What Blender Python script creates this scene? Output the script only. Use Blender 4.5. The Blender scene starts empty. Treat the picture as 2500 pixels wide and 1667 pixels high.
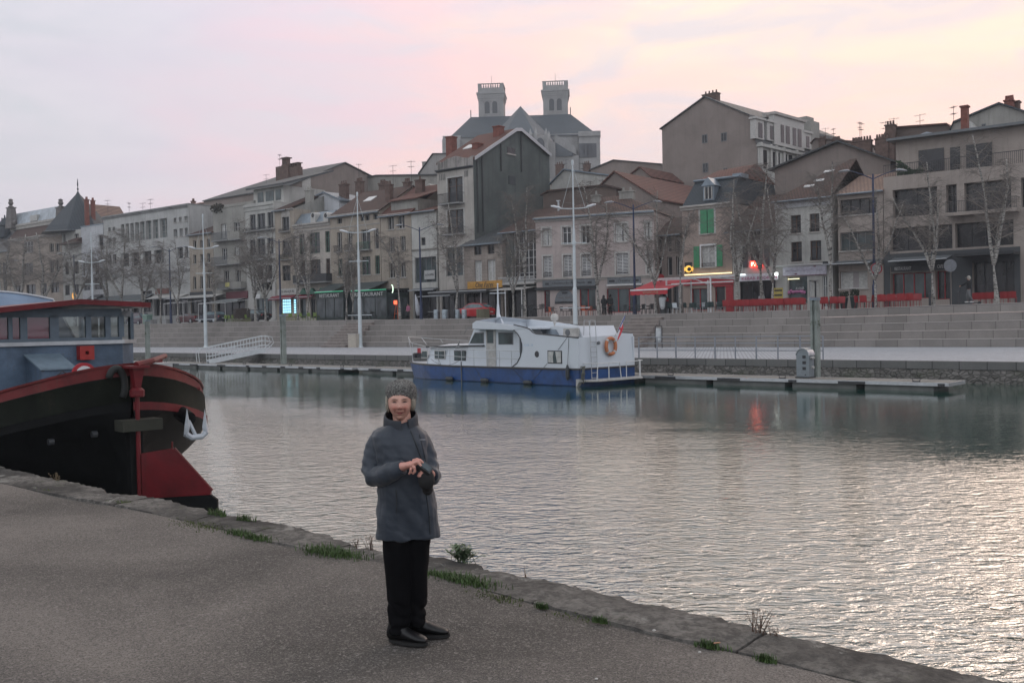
import bpy, math, random
from mathutils import Vector, Matrix
from math import sin, cos, radians, pi, sqrt, atan2
SC = bpy.context.scene
COL = SC.collection
F = 2400.0
CZ = 2.83
PITCH, ROLL = radians(1.04), radians(1.1)
_f = Vector((0, cos(PITCH), -sin(PITCH)))
_r0 = Vector((1, 0, 0)); _u0 = Vector((0, sin(PITCH), cos(PITCH)))
_r = _r0*cos(ROLL) - _u0*sin(ROLL)
_u = _u0*cos(ROLL) + _r0*sin(ROLL)
EYE = Vector((0, 0, CZ))
cam_d = bpy.data.cameras.new("camera"); cam = bpy.data.objects.new("camera", cam_d); COL.objects.link(cam)
cam_d.sensor_width = 36; cam_d.lens = F/2500*36
cam_d.clip_start = 0.1; cam_d.clip_end = 3000
cam.matrix_world = Matrix(((_r.x, _u.x, -_f.x, EYE.x), (_r.y, _u.y, -_f.y, EYE.y), (_r.z, _u.z, -_f.z, EYE.z), (0, 0, 0, 1)))
SC.camera = cam
SC.view_settings.view_transform = 'Standard'
SC.view_settings.look = 'None'
SC.view_settings.exposure = 1.22
SC.view_settings.gamma = 1.0
SC.cycles.volume_bounces = 0
SC.cycles.max_bounces = 8
SC.cycles.transparent_max_bounces = 12
SC.cycles.caustics_reflective = False
SC.cycles.caustics_refractive = False
def N(nt, t, **kw):
	n = nt.nodes.new(t)
	for k, v in kw.items():
		if k.startswith('i_'):
			key = k[2:].replace('_', ' ')
			n.inputs[int(key) if key.isdigit() else key].default_value = v
		else:
			setattr(n, k, v)
	return n
def mth(nt, op, a, b=None, c=None, clamp=False):
	n = nt.nodes.new('ShaderNodeMath'); n.operation = op; n.use_clamp = clamp
	for i, x in enumerate((a, b, c)):
		if x is None: continue
		if isinstance(x, (int, float)): n.inputs[i].default_value = x
		else: nt.links.new(x, n.inputs[i])
	return n.outputs[0]
def mixc(nt, fac, a, b, blend='MIX'):
	n = nt.nodes.new('ShaderNodeMix'); n.data_type = 'RGBA'; n.blend_type = blend
	for i, x in ((0, fac), (6, a), (7, b)):
		if isinstance(x, (int, float)): n.inputs[i].default_value = x
		elif isinstance(x, (tuple, list)): n.inputs[i].default_value = (*x[:3], 1)
		else: nt.links.new(x, n.inputs[i])
	return n.outputs[2]
def ramp(nt, x, stops, interp='LINEAR'):
	n = nt.nodes.new('ShaderNodeValToRGB'); cr = n.color_ramp; cr.interpolation = interp
	while len(cr.elements) > 1: cr.elements.remove(cr.elements[0])
	for i, (p, c) in enumerate(stops):
		e = cr.elements[0] if i == 0 else cr.elements.new(p)
		e.position = p; e.color = (c, c, c, 1) if isinstance(c, (int, float)) else (*c, 1)
	nt.links.new(x, n.inputs[0])
	return n.outputs[0]
def noise(nt, vec, scale, detail=4, rough=.55, dist=0):
	n = N(nt, 'ShaderNodeTexNoise'); n.inputs['Scale'].default_value = scale
	n.inputs['Detail'].default_value = detail; n.inputs['Roughness'].default_value = rough
	n.inputs['Distortion'].default_value = dist
	if vec is not None: nt.links.new(vec, n.inputs['Vector'])
	return n.outputs[0]
def mapping(nt, vec, scale=(1, 1, 1), rot=(0, 0, 0), loc=(0, 0, 0)):
	n = N(nt, 'ShaderNodeMapping'); n.inputs['Scale'].default_value = scale
	n.inputs['Rotation'].default_value = rot; n.inputs['Location'].default_value = loc
	nt.links.new(vec, n.inputs['Vector']); return n.outputs[0]
SUN_EL, SUN_AZ = radians(9), radians(38)       # low, ahead and to the side
w = bpy.data.worlds.new("World"); SC.world = w; w.use_nodes = True
nt = w.node_tree; nt.nodes.clear()
out = N(nt, 'ShaderNodeOutputWorld')
tc = N(nt, 'ShaderNodeTexCoord'); D = tc.outputs['Generated']
sep = N(nt, 'ShaderNodeSeparateXYZ'); nt.links.new(D, sep.inputs[0])
el = sep.outputs[2]
gd = N(nt, 'ShaderNodeVectorMath', operation='DOT_PRODUCT'); nt.links.new(D, gd.inputs[0])
_e = radians(17); _a = radians(30)
gd.inputs[1].default_value = (sin(_a)*cos(_e), cos(_a)*cos(_e), sin(_e))
m1 = mapping(nt, D, (1.6, 1.6, 7.5), (0, radians(14), 0))
n1 = noise(nt, m1, 1.5, 5, .55, .6)
n2 = noise(nt, mapping(nt, D, (2.2, 2.2, 9), (0, radians(-10), 0), (3, 1, 2)), 3.0, 6, .6, .8)
g = mth(nt, 'ADD', gd.outputs['Value'], mth(nt, 'MULTIPLY', mth(nt, 'SUBTRACT', n1, .5), .50))
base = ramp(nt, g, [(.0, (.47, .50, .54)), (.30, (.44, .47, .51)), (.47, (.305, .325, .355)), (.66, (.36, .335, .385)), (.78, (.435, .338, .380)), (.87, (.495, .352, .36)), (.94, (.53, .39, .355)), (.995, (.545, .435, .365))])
veil = ramp(nt, n2, [(.42, 0.0), (.64, .75)])
base = mixc(nt, veil, base, (.38, .36, .40))
hz = ramp(nt, el, [(.0, 1.0), (.20, 0.0)])
pk = mth(nt, 'MULTIPLY', hz, .45)
base = mixc(nt, pk, base, mixc(nt, ramp(nt, gd.outputs['Value'], [(.80, 0.0), (.97, 1.0)]), (.345, .335, .39), (.53, .375, .335)))
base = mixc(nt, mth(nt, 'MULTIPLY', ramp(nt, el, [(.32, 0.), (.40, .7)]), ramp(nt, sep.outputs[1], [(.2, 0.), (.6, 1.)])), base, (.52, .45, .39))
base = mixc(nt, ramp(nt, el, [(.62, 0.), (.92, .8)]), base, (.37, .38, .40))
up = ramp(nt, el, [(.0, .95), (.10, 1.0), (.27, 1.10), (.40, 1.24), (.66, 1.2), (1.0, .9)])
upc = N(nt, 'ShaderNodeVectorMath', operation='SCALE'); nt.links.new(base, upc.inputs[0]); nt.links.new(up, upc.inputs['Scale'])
sky = N(nt, 'ShaderNodeTexSky'); sky.sky_type = 'NISHITA'; sky.sun_disc = False
sky.sun_elevation = radians(2); sky.sun_rotation = SUN_AZ; sky.air_density = 1.5; sky.dust_density = 3
bg1 = N(nt, 'ShaderNodeBackground'); nt.links.new(sky.outputs[0], bg1.inputs[0]); bg1.inputs[1].default_value = 0.02
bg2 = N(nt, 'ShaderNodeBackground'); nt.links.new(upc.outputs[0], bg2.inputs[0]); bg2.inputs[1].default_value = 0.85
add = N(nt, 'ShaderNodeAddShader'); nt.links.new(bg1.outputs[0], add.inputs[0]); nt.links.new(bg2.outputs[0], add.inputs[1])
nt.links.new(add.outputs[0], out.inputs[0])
sd = bpy.data.lights.new("sun", 'SUN'); sd.energy = 0.2; sd.angle = radians(25); sd.color = (1, .82, .70)
so = bpy.data.objects.new("sun", sd); COL.objects.link(so)
_sd = Vector((sin(SUN_AZ)*cos(radians(25)), cos(SUN_AZ)*cos(radians(25)), sin(radians(25))))
so.rotation_euler = _sd.to_track_quat('Z', 'Y').to_euler()
def ray(px, py):
	return _f + _r*((px-1250)/F) + _u*((833.5-py)/F)
class Fr:
	def __init__(s, ox, oy, deg):
		a = radians(deg); s.deg = deg; s.a = a
		s.o = Vector((ox, oy, 0)); s.ax = Vector((cos(a), sin(a), 0)); s.ay = Vector((-sin(a), cos(a), 0))
	def W(s, x, y, z): return s.o + s.ax*x + s.ay*y + Vector((0, 0, z))
	def L(s, P):
		q = Vector(P)-s.o; return (q.dot(s.ax), q.dot(s.ay), P[2])
	def hit(s, px, py, y):
		d = ray(px, py); c = EYE-s.o; t = (y-c.dot(s.ay))/d.dot(s.ay); return (c.dot(s.ax)+t*d.dot(s.ax), EYE.z+t*d.z)
	def hitx(s, px, py, x):
		d = ray(px, py); c = EYE-s.o; t = (x-c.dot(s.ax))/d.dot(s.ax); return (c.dot(s.ay)+t*d.dot(s.ay), EYE.z+t*d.z)
	def hitz(s, px, py, z):
		d = ray(px, py); t = (z-EYE.z)/d.z; p = EYE+d*t; q = p-s.o; return (q.dot(s.ax), q.dot(s.ay))
BANK = Fr(0, 81.2, -38.66)
def interp(tab, x):
	if x <= tab[0][0]: return tab[0][1]
	for (a, b), (c, d) in zip(tab, tab[1:]):
		if x <= c: return b+(d-b)*(x-a)/(c-a)
	return tab[-1][1]
def ztop(s): return interp([(-60, 3.62), (-35, 3.6), (-8, 3.36), (25, 3.38), (44, 3.6), (90, 3.7)], s)
def dedge(s): return -19.6+.053*(42.1-s)
ZQ = .87
class MB:
	def __init__(s): s.v = []; s.f = []; s.m = []
	def add(s, vs, fs, mi=0):
		b = len(s.v); s.v += [tuple(v) for v in vs]; s.f += [tuple(b+i for i in f) for f in fs]; s.m += [mi]*len(fs); return s
	def box(s, x0, y0, z0, x1, y1, z1, mi=0):
		x0, x1 = min(x0, x1), max(x0, x1); y0, y1 = min(y0, y1), max(y0, y1); z0, z1 = min(z0, z1), max(z0, z1)
		return s.add([(x0, y0, z0), (x1, y0, z0), (x1, y1, z0), (x0, y1, z0), (x0, y0, z1), (x1, y0, z1), (x1, y1, z1), (x0, y1, z1)],
					 [(0, 3, 2, 1), (4, 5, 6, 7), (0, 1, 5, 4), (1, 2, 6, 5), (2, 3, 7, 6), (3, 0, 4, 7)], mi)
	def hexa(s, p, mi=0):   # 4 bottom, 4 top
		return s.add(p, [(0, 3, 2, 1), (4, 5, 6, 7), (0, 1, 5, 4), (1, 2, 6, 5), (2, 3, 7, 6), (3, 0, 4, 7)], mi)
	def quad(s, a, b, c, d, mi=0): return s.add([a, b, c, d], [(0, 1, 2, 3)], mi)
	def prism(s, poly, ax, a, b, mi=0, caps=True):
		"""poly: 2-D points in the two axes other than ax (in xyz order), extruded along ax from a to b"""
		def P(u, v, w): return {0: (w, u, v), 1: (u, w, v), 2: (u, v, w)}[ax]
		n = len(poly); vs = [P(u, v, a) for u, v in poly]+[P(u, v, b) for u, v in poly]
		fs = [(i, (i+1) % n, n+(i+1) % n, n+i) for i in range(n)]
		if caps: fs += [tuple(range(n-1, -1, -1)), tuple(range(n, 2*n))]
		return s.add(vs, fs, mi)
	def tube(s, pts, r, n=6, mi=0, caps=True):
		pts = [Vector(p) for p in pts]; k = len(pts)
		if isinstance(r, (int, float)): r = [r]*k
		vs = []; prev = None
		for i, p in enumerate(pts):
			t = (pts[min(i+1, k-1)]-pts[max(i-1, 0)])
			t = t.normalized() if t.length > 1e-9 else Vector((0, 0, 1))
			if prev is None:
				a = Vector((0, 0, 1)) if abs(t.z) < .9 else Vector((1, 0, 0)); x = t.cross(a).normalized()
			else: x = (prev-t*prev.dot(t)).normalized()
			prev = x; y = t.cross(x); q = r[i]; q = (q, q) if isinstance(q, (int, float)) else q
			vs += [p+x*cos(2*pi*j/n)*q[0]+y*sin(2*pi*j/n)*q[1] for j in range(n)]
		fs = [(i*n+j, i*n+(j+1) % n, (i+1)*n+(j+1) % n, (i+1)*n+j) for i in range(k-1) for j in range(n)]
		if caps: fs += [tuple(range(n-1, -1, -1)), tuple(range((k-1)*n, k*n))]
		return s.add(vs, fs, mi)
	def lathe(s, prof, n=12, c=(0, 0, 0), mi=0, sx=1, sy=1):
		k = len(prof); vs = [(c[0]+r*cos(2*pi*j/n)*sx, c[1]+r*sin(2*pi*j/n)*sy, c[2]+z) for r, z in prof for j in range(n)]
		fs = [(i*n+j, i*n+(j+1) % n, (i+1)*n+(j+1) % n, (i+1)*n+j) for i in range(k-1) for j in range(n)]
		fs += [tuple(range(n-1, -1, -1)), tuple(range((k-1)*n, k*n))]
		return s.add(vs, fs, mi)
	def ball(s, c, r, n=10, m=7, mi=0):
		r = (r, r, r) if isinstance(r, (int, float)) else r
		pr = [(sin(pi*(i+.02)/(m+.04)), -cos(pi*(i+.02)/(m+.04))) for i in range(m+1)]
		vs = [(c[0]+q*cos(2*pi*j/n)*r[0], c[1]+q*sin(2*pi*j/n)*r[1], c[2]+z*r[2]) for q, z in pr for j in range(n)]
		fs = [(i*n+j, i*n+(j+1) % n, (i+1)*n+(j+1) % n, (i+1)*n+j) for i in range(m) for j in range(n)]
		return s.add(vs, fs, mi)
	def loft(s, rings, mi=0, closed=True, caps=True):
		n = len(rings[0]); k = len(rings)
		fs = [(i*n+j, i*n+(j+1) % n, (i+1)*n+(j+1) % n, (i+1)*n+j) for i in range(k-1) for j in range(n if closed else n-1)]
		if caps: fs += [tuple(range(n-1, -1, -1)), tuple(range((k-1)*n, k*n))]
		return s.add([p for r in rings for p in r], fs, mi)
	def mesh(s, name, mats, smooth=False):
		me = bpy.data.meshes.new(name); me.from_pydata(s.v, [], s.f)
		for m in (mats if isinstance(mats, (list, tuple)) else [mats]): me.materials.append(m)
		if any(s.m): me.polygons.foreach_set('material_index', s.m)
		if smooth: me.polygons.foreach_set('use_smooth', [True]*len(me.polygons))
		me.update(); return me
	def build(s, name, mats, parent=None, smooth=False, loc=None):
		o = bpy.data.objects.new(name, s.mesh(name, mats, smooth)); COL.objects.link(o)
		if parent is not None: o.parent = parent
		if loc is not None: o.location = loc
		return o
def fixn(o):
	import bmesh
	bm = bmesh.new(); bm.from_mesh(o.data); bmesh.ops.recalc_face_normals(bm, faces=bm.faces); bm.to_mesh(o.data); bm.free(); return o
def tag(o, label=None, cat=None, group=None, kind=None):
	if label: o['label'] = label
	if cat: o['category'] = cat
	if group: o['group'] = group
	if kind: o['kind'] = kind
	return o
def thing(name, label, cat, fr, x, y, z, rot=0, group=None):
	o = bpy.data.objects.new(name, None); COL.objects.link(o); o.empty_display_size = .3
	o.location = fr.W(x, y, z); o.rotation_euler = (0, 0, fr.a+radians(rot))
	return tag(o, label, cat, group)
def dup(root, loc, rotz, label=None, scale=None):
	r = root.copy(); COL.objects.link(r); r.location = loc; r.rotation_euler = (0, 0, rotz)
	if label: r['label'] = label
	if scale: r.scale = (scale,)*3 if isinstance(scale, (int, float)) else scale
	for ch in list(root.children):
		c = ch.copy(); COL.objects.link(c); c.parent = r
		for g2 in list(ch.children):
			e = g2.copy(); COL.objects.link(e); e.parent = c
	return r
WORLD = Fr(0, 0, 0)
ORD = ['first', 'second', 'third', 'fourth', 'fifth', 'sixth', 'seventh', 'eighth', 'ninth', 'tenth', 'eleventh', 'twelfth', 'thirteenth',
	   'fourteenth', 'fifteenth', 'sixteenth', 'seventeenth', 'eighteenth', 'nineteenth', 'twentieth', 'twenty-first', 'twenty-second', 'twenty-third', 'twenty-fourth', 'twenty-fifth', 'twenty-sixth', 'twenty-seventh', 'twenty-eighth']
_M = {}
def newmat(key):
	m = bpy.data.materials.new(key); m.use_nodes = True; nt = m.node_tree
	return m, nt, nt.nodes['Principled BSDF'], N(nt, 'ShaderNodeTexCoord').outputs['Object']
def setc(nt, b, c):
	if isinstance(c, tuple): b.inputs['Base Color'].default_value = (*c[:3], 1)
	else: nt.links.new(c, b.inputs['Base Color'])
def bumpn(nt, b, h, strength=.3, dist=.02):
	n = N(nt, 'ShaderNodeBump'); n.inputs['Strength'].default_value = strength; n.inputs['Distance'].default_value = dist
	nt.links.new(h, n.inputs['Height']); nt.links.new(n.outputs[0], b.inputs['Normal'])
def plain(key, col, rough=.6, metal=0, var=.25, scale=6, bump=0, spec=.5, coat=0):
	if key in _M: return _M[key]
	m, nt, b, O = newmat(key)
	b.inputs['Roughness'].default_value = rough; b.inputs['Metallic'].default_value = metal
	b.inputs['Specular IOR Level'].default_value = spec; b.inputs['Coat Weight'].default_value = coat
	n = noise(nt, O, scale, 5, .6)
	if var: setc(nt, b, mixc(nt, ramp(nt, n, [(.3, 0.), (.7, 1.)]), tuple(c*(1-var) for c in col), tuple(min(1, c*(1+var*.6)) for c in col)))
	else: setc(nt, b, col)
	if bump: bumpn(nt, b, noise(nt, O, scale*5, 4, .6), bump)
	_M[key] = m; return m
def plaster(key, col, stain=.45, fine=.12, streak=.5, dark=(.10, .095, .09)):
	"""rendered wall: soft mottling, fine grain, rain streaks and grime patches that belong to the wall"""
	if key in _M: return _M[key]
	m, nt, b, O = newmat(key); b.inputs['Roughness'].default_value = .85; b.inputs['Specular IOR Level'].default_value = .2
	a = noise(nt, O, .35, 5, .6, .3); f = noise(nt, O, 9, 3, .6)
	st = noise(nt, mapping(nt, O, (3.2, 3.2, .16)), 1.0, 5, .65, .2)
	pa = noise(nt, mapping(nt, O, (1, 1, .6), (0, 0, 0), (7, 3, 1)), .9, 6, .7, .5)
	c = mixc(nt, ramp(nt, a, [(.35, 0.), (.65, 1.)]), tuple(x*(1-stain*.35) for x in col), tuple(min(1, x*1.08) for x in col))
	c = mixc(nt, mth(nt, 'MULTIPLY', ramp(nt, f, [(.3, 0.), (.7, 1.)]), fine), c, tuple(x*.55 for x in col))
	c = mixc(nt, mth(nt, 'MULTIPLY', ramp(nt, st, [(.50, 0.), (.74, 1.)]), streak*.8), c, dark)
	c = mixc(nt, mth(nt, 'MULTIPLY', ramp(nt, pa, [(.52, 0.), (.72, 1.)]), stain*.6), c, dark)
	setc(nt, b, c); bumpn(nt, b, f, .25, .01)
	_M[key] = m; return m
def tiles(key, col, alt, row=.33, colw=.25, rough=.8):
	"""clay tiles / slates laid in courses; x across, height up the slope (uses object z and y)"""
	if key in _M: return _M[key]
	m, nt, b, O = newmat(key); b.inputs['Roughness'].default_value = rough; b.inputs['Specular IOR Level'].default_value = .3
	sp = N(nt, 'ShaderNodeSeparateXYZ'); nt.links.new(O, sp.inputs[0])
	cb = N(nt, 'ShaderNodeCombineXYZ'); nt.links.new(sp.outputs[0], cb.inputs[0])
	nt.links.new(mth(nt, 'ADD', mth(nt, 'MULTIPLY', sp.outputs[2], 1.3), mth(nt, 'MULTIPLY', sp.outputs[1], .5)), cb.inputs[1])
	br = N(nt, 'ShaderNodeTexBrick'); nt.links.new(cb.outputs[0], br.inputs['Vector'])
	br.inputs['Scale'].default_value = 1; br.inputs['Brick Width'].default_value = colw; br.inputs['Row Height'].default_value = row
	br.inputs['Mortar Size'].default_value = .035; br.inputs['Mortar Smooth'].default_value = .4; br.offset = .5
	br.inputs['Color1'].default_value = (*col, 1); br.inputs['Color2'].default_value = (*alt, 1)
	br.inputs['Mortar'].default_value = (*[x*.35 for x in col], 1)
	a = noise(nt, O, .8, 6, .65, .4)
	c = mixc(nt, mth(nt, 'MULTIPLY', ramp(nt, a, [(.45, 0.), (.7, 1.)]), .65), br.outputs[0], tuple(x*.45+.015 for x in col))
	setc(nt, b, c); bumpn(nt, b, br.outputs['Fac'], -.6, .03)
	_M[key] = m; return m
def blocks(key, col, bw, bh, mortar=(.05, .05, .05), msz=.012, var=.25, axes=(0, 2), stain=.4, shift=.5, rough=.85):
	if key in _M: return _M[key]
	m, nt, b, O = newmat(key); b.inputs['Roughness'].default_value = rough; b.inputs['Specular IOR Level'].default_value = .25
	sp = N(nt, 'ShaderNodeSeparateXYZ'); nt.links.new(O, sp.inputs[0])
	cb = N(nt, 'ShaderNodeCombineXYZ'); nt.links.new(sp.outputs[axes[0]], cb.inputs[0]); nt.links.new(sp.outputs[axes[1]], cb.inputs[1])
	br = N(nt, 'ShaderNodeTexBrick'); nt.links.new(cb.outputs[0], br.inputs['Vector']); br.offset = shift
	br.inputs['Scale'].default_value = 1; br.inputs['Brick Width'].default_value = bw; br.inputs['Row Height'].default_value = bh
	br.inputs['Mortar Size'].default_value = msz
	br.inputs['Color1'].default_value = (*[x*(1-var) for x in col], 1); br.inputs['Color2'].default_value = (*[x*(1+var*.5) for x in col], 1)
	br.inputs['Mortar'].default_value = (*mortar, 1)
	a = noise(nt, O, .5, 6, .65, .3); f = noise(nt, O, 14, 3, .7)
	c = mixc(nt, mth(nt, 'MULTIPLY', ramp(nt, a, [(.4, 0.), (.7, 1.)]), stain), br.outputs[0], tuple(x*.45 for x in col))
	c = mixc(nt, mth(nt, 'MULTIPLY', ramp(nt, f, [(.35, 0.), (.7, 1.)]), .3), c, tuple(x*.6 for x in col))
	setc(nt, b, c); bumpn(nt, b, mth(nt, 'ADD', mth(nt, 'MULTIPLY', br.outputs['Fac'], -1.), mth(nt, 'MULTIPLY', f, .4)), .5, .02)
	_M[key] = m; return m
def weathered(key, col, rust=(.10, .045, .025), rough=.55, amt=.6, spec=.25, grime=(.03, .03, .028)):
	if key in _M: return _M[key]
	m, nt, b, O = newmat(key); b.inputs['Roughness'].default_value = rough; b.inputs['Specular IOR Level'].default_value = spec
	a = noise(nt, O, 1.1, 6, .7, .4); st = noise(nt, mapping(nt, O, (5, 5, .5)), 1.2, 5, .65, .3); f = noise(nt, O, 22, 4, .7)
	c = mixc(nt, ramp(nt, a, [(.35, 0.), (.65, 1.)]), tuple(x*.6 for x in col), tuple(min(1, x*1.35) for x in col))
	c = mixc(nt, mth(nt, 'MULTIPLY', ramp(nt, st, [(.54, 0.), (.72, 1.)]), amt), c, grime)
	c = mixc(nt, mth(nt, 'MULTIPLY', ramp(nt, mth(nt, 'ADD', mth(nt, 'MULTIPLY', a, .6), mth(nt, 'MULTIPLY', f, .45)), [(.60, 0.), (.66, 1.)]), amt), c, rust)
	setc(nt, b, c); bumpn(nt, b, mth(nt, 'ADD', a, mth(nt, 'MULTIPLY', f, .15)), .25, .03)
	_M[key] = m; return m
def glassy(key, col=(.02, .022, .025), rough=.12, spec=.5):
	if key in _M: return _M[key]
	m, nt, b, O = newmat(key)
	n = noise(nt, mapping(nt, O, (1, 1, .5)), 1.3, 3, .5)
	setc(nt, b, mixc(nt, ramp(nt, n, [(.35, 0.), (.62, 1.)]), tuple(c*.5 for c in col), tuple(c*1.9 for c in col)))
	b.inputs['Roughness'].default_value = rough; b.inputs['Specular IOR Level'].default_value = spec
	_M[key] = m; return m
def glow(key, col, s):
	if key in _M: return _M[key]
	m, nt, b, O = newmat(key); b.inputs['Base Color'].default_value = (*col, 1)
	b.inputs['Emission Color'].default_value = (*col, 1); b.inputs['Emission Strength'].default_value = s
	_M[key] = m; return m
_TXT = {}
def text_geo(t, size=1.0, shear=0):
	k = (t, shear)
	if k not in _TXT:
		cu = bpy.data.curves.new('lettering', 'FONT'); cu.body = t; cu.extrude = .02; cu.shear = shear; cu.align_x = 'CENTER'; cu.align_y = 'CENTER'
		cu.resolution_u = 2
		o = bpy.data.objects.new('lettering', cu); COL.objects.link(o)
		dg = bpy.context.evaluated_depsgraph_get(); ev = o.evaluated_get(dg); me = ev.to_mesh()
		_TXT[k] = ([tuple(v.co) for v in me.vertices], [tuple(p.vertices) for p in me.polygons])
		ev.to_mesh_clear(); bpy.data.objects.remove(o); bpy.data.curves.remove(cu)
	return _TXT[k]
def put_text(mb, t, cx, y, cz, width, height, mi, shear=0, proud=.01, flip=1):
	"""text on a vertical face at plane y facing -y, centred at (cx, cz), scaled to width x height"""
	vs, fs = text_geo(t, 1, shear)
	xs = [v[0] for v in vs]; ys = [v[1] for v in vs]
	w_ = max(xs)-min(xs); h_ = max(ys)-min(ys); ox = (max(xs)+min(xs))/2; oy = (max(ys)+min(ys))/2
	mb.add([(cx+(v[0]-ox)/w_*width, y-proud-v[2]*.4, cz+(v[1]-oy)/h_*height) for v in vs], fs, mi)
for _t in ['RESTAURANT', 'LOOMIS', 'One Faces', "L'Inconnu / Bar Boat Rapide", "L'Inconnu", "VIVIAN'S PUB", 'KEBAB BODRUM', 'A LOUER', 'CAFE']: text_geo(_t)
# ================================================================ water
def water():
	m, nt, b, O = newmat('river_water')
	b.inputs['Base Color'].default_value = (.006, .068, .054, 1)
	b.inputs['Roughness'].default_value = .02
	b.inputs['IOR'].default_value = 3.4
	r = radians(-6)
	a = noise(nt, mapping(nt, O, (.7, 1.5, 1), (0, 0, r)), 1.3, 3, .5, .5)
	c = noise(nt, mapping(nt, O, (1.4, 2.6, 1), (0, 0, radians(9))), 2.8, 4, .55, .6)
	d = noise(nt, mapping(nt, O, (1.2, 3.2, 1), (0, 0, radians(-20)), (5, 1, 0)), 5.5, 3, .5, .2)
	gust = ramp(nt, noise(nt, mapping(nt, O, (.5, 1, 1)), .11, 3, .5, .5), [(.35, .55), (.65, 1.15)])
	h = mth(nt, 'ADD', mth(nt, 'MULTIPLY', a, .034), mth(nt, 'ADD', mth(nt, 'MULTIPLY', c, .044), mth(nt, 'MULTIPLY', d, .014)))
	rg = mth(nt, 'ABSOLUTE', mth(nt, 'SUBTRACT', noise(nt, mapping(nt, O, (1.3, 2.7, 1), (0, 0, radians(4)), (2, 7, 0)), 1.6, 4, .5, .7), .5))
	h = mth(nt, 'SUBTRACT', h, mth(nt, 'MULTIPLY', rg, .10))
	sp = N(nt, 'ShaderNodeSeparateXYZ'); nt.links.new(O, sp.inputs[0])
	off = mth(nt, 'SUBTRACT', mth(nt, 'SUBTRACT', 57.9, mth(nt, 'MULTIPLY', sp.outputs[0], .89)), sp.outputs[1])
	off = mth(nt, 'ADD', off, mth(nt, 'MULTIPLY', mth(nt, 'SUBTRACT', noise(nt, mapping(nt, O, (.4, 1, 1)), .16, 4, .6, .6), .5), 18))
	lee = ramp(nt, mth(nt, 'DIVIDE', off, 50.), [(.34, .055), (.52, .14), (.66, .62), (.90, 1.1)])
	h = mth(nt, 'MULTIPLY', h, mth(nt, 'MULTIPLY', gust, lee))
	n = N(nt, 'ShaderNodeBump'); n.inputs['Strength'].default_value = 1.0; n.inputs['Distance'].default_value = 1.0
	nt.links.new(h, n.inputs['Height']); nt.links.new(n.outputs[0], b.inputs['Normal'])
	gl = N(nt, 'ShaderNodeBsdfGlossy'); gl.inputs['Color'].default_value = (.94, .90, .85, 1); gl.inputs['Roughness'].default_value = .02; nt.links.new(n.outputs[0], gl.inputs['Normal'])
	mx = N(nt, 'ShaderNodeMixShader'); mx.inputs[0].default_value = .50; nt.links.new(b.outputs[0], mx.inputs[1]); nt.links.new(gl.outputs[0], mx.inputs[2]); nt.links.new(mx.outputs[0], nt.nodes['Material Output'].inputs['Surface'])
	mb = MB(); mb.quad((-330, -60, 0), (160, -60, 0), (160, 250, 0), (-330, 250, 0))
	tag(mb.build('river', m), 'rippled green river reflecting the pink evening sky', 'river', kind='structure')
water()
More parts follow.
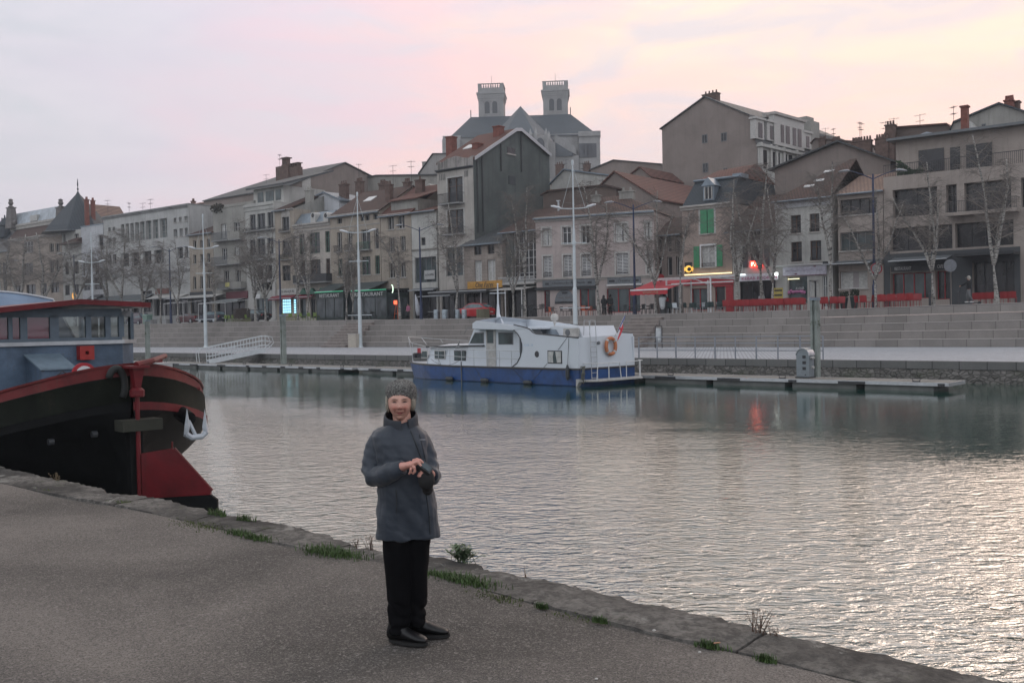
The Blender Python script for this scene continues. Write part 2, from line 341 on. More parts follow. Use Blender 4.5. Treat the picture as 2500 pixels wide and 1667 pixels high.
# ================================================================ far bank (bank frame: x along the river, y away from it)
def strip(name, pts, mat, kind='structure', label=None, cat=None):
	pass
def far_bank():
	S = list(range(-150, 101, 5))
	pave = blocks('pale_cobbles', (.47, .49, .52), .22, .22, (.22, .22, .24), .03, .18, (0, 1), .25)
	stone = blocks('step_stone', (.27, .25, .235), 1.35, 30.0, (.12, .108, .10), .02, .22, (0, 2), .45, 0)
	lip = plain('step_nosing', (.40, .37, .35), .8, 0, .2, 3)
	capm = blocks('quay_cap', (.17, .17, .165), 1.1, 30, (.04, .04, .04), .02, .2, (0, 1), .4, 0)
	rub = rubble()
	O = BANK.W(0, 0, 0)
	mb = MB()
	for a, b_ in zip(S, S[1:]):
		mb.quad((a, dedge(a)+.45, ZQ), (b_, dedge(b_)+.45, ZQ), (b_, .3, ZQ+.02), (a, .3, ZQ+.02))
	o = mb.build('quay_paving', pave, None, loc=O); o.rotation_euler = (0, 0, BANK.a); tag(o, kind='structure', label='pale cobbled lower quay at the foot of the steps', cat='quay')
	mb = MB()
	for a, b_ in zip(S, S[1:]):
		ya, yb = dedge(a), dedge(b_)
		mb.hexa([(a, ya, .55), (b_, yb, .55), (b_, yb+.45, .55), (a, ya+.45, .55), (a, ya, ZQ+.012), (b_, yb, ZQ+.012), (b_, yb+.45, ZQ+.012), (a, ya+.45, ZQ+.012)])
	o = mb.build('quay_edge', capm, None, loc=O); o.rotation_euler = (0, 0, BANK.a); tag(o, kind='structure', label='grey stone edge of the far quay', cat='quay edge')
	mb = MB(); R = random.Random(3)
	S2 = [s*.5 for s in range(-300, 201)]
	cols = []
	for s in S2:
		y = dedge(s); cols.append([(s, y+.04+R.uniform(-.02, .04), .56), (s, y-.10+R.uniform(-.08, .06), .36), (s, y-.25+R.uniform(-.08, .08), .15), (s, y-.42+R.uniform(-.1, .1), -.12), (s, y-.6, -.9)])
	for A, B in zip(cols, cols[1:]):
		for i in range(4): mb.quad(A[i], A[i+1], B[i+1], B[i])
	o = mb.build('quay_wall', rub, None, loc=O); o.rotation_euler = (0, 0, BANK.a); tag(o, kind='structure', label='rough rubble wall below the far quay', cat='quay wall')
	TR = .62
	mb = MB(); lp = MB()
	stairs = [(-22.5, -19.0), (10.2, 12.9)]
	for k in range(5):
		y0 = k*TR
		for a, b_ in zip(S, S[1:]):
			za0, zb0 = ZQ+(ztop(a)-ZQ)*k/5-.02, ZQ+(ztop(b_)-ZQ)*k/5-.02
			za, zb = ZQ+(ztop(a)-ZQ)*(k+1)/5, ZQ+(ztop(b_)-ZQ)*(k+1)/5
			off = k*.47
			y1 = y0+TR if k < 4 else 3.3
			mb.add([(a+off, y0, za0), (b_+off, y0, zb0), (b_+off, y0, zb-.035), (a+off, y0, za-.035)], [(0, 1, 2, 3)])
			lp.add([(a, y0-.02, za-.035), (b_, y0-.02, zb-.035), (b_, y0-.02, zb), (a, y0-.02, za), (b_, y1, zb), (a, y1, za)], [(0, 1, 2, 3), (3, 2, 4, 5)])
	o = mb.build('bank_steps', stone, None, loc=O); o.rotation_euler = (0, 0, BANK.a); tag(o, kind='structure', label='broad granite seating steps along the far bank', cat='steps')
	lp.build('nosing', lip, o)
	fl = MB()
	for (a, b_) in stairs:
		for k in range(10):
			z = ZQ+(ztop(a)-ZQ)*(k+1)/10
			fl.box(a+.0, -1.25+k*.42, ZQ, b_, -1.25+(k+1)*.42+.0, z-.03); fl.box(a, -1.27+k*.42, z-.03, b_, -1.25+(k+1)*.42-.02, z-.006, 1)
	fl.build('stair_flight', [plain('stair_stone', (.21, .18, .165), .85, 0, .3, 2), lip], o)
	asp = plain('terrace_paving', (.20, .19, .19), .85, 0, .3, .8, .2)
	mb = MB()
	for a, b_ in zip(S, S[1:]):
		mb.quad((a, 3.3, ztop(a)), (b_, 3.3, ztop(b_)), (b_, 32, ztop(b_)), (a, 32, ztop(a)))
	o = mb.build('terrace', asp, None, loc=O); o.rotation_euler = (0, 0, BANK.a); tag(o, kind='structure', label='paved terrace and street above the steps', cat='terrace')
	gm = plain('hill_ground', (.10, .10, .085), .95, 0, .4, .2)
	mb = MB(); g = [(32, 0), (60, 3), (100, 6), (160, 9), (230, 15), (330, 20), (900, 10)]
	for (y0, h0), (y1, h1) in zip(g, g[1:]):
		for a, b_ in zip(range(-500, 501, 50), range(-450, 551, 50)):
			mb.quad((a, y0, 3.4+h0), (b_, y0, 3.4+h0), (b_, y1, 3.4+h1), (a, y1, 3.4+h1))
	o = mb.build('hill', gm, None, loc=O); o.rotation_euler = (0, 0, BANK.a); tag(o, kind='structure', label='rising ground of the upper town', cat='hill')
def rubble():
	m, nt, b, O = newmat('rubble_stone'); b.inputs['Roughness'].default_value = .9
	v = N(nt, 'ShaderNodeTexVoronoi'); v.inputs['Scale'].default_value = 4.2; nt.links.new(mapping(nt, O, (1, 1, 1.5)), v.inputs['Vector'])
	v2 = N(nt, 'ShaderNodeTexVoronoi', feature='DISTANCE_TO_EDGE'); v2.inputs['Scale'].default_value = 4.2; nt.links.new(mapping(nt, O, (1, 1, 1.5)), v2.inputs['Vector'])
	bw = N(nt, 'ShaderNodeRGBToBW'); nt.links.new(v.outputs['Color'], bw.inputs[0])
	c = mixc(nt, bw.outputs[0], (.06, .058, .052), (.17, .16, .15))
	c = mixc(nt, ramp(nt, v2.outputs['Distance'], [(.0, 1.), (.06, 0.)]), c, (.03, .03, .028))
	c = mixc(nt, ramp(nt, noise(nt, O, .5, 5, .7), [(.5, 0.), (.7, .8)]), c, (.05, .06, .035))
	setc(nt, b, c); bumpn(nt, b, mth(nt, 'MINIMUM', v2.outputs['Distance'], .15), 1, .3)
	return m
far_bank()
# ================================================================ near quay
OUTER = [(-500, 1040), (0, 1138), (115, 1164), (244, 1189), (256, 1203), (357, 1210), (527, 1251), (680, 1278), (795, 1304), (868, 1338), (935, 1344), (1051, 1357), (1281, 1403), (1472, 1448), (1816, 1524), (1912, 1546), (2161, 1601), (2486, 1667), (3300, 1850)]
INNER = [(-500, 1075), (0, 1178), (115, 1202), (276, 1229), (425, 1266), (553, 1293), (650, 1319), (765, 1342), (872, 1364), (1000, 1390), (1172, 1437), (1395, 1492), (1638, 1553), (1784, 1584), (2084, 1660), (2900, 1860)]
ZN = .9
def near_quay():
	o1 = [BANK.hitz(x, y, ZN) for x, y in OUTER]; i1 = [BANK.hitz(x, y, ZN) for x, y in INNER]
	o1.sort(); i1.sort()
	fo = lambda s: interp(o1, s)+.035; fi = lambda s: min(interp(i1, s), fo(s)-.12)
	global near_outer, near_inner; near_outer, near_inner = fo, fi
	R = random.Random(5)
	m, nt, b, O = newmat('worn_asphalt'); b.inputs['Roughness'].default_value = .9; b.inputs['Specular IOR Level'].default_value = .3
	big = noise(nt, O, .35, 5, .55, .4); mid = noise(nt, O, 2.2, 5, .65, .3)
	v = N(nt, 'ShaderNodeTexVoronoi'); v.inputs['Scale'].default_value = 130; nt.links.new(O, v.inputs['Vector'])
	bw = N(nt, 'ShaderNodeRGBToBW'); nt.links.new(v.outputs['Color'], bw.inputs[0])
	v3 = N(nt, 'ShaderNodeTexVoronoi'); v3.inputs['Scale'].default_value = 62; nt.links.new(O, v3.inputs['Vector'])
	bw3 = N(nt, 'ShaderNodeRGBToBW'); nt.links.new(v3.outputs['Color'], bw3.inputs[0])
	c = mixc(nt, ramp(nt, big, [(.40, 0.), (.60, 1.)]), (.074, .068, .060), (.188, .170, .152))
	c = mixc(nt, mth(nt, 'MULTIPLY', ramp(nt, mid, [(.35, 0.), (.7, 1.)]), .4), c, (.135, .12, .11))
	c = mixc(nt, ramp(nt, noise(nt, mapping(nt, O, (.25, .9, 1), (0, 0, .5)), .55, 5, .6, .8), [(.50, 0.), (.66, .6)]), c, (.045, .042, .04))
	c = mixc(nt, ramp(nt, bw.outputs[0], [(.28, .55), (.42, 0.)]), c, (.035, .034, .034))
	c = mixc(nt, ramp(nt, bw.outputs[0], [(.66, 0.), (.84, .5)]), c, (.27, .245, .23))
	c = mixc(nt, ramp(nt, bw3.outputs[0], [(.80, 0.), (.86, .3)]), c, (.36, .33, .31))
	setc(nt, b, c)
	bumpn(nt, b, mth(nt, 'ADD', mth(nt, 'MULTIPLY', v.outputs['Distance'], 1.0), mth(nt, 'MULTIPLY', mid, 1.5)), .6, .012)
	O3 = BANK.W(0, 0, 0)
	mb = MB(); S = [20+i*.25 for i in range(0, 400)]
	ds = [0, .05, .15, .4, 1, 2, 3.5, 5, 8, 14, 40]
	def zz(s, d): return ZN + .012*sin(s*1.7+d*.8)+.01*sin(s*.6-d*1.9)
	for a, b_ in zip(S, S[1:]):
		for d0, d1 in zip(ds, ds[1:]):
			P = lambda s, d: (s, fi(s)-d, zz(s, d)-.012*max(0, 1-d*3))
			mb.quad(P(a, d1), P(b_, d1), P(b_, d0), P(a, d0))
	S0 = [-120, 20]
	for a, b_ in zip(S0, S0[1:]): mb.quad((a, -100, ZN), (b_, -100, ZN), (b_, fi(20), ZN), (a, fi(20), ZN))
	o = mb.build('quay_ground', m, None, True, loc=O3); o.rotation_euler = (0, 0, BANK.a)
	tag(o, 'worn gravelly asphalt of the near quay', 'quay', kind='structure')
	m, nt, b, O = newmat('coping_stone'); b.inputs['Roughness'].default_value = .88; b.inputs['Specular IOR Level'].default_value = .3
	a1 = noise(nt, O, 1.3, 6, .65, .4); a2 = noise(nt, O, 16, 5, .7)
	c = mixc(nt, ramp(nt, a1, [(.40, 0.), (.60, 1.)]), (.045, .042, .039), (.165, .155, .142))
	c = mixc(nt, mth(nt, 'MULTIPLY', ramp(nt, a2, [(.42, 0.), (.60, 1.)]), .7), c, (.035, .034, .032))
	c = mixc(nt, ramp(nt, noise(nt, O, 2.7, 6, .7, .5), [(.60, 0.), (.66, .7)]), c, (.25, .245, .225))
	c = mixc(nt, ramp(nt, noise(nt, mapping(nt, O, (1, 1, 1), (0, 0, 0), (9, 9, 0)), 1.9, 5, .7, .5), [(.60, 0.), (.72, .75)]), c, (.045, .06, .02))
	setc(nt, b, c); bumpn(nt, b, mth(nt, 'ADD', a2, a1), .8, .03)
	mb = MB(); s = 12.0
	while s < 110:
		L = R.uniform(.75, 1.6) if s < 70 else 3.0
		s1 = s+L-.02; n = max(3, int(L/.07)); dz = R.uniform(-.004, .005); tilt = R.uniform(-.003, .003)
		prof = []
		for i in range(n+1):
			x = s+(s1-s)*i/n; e = min(i, n-i); ch = (.012*R.random() if e < 2 else 0)
			yo, yi = fo(x), fi(x)
			jag = R.uniform(-.022, .018)+ .02*sin(x*5.3)+.012*sin(x*17)
			row = []
			zt = ZN+.004+dz+tilt*(x-s)
			for q, (t, dzz) in enumerate([(0, -.05), (0.02, -.006), (.25, 0), (.5, .004), (.75, 0), (.95, -.008), (1.0, -.045)]):
				y = yi+(yo-yi)*t + (jag if q in (5, 6) else 0)
				row.append((x, y, zt+dzz+R.uniform(-.007, .007)-ch))
			row.append((x, yo+.01+jag, ZN-.28)); row.append((x, yo-.02, -.6))
			prof.append(row)
		for A, B in zip(prof, prof[1:]):
			for i in range(len(A)-1): mb.quad(A[i], B[i], B[i+1], A[i+1])
		for A in (prof[0], prof[-1]): mb.add(A+[(A[0][0], A[0][1], -.6)], [tuple(range(len(A)+1))])
		s = s1+.02
	o = mb.build('coping', m, None, True, loc=O3); o.rotation_euler = (0, 0, BANK.a)
	import bmesh
	tag(o, 'cracked stone coping along the edge of the near quay', 'kerb', kind='structure')
near_quay()
mb = MB(); mb.quad((-900, -900, -1.0), (900, -900, -1.0), (900, 900, -1.0), (-900, 900, -1.0))
tag(mb.build('riverbed_ground', plain('river_mud', (.05, .05, .04), .95, 0, .3, .1)), 'muddy ground below the river', 'ground', kind='structure')
# ================================================================ houses: tools
def cv(x0, y0, k): return lambda X, Y: (x0+X/k, y0+Y/k)
R1, R2, R3, R4, R5, R6, R7 = cv(0, 440, 4.356), cv(450, 380, 3.734), cv(900, 280, 3.016), cv(1300, 400, 3.92), cv(1600, 200, 4.704), cv(1650, 380, 3.92), cv(2050, 220, 2.8)
RC = cv(1060, 180, 5.345)
A1, A2, A3, A4, A5, A6, A7 = cv(640, 660, 7.35), cv(940, 660, 7.35), cv(1260, 650, 6.918), cv(1580, 620, 7.35), cv(1880, 620, 7.35), cv(2150, 600, 6.72), cv(330, 660, 7.127)
FD = 15.6
m_glass = glassy('window_glass'); m_glass2 = glassy('shop_glass', (.035, .05, .052), .1)
m_gldark = glassy('dark_interior_glass', (.012, .012, .014), .2)
m_white = plain('white_paint', (.62, .62, .62), .5, 0, .12); m_offw = plain('old_white_paint', (.45, .44, .42), .6, 0, .25)
m_brownf = plain('brown_frame', (.10, .055, .035), .5, 0, .2); m_greyf = plain('grey_frame', (.13, .14, .15), .5, 0, .15)
m_dark = plain('dark_paint', (.022, .024, .028), .5, 0, .2); m_greenf = plain('green_frame', (.03, .11, .075), .5, 0, .2)
m_green = plain('green_shutter', (.055, .27, .13), .55, 0, .2, 3); m_greysh = plain('grey_shutter', (.075, .08, .09), .6, 0, .2)
m_red = plain('red_paint', (.36, .02, .03), .45, 0, .2); m_redaw = plain('red_awning_cloth', (.46, .045, .06), .8, 0, .12, 2)
m_iron = plain('black_iron', (.03, .03, .035), .45, .3, .2); m_zinc = plain('zinc', (.20, .24, .28), .45, .4, .25, 1.5)
m_curt = plain('net_curtain', (.50, .50, .48), .9, 0, .3, 5); m_stonet = plain('stone_trim', (.40, .375, .35), .8, 0, .25, 2)
m_blind = plain('blind', (.40, .40, .40), .6, 0, .15); m_steel = plain('galvanised_steel', (.42, .44, .46), .4, .6, .15)
m_brick = plain('chimney_brick', (.20, .07, .052), .85, 0, .35, 4, .3); m_brick2 = plain('old_chimney_brick', (.13, .085, .07), .9, 0, .4, 3, .3)
m_tile = tiles('clay_tiles', (.165, .078, .062), (.13, .065, .053), .35, .28); m_tileb = tiles('brown_tiles', (.085, .055, .048), (.12, .07, .055), .33, .26)
m_tilet = tiles('tan_tiles', (.26, .175, .14), (.22, .145, .115), .4, .3); m_slate = tiles('slates', (.045, .058, .07), (.06, .072, .085), .24, .3, .5)
m_slate2 = tiles('grey_slates', (.075, .085, .09), (.095, .10, .105), .3, .4, .6)
class House:
	def __init__(s, name, label, cvt, X0, X1, Yref, d=FD, depth=11, fr=BANK, cat='building', group=None, zb=None):
		s.cvt = cvt; s.fr = fr; s.d = d; s.depth = depth
		s.x0 = fr.hit(*cvt(X0, Yref), d)[0]+.004; s.x1 = fr.hit(*cvt(X1, Yref), d)[0]-.004; s.W = s.x1-s.x0
		b = BANK.L(fr.W(s.x0+s.W/2, d, 0))[0]
		s.z0 = ztop(b) if zb is None else zb
		s.root = thing(name, label, cat, fr, s.x0, d, s.z0, 0, group)
		s.wins = []; s.trim = MB(); s.nwin = 0
	def P(s, X, Y, yo=0):
		x, z = s.fr.hit(*s.cvt(X, Y), s.d+yo); return x-s.x0, z-s.z0
	def Z(s, X, Y, yo=0): return s.P(X, Y, yo)[1]
	def win(s, Xa, Ya, Xb, Yb, st='w', **k):
		xm, ym = (Xa+Xb)/2, (Ya+Yb)/2
		s.wins.append((max(.05, s.P(Xa, ym)[0]), s.Z(xm, Yb), min(s.W-.05, s.P(Xb, ym)[0]), s.Z(xm, Ya), st, k)); return s
	def row(s, xs, Xr, Ya, Yb, st='w', **k):
		za, zb = s.Z(Xr, Ya), s.Z(Xr, Yb)
		for xa, xb in xs: s.wins.append((max(.05, s.P(xa, (Ya+Yb)/2)[0]), zb, min(s.W-.05, s.P(xb, (Ya+Yb)/2)[0]), za, st, k))
		return s
	def wall(s, mat, H, rev=.25, back=True, sides=None, trim=None):
		s.H = H; ws = []
		for w_ in s.wins:   # clip and drop overlaps
			x0, z0, x1, z1 = w_[:4]; z1 = min(z1, H-.05); z0 = max(z0, .02)
			if x1-x0 < .15 or z1-z0 < .15: continue
			if any(x0 < q[2] and x1 > q[0] and z0 < q[3] and z1 > q[1] for q in ws): continue
			ws.append((x0, z0, x1, z1)+w_[4:])
		mb = MB(); rv = rev
		xs = sorted({0, s.W, *[w_[0] for w_ in ws], *[w_[2] for w_ in ws]}); zs = sorted({-.4, H, *[w_[1] for w_ in ws], *[w_[3] for w_ in ws]})
		for i in range(len(xs)-1):
			j = 0
			while j < len(zs)-1:
				cx, cz = (xs[i]+xs[i+1])/2, (zs[j]+zs[j+1])/2
				if any(q[0] < cx < q[2] and q[1] < cz < q[3] for q in ws): j += 1; continue
				k = j
				while k+1 < len(zs)-1 and not any(q[0] < cx < q[2] and q[1] < (zs[k+1]+zs[k+2])/2 < q[3] for q in ws): k += 1
				mb.quad((xs[i], 0, zs[j]), (xs[i+1], 0, zs[j]), (xs[i+1], 0, zs[k+1]), (xs[i], 0, zs[k+1])); j = k+1
		for (x0, z0, x1, z1, st, k) in ws:
			mb.quad((x0, 0, z0), (x0, 0, z1), (x0, rv, z1), (x0, rv, z0)); mb.quad((x1, 0, z1), (x1, 0, z0), (x1, rv, z0), (x1, rv, z1))
			mb.quad((x0, 0, z1), (x1, 0, z1), (x1, rv, z1), (x0, rv, z1)); mb.quad((x0, 0, z0), (x0, rv, z0), (x1, rv, z0), (x1, 0, z0))
			s.window(x0, z0, x1, z1, st, k, rv)
		D = s.depth
		mb.quad((s.W, 0, -.4), (s.W, D, -.4), (s.W, D, H), (s.W, 0, H)); mb.quad((0, D, -.4), (0, 0, -.4), (0, 0, H), (0, D, H))
		mb.quad((s.W, D, -.4), (0, D, -.4), (0, D, H), (s.W, D, H)); mb.quad((0, 0, H-.01), (s.W, 0, H-.01), (s.W, D, H-.01), (0, D, H-.01))
		o = mb.build('wall', mat, s.root); s.wallo = o; return s
	def window(s, x0, z0, x1, z1, st, k, rv):
		fm = {'w': m_white, 'g': m_greenf, 'o': m_dark, 'br': m_brownf, 'b': m_white, 'sg': m_green, 'gr': m_greyf, 'r': m_red, 'shop': m_dark, 'hole': m_dark, 'c': m_offw, 'sh': m_greysh}.get(st, m_white)
		fm = k.get('fm', fm); gm = k.get('gm', m_glass)
		f = .055 if st != 'o' else .04; mb = MB(); y0, y1 = rv-.08, rv-.01
		w_, h = x1-x0, z1-z0
		mb.box(x0, y0, z0, x0+f, y1, z1); mb.box(x1-f, y0, z0, x1, y1, z1); mb.box(x0+f, y0, z0, x1-f, y1, z0+f); mb.box(x0+f, y0, z1-f, x1-f, y1, z1)
		n = k.get('n', 1 if w_ > .75 else 0)
		for i in range(n):
			cx = x0+w_*(i+1)/(n+1); mb.box(cx-.035, y0-.01, z0+f, cx+.035, y1+.003, z1-f)
		for t in k.get('h', [.68] if st in ('g', 'w', 'br') and h > 1.2 else []): mb.box(x0+f, y0+.015, z0+h*t-.02, x1-f, y1-.012, z0+h*t+.02)
		if st == 'b':
			q = int(h/.14)
			for i in range(q): mb.box(x0+f, y0+.02, z0+f+i*(h-2*f)/q, x1-f, y0+.05, z0+f+(i+.55)*(h-2*f)/q)
		if st in ('sg', 'sh'):   # closed louvred shutters
			for a, b_ in ((x0+.01, x0+w_/2-.015), (x0+w_/2+.06, x1-.01)):
				mb.box(a, -.04, z0, b_, .0, z1)
				q = int(h/.12)
				for i in range(q): mb.box(a+.06, -.055, z0+.05+i*(h-.1)/q, b_-.06, -.039, z0+.05+(i+.6)*(h-.1)/q)
		o = mb.build('window', fm, s.root); s.nwin += 1
		pb = MB(); pb.quad((x0, y1+.0, z0), (x1, y1, z0), (x1, y1, z1), (x0, y1, z1)); pb.build('pane', gm, o)
		if k.get('cur') or (st == 'w' and (int(x0*7+z0*5) % 3 == 0)):
			cb = MB(); n2 = 14; xs = [x0+f+(w_-2*f)*i/n2 for i in range(n2+1)]
			for i in range(n2):
				if .36 < i/n2 < .62 and not k.get('cur'): continue
				ya = y1-.012+.006*(i % 2); cb.quad((xs[i], ya, z0+f), (xs[i+1], y1-.012+.006*((i+1) % 2), z0+f), (xs[i+1], y1-.012+.006*((i+1) % 2), z1-f), (xs[i], ya, z1-f))
			cb.build('curtain', m_curt, o)
		if k.get('sill', st in ('w', 'g', 'br', 'b')):
			sb = MB(); sb.box(x0-.12, -.09, z0-.11, x1+.12, -.003, z0-.003); sb.build('sill', m_stonet, o)
		if k.get('sur'):
			sb = MB(); t = .16
			sb.box(x0-t, -.03, z0, x0-.003, .0-.003, z1+t); sb.box(x1+.003, -.03, z0, x1+t, -.003, z1+t); sb.box(x0-.003, -.03, z1+.003, x1+.003, -.003, z1+t); sb.build('surround', k['sur'], o)
		if k.get('rail'):
			rb = MB(); hh = k['rail'] if k['rail'] > .2 else .95
			rb.box(x0, -.06, z0+hh-.03, x1, -.03, z0+hh); rb.box(x0, -.06, z0+.08, x1, -.03, z0+.11)
			q = max(3, int(w_/.12))
			for i in range(q+1): rb.box(x0+(w_-.02)*i/q, -.055, z0+.11, x0+(w_-.02)*i/q+.02, -.035, z0+hh-.03)
			rb.build('railing', m_iron, o)
		if k.get('os'):   # open shutters folded against the wall
			for sx in (-1, 1):
				ob = MB(); a = (x0-.2-w_*.42) if sx < 0 else x1+.2; b_ = a+w_*.42
				ob.box(a, -.07, z0, b_, -.03, z1)
				q = int(h/.12)
				for i in range(q): ob.box(a+.05, -.085, z0+.05+i*(h-.1)/q, b_-.05, -.069, z0+.05+(i+.6)*(h-.1)/q)
				ob.box(a, -.09, z0+h*.5-.05, b_, -.068, z0+h*.5+.05)
				ob.build('shutter', k['os'], o)
	def cornice(s, z, mat=None, h=.25, out=.25, name='cornice', x0=-.05, x1=None):
		mb = MB(); x1 = s.W+.05 if x1 is None else x1
		mb.prism([(-out, z), (-out, z-h*.4), (-out*.5, z-h*.55), (-out*.4, z-h), (-.002, z-h), (-.002, z)], 0, x0, x1); mb.build(name, mat or m_stonet, s.root)
	def gable_roof(s, mat, rise, over=.35, rid=.5, hipl=0, hipr=0, x0=None, x1=None, wallmat=None, z=None):
		H = s.H if z is None else z; D = s.depth; yr = D*rid; t = .14; x0 = -.12 if x0 is None else x0; x1 = s.W+.12 if x1 is None else x1
		k = rise/yr; mb = MB(); b0 = H-over*k
		kb = rise/(D-yr)
		mb.hexa([(x0, -over, b0), (x1, -over, b0), (x1-hipr, yr, H+rise), (x0+hipl, yr, H+rise), (x0, -over, b0+t), (x1, -over, b0+t), (x1-hipr, yr, H+rise+t), (x0+hipl, yr, H+rise+t)])
		mb.hexa([(x1, D+over, H-over*kb), (x0, D+over, H-over*kb), (x0+hipl, yr, H+rise), (x1-hipr, yr, H+rise), (x1, D+over, H-over*kb+t), (x0, D+over, H-over*kb+t), (x0+hipl, yr, H+rise+t), (x1-hipr, yr, H+rise+t)])
		if hipl: mb.add([(x0, -over, b0+t), (x0, D+over, H-over*kb+t), (x0+hipl, yr, H+rise+t)], [(0, 2, 1)])
		if hipr: mb.add([(x1, -over, b0+t), (x1, D+over, H-over*kb+t), (x1-hipr, yr, H+rise+t)], [(0, 1, 2)])
		s.roof = mb.build('roof', mat, s.root); fixn(s.roof)
		if wallmat:
			g = MB()
			for xx in ([] if hipl else [.001]) + ([] if hipr else [s.W-.001]): g.add([(xx, 0, H-.02), (xx, D, H-.02), (xx, yr, H+rise-.005)], [(0, 1, 2)])
			if g.v: g.build('gable', wallmat, s.root)
		gt = MB(); gt.tube([(x0, -over-.07, b0+.04), (x1, -over-.07, b0+.04)], .075, 8); gt.build('gutter', m_zinc, s.roof)
		return s
	def flat_roof(s, mat=None, h=.3, z=None):
		mb = MB(); H = s.H if z is None else z; mb.box(-.03, -.06, H-.005, s.W+.03, s.depth, H+h); s.roof = mb.build('roof', mat or m_zinc, s.root); return s
	def chimney(s, X, Yt, wpx, hgt, yo, mat=None, pots=3, dep=.6, par=None):
		x, z = s.P(X, Yt, yo); w_ = wpx/F*s.fr.W(x+s.x0, s.d+yo, 0).y; mb = MB()
		mb.box(x-w_/2, yo-dep/2, z-hgt, x+w_/2, yo+dep/2, z-.12); mb.box(x-w_/2-.08, yo-dep/2-.08, z-.12, x+w_/2+.08, yo+dep/2+.08, z)
		for i in range(pots): cx = x-w_/2+w_*(i+.5)/pots; mb.lathe([(.11, z), (.13, z+.05), (.09, z+.38), (.11, z+.42)], 8, (cx, yo, 0))
		return mb.build('chimney', mat or m_brick2, par or getattr(s, 'roof', s.root))
	def antenna(s, X, Yt, hgt, yo, seed=0, par=None):
		x, z = s.P(X, Yt, yo); mb = MB(); q = .022
		mb.tube([(x, yo, z-hgt), (x, yo, z)], q, 5); a = seed*.7; dx, dy = cos(a), sin(a)*.7
		for h, L in ((.15, 1.1), (.75, .8)):
			mb.tube([(x-dx*L*.5, yo-dy*L*.5, z-h), (x+dx*L*.5, yo+dy*L*.5, z-h+.1)], q*.7, 4)
			for t in (-.45, -.2, .05, .3, .45): mb.tube([(x+dx*L*t-dy*.3, yo+dy*L*t+dx*.3, z-h+.05), (x+dx*L*t+dy*.3, yo+dy*L*t-dx*.3, z-h+.05)], q*.5, 4)
		return mb.build('antenna', m_iron, par or getattr(s, 'roof', s.root))
	def balcony(s, Xa, Xb, Yt, Yb, out=.8, mat=None, solid=False, rmat=None, slab=.15):
		xm = (Xa+Xb)/2; xa, xb = s.P(Xa, Yt)[0], s.P(Xb, Yt)[0]; zt, zb = s.Z(xm, Yt), s.Z(xm, Yb)
		mb = MB(); mb.box(xa, -out, zb, xb, -.003, zb+slab); o = mb.build('balcony', mat or m_stonet, s.root)
		rb = MB(); rm = rmat or m_iron
		if solid: rb.box(xa, -out, zb+slab+.003, xb, -out+.1, zt); rb.box(xa, -out+.1, zb+slab+.003, xa+.1, -.005, zt-.003); rb.box(xb-.1, -out+.1, zb+slab+.003, xb, -.005, zt-.003)
		else:
			rb.box(xa, -out, zt-.04, xb, -out+.04, zt); rb.box(xa, -out, zb+slab+.06, xb, -out+.03, zb+slab+.09); n = int((xb-xa)/.11)
			for i in range(n+1): xx = xa+(xb-xa-.025)*i/n; rb.box(xx, -out+.005, zb+slab, xx+.025, -out+.03, zt-.04)
			for xx in (xa, xb-.04): rb.box(xx, -out+.04, zt-.04, xx+.04, -.005, zt-.002)
		rb.build('railing', rm, o); return o
	def awning(s, Xa, Xb, Yt, Yb, out, mat, val=.25, Xr=None, arms=True, name='awning', valm=None):
		Xr = (Xa+Xb)/2 if Xr is None else Xr
		xa, xb = s.P(Xa, Yt)[0], s.P(Xb, Yt)[0]; zt = s.Z(Xr, Yt); zb = s.Z(Xr, Yb, -out)
		mb = MB(); t = .03
		mb.hexa([(xa, -out, zb-t), (xb, -out, zb-t), (xb, -.01, zt-t), (xa, -.01, zt-t), (xa, -out, zb), (xb, -out, zb), (xb, -.01, zt), (xa, -.01, zt)])
		o = mb.build(name, mat, s.root)
		if val:
			vb = MB(); n = int((xb-xa)/.3)+1
			for i in range(n):
				a, b_ = xa+(xb-xa)*i/n, xa+(xb-xa)*(i+1)/n; m_ = (a+b_)/2
				vb.add([(a, -out-.012, zb-t), (b_, -out-.012, zb-t), (b_, -out-.012, zb-val+.04), (m_, -out-.012, zb-val), (a, -out-.012, zb-val+.04), (a, -out, zb-t), (b_, -out, zb-t), (b_, -out, zb-val+.04), (m_, -out, zb-val), (a, -out, zb-val+.04)],
					   [(4, 3, 2, 1, 0), (5, 6, 7, 8, 9), (0, 1, 6, 5), (2, 3, 8, 7), (3, 4, 9, 8)])
			vb.build('valance', valm or mat, o)
		bb = MB(); bb.tube([(xa, -out, zb), (xb, -out, zb)], .05, 8); bb.build('front_bar', m_steel, o)
		return o
	def sign(s, Xa, Ya, Xb, Yb, mat, label, text=None, tm=None, th=.55, tw=.8, shear=0, out=.1, thick=.08, name='shop_sign', extra=None, Xr=None, frame=None, cx=.5):
		xm = (Xa+Xb)/2; xa, xb = s.P(Xa, Ya, -out)[0], s.P(Xb, Ya, -out)[0]; zt, zb = s.Z(xm, Ya, -out), s.Z(xm, Yb, -out)
		mb = MB(); mb.box(0, -thick, 0, xb-xa, 0, zt-zb, 0)
		mats = [mat, tm or m_white, frame or m_dark]
		if text: put_text(mb, text, (xb-xa)*cx, -thick, (zt-zb)/2, (xb-xa)*tw, (zt-zb)*th, 1, shear)
		if extra: extra(mb, xb-xa, zt-zb, -thick)
		if frame: mb.box(-.04, -thick-.02, -.04, xb-xa+.04, -.0, 0-.002, 2); mb.box(-.04, -thick-.02, zt-zb+.002, xb-xa+.04, 0, zt-zb+.04, 2)
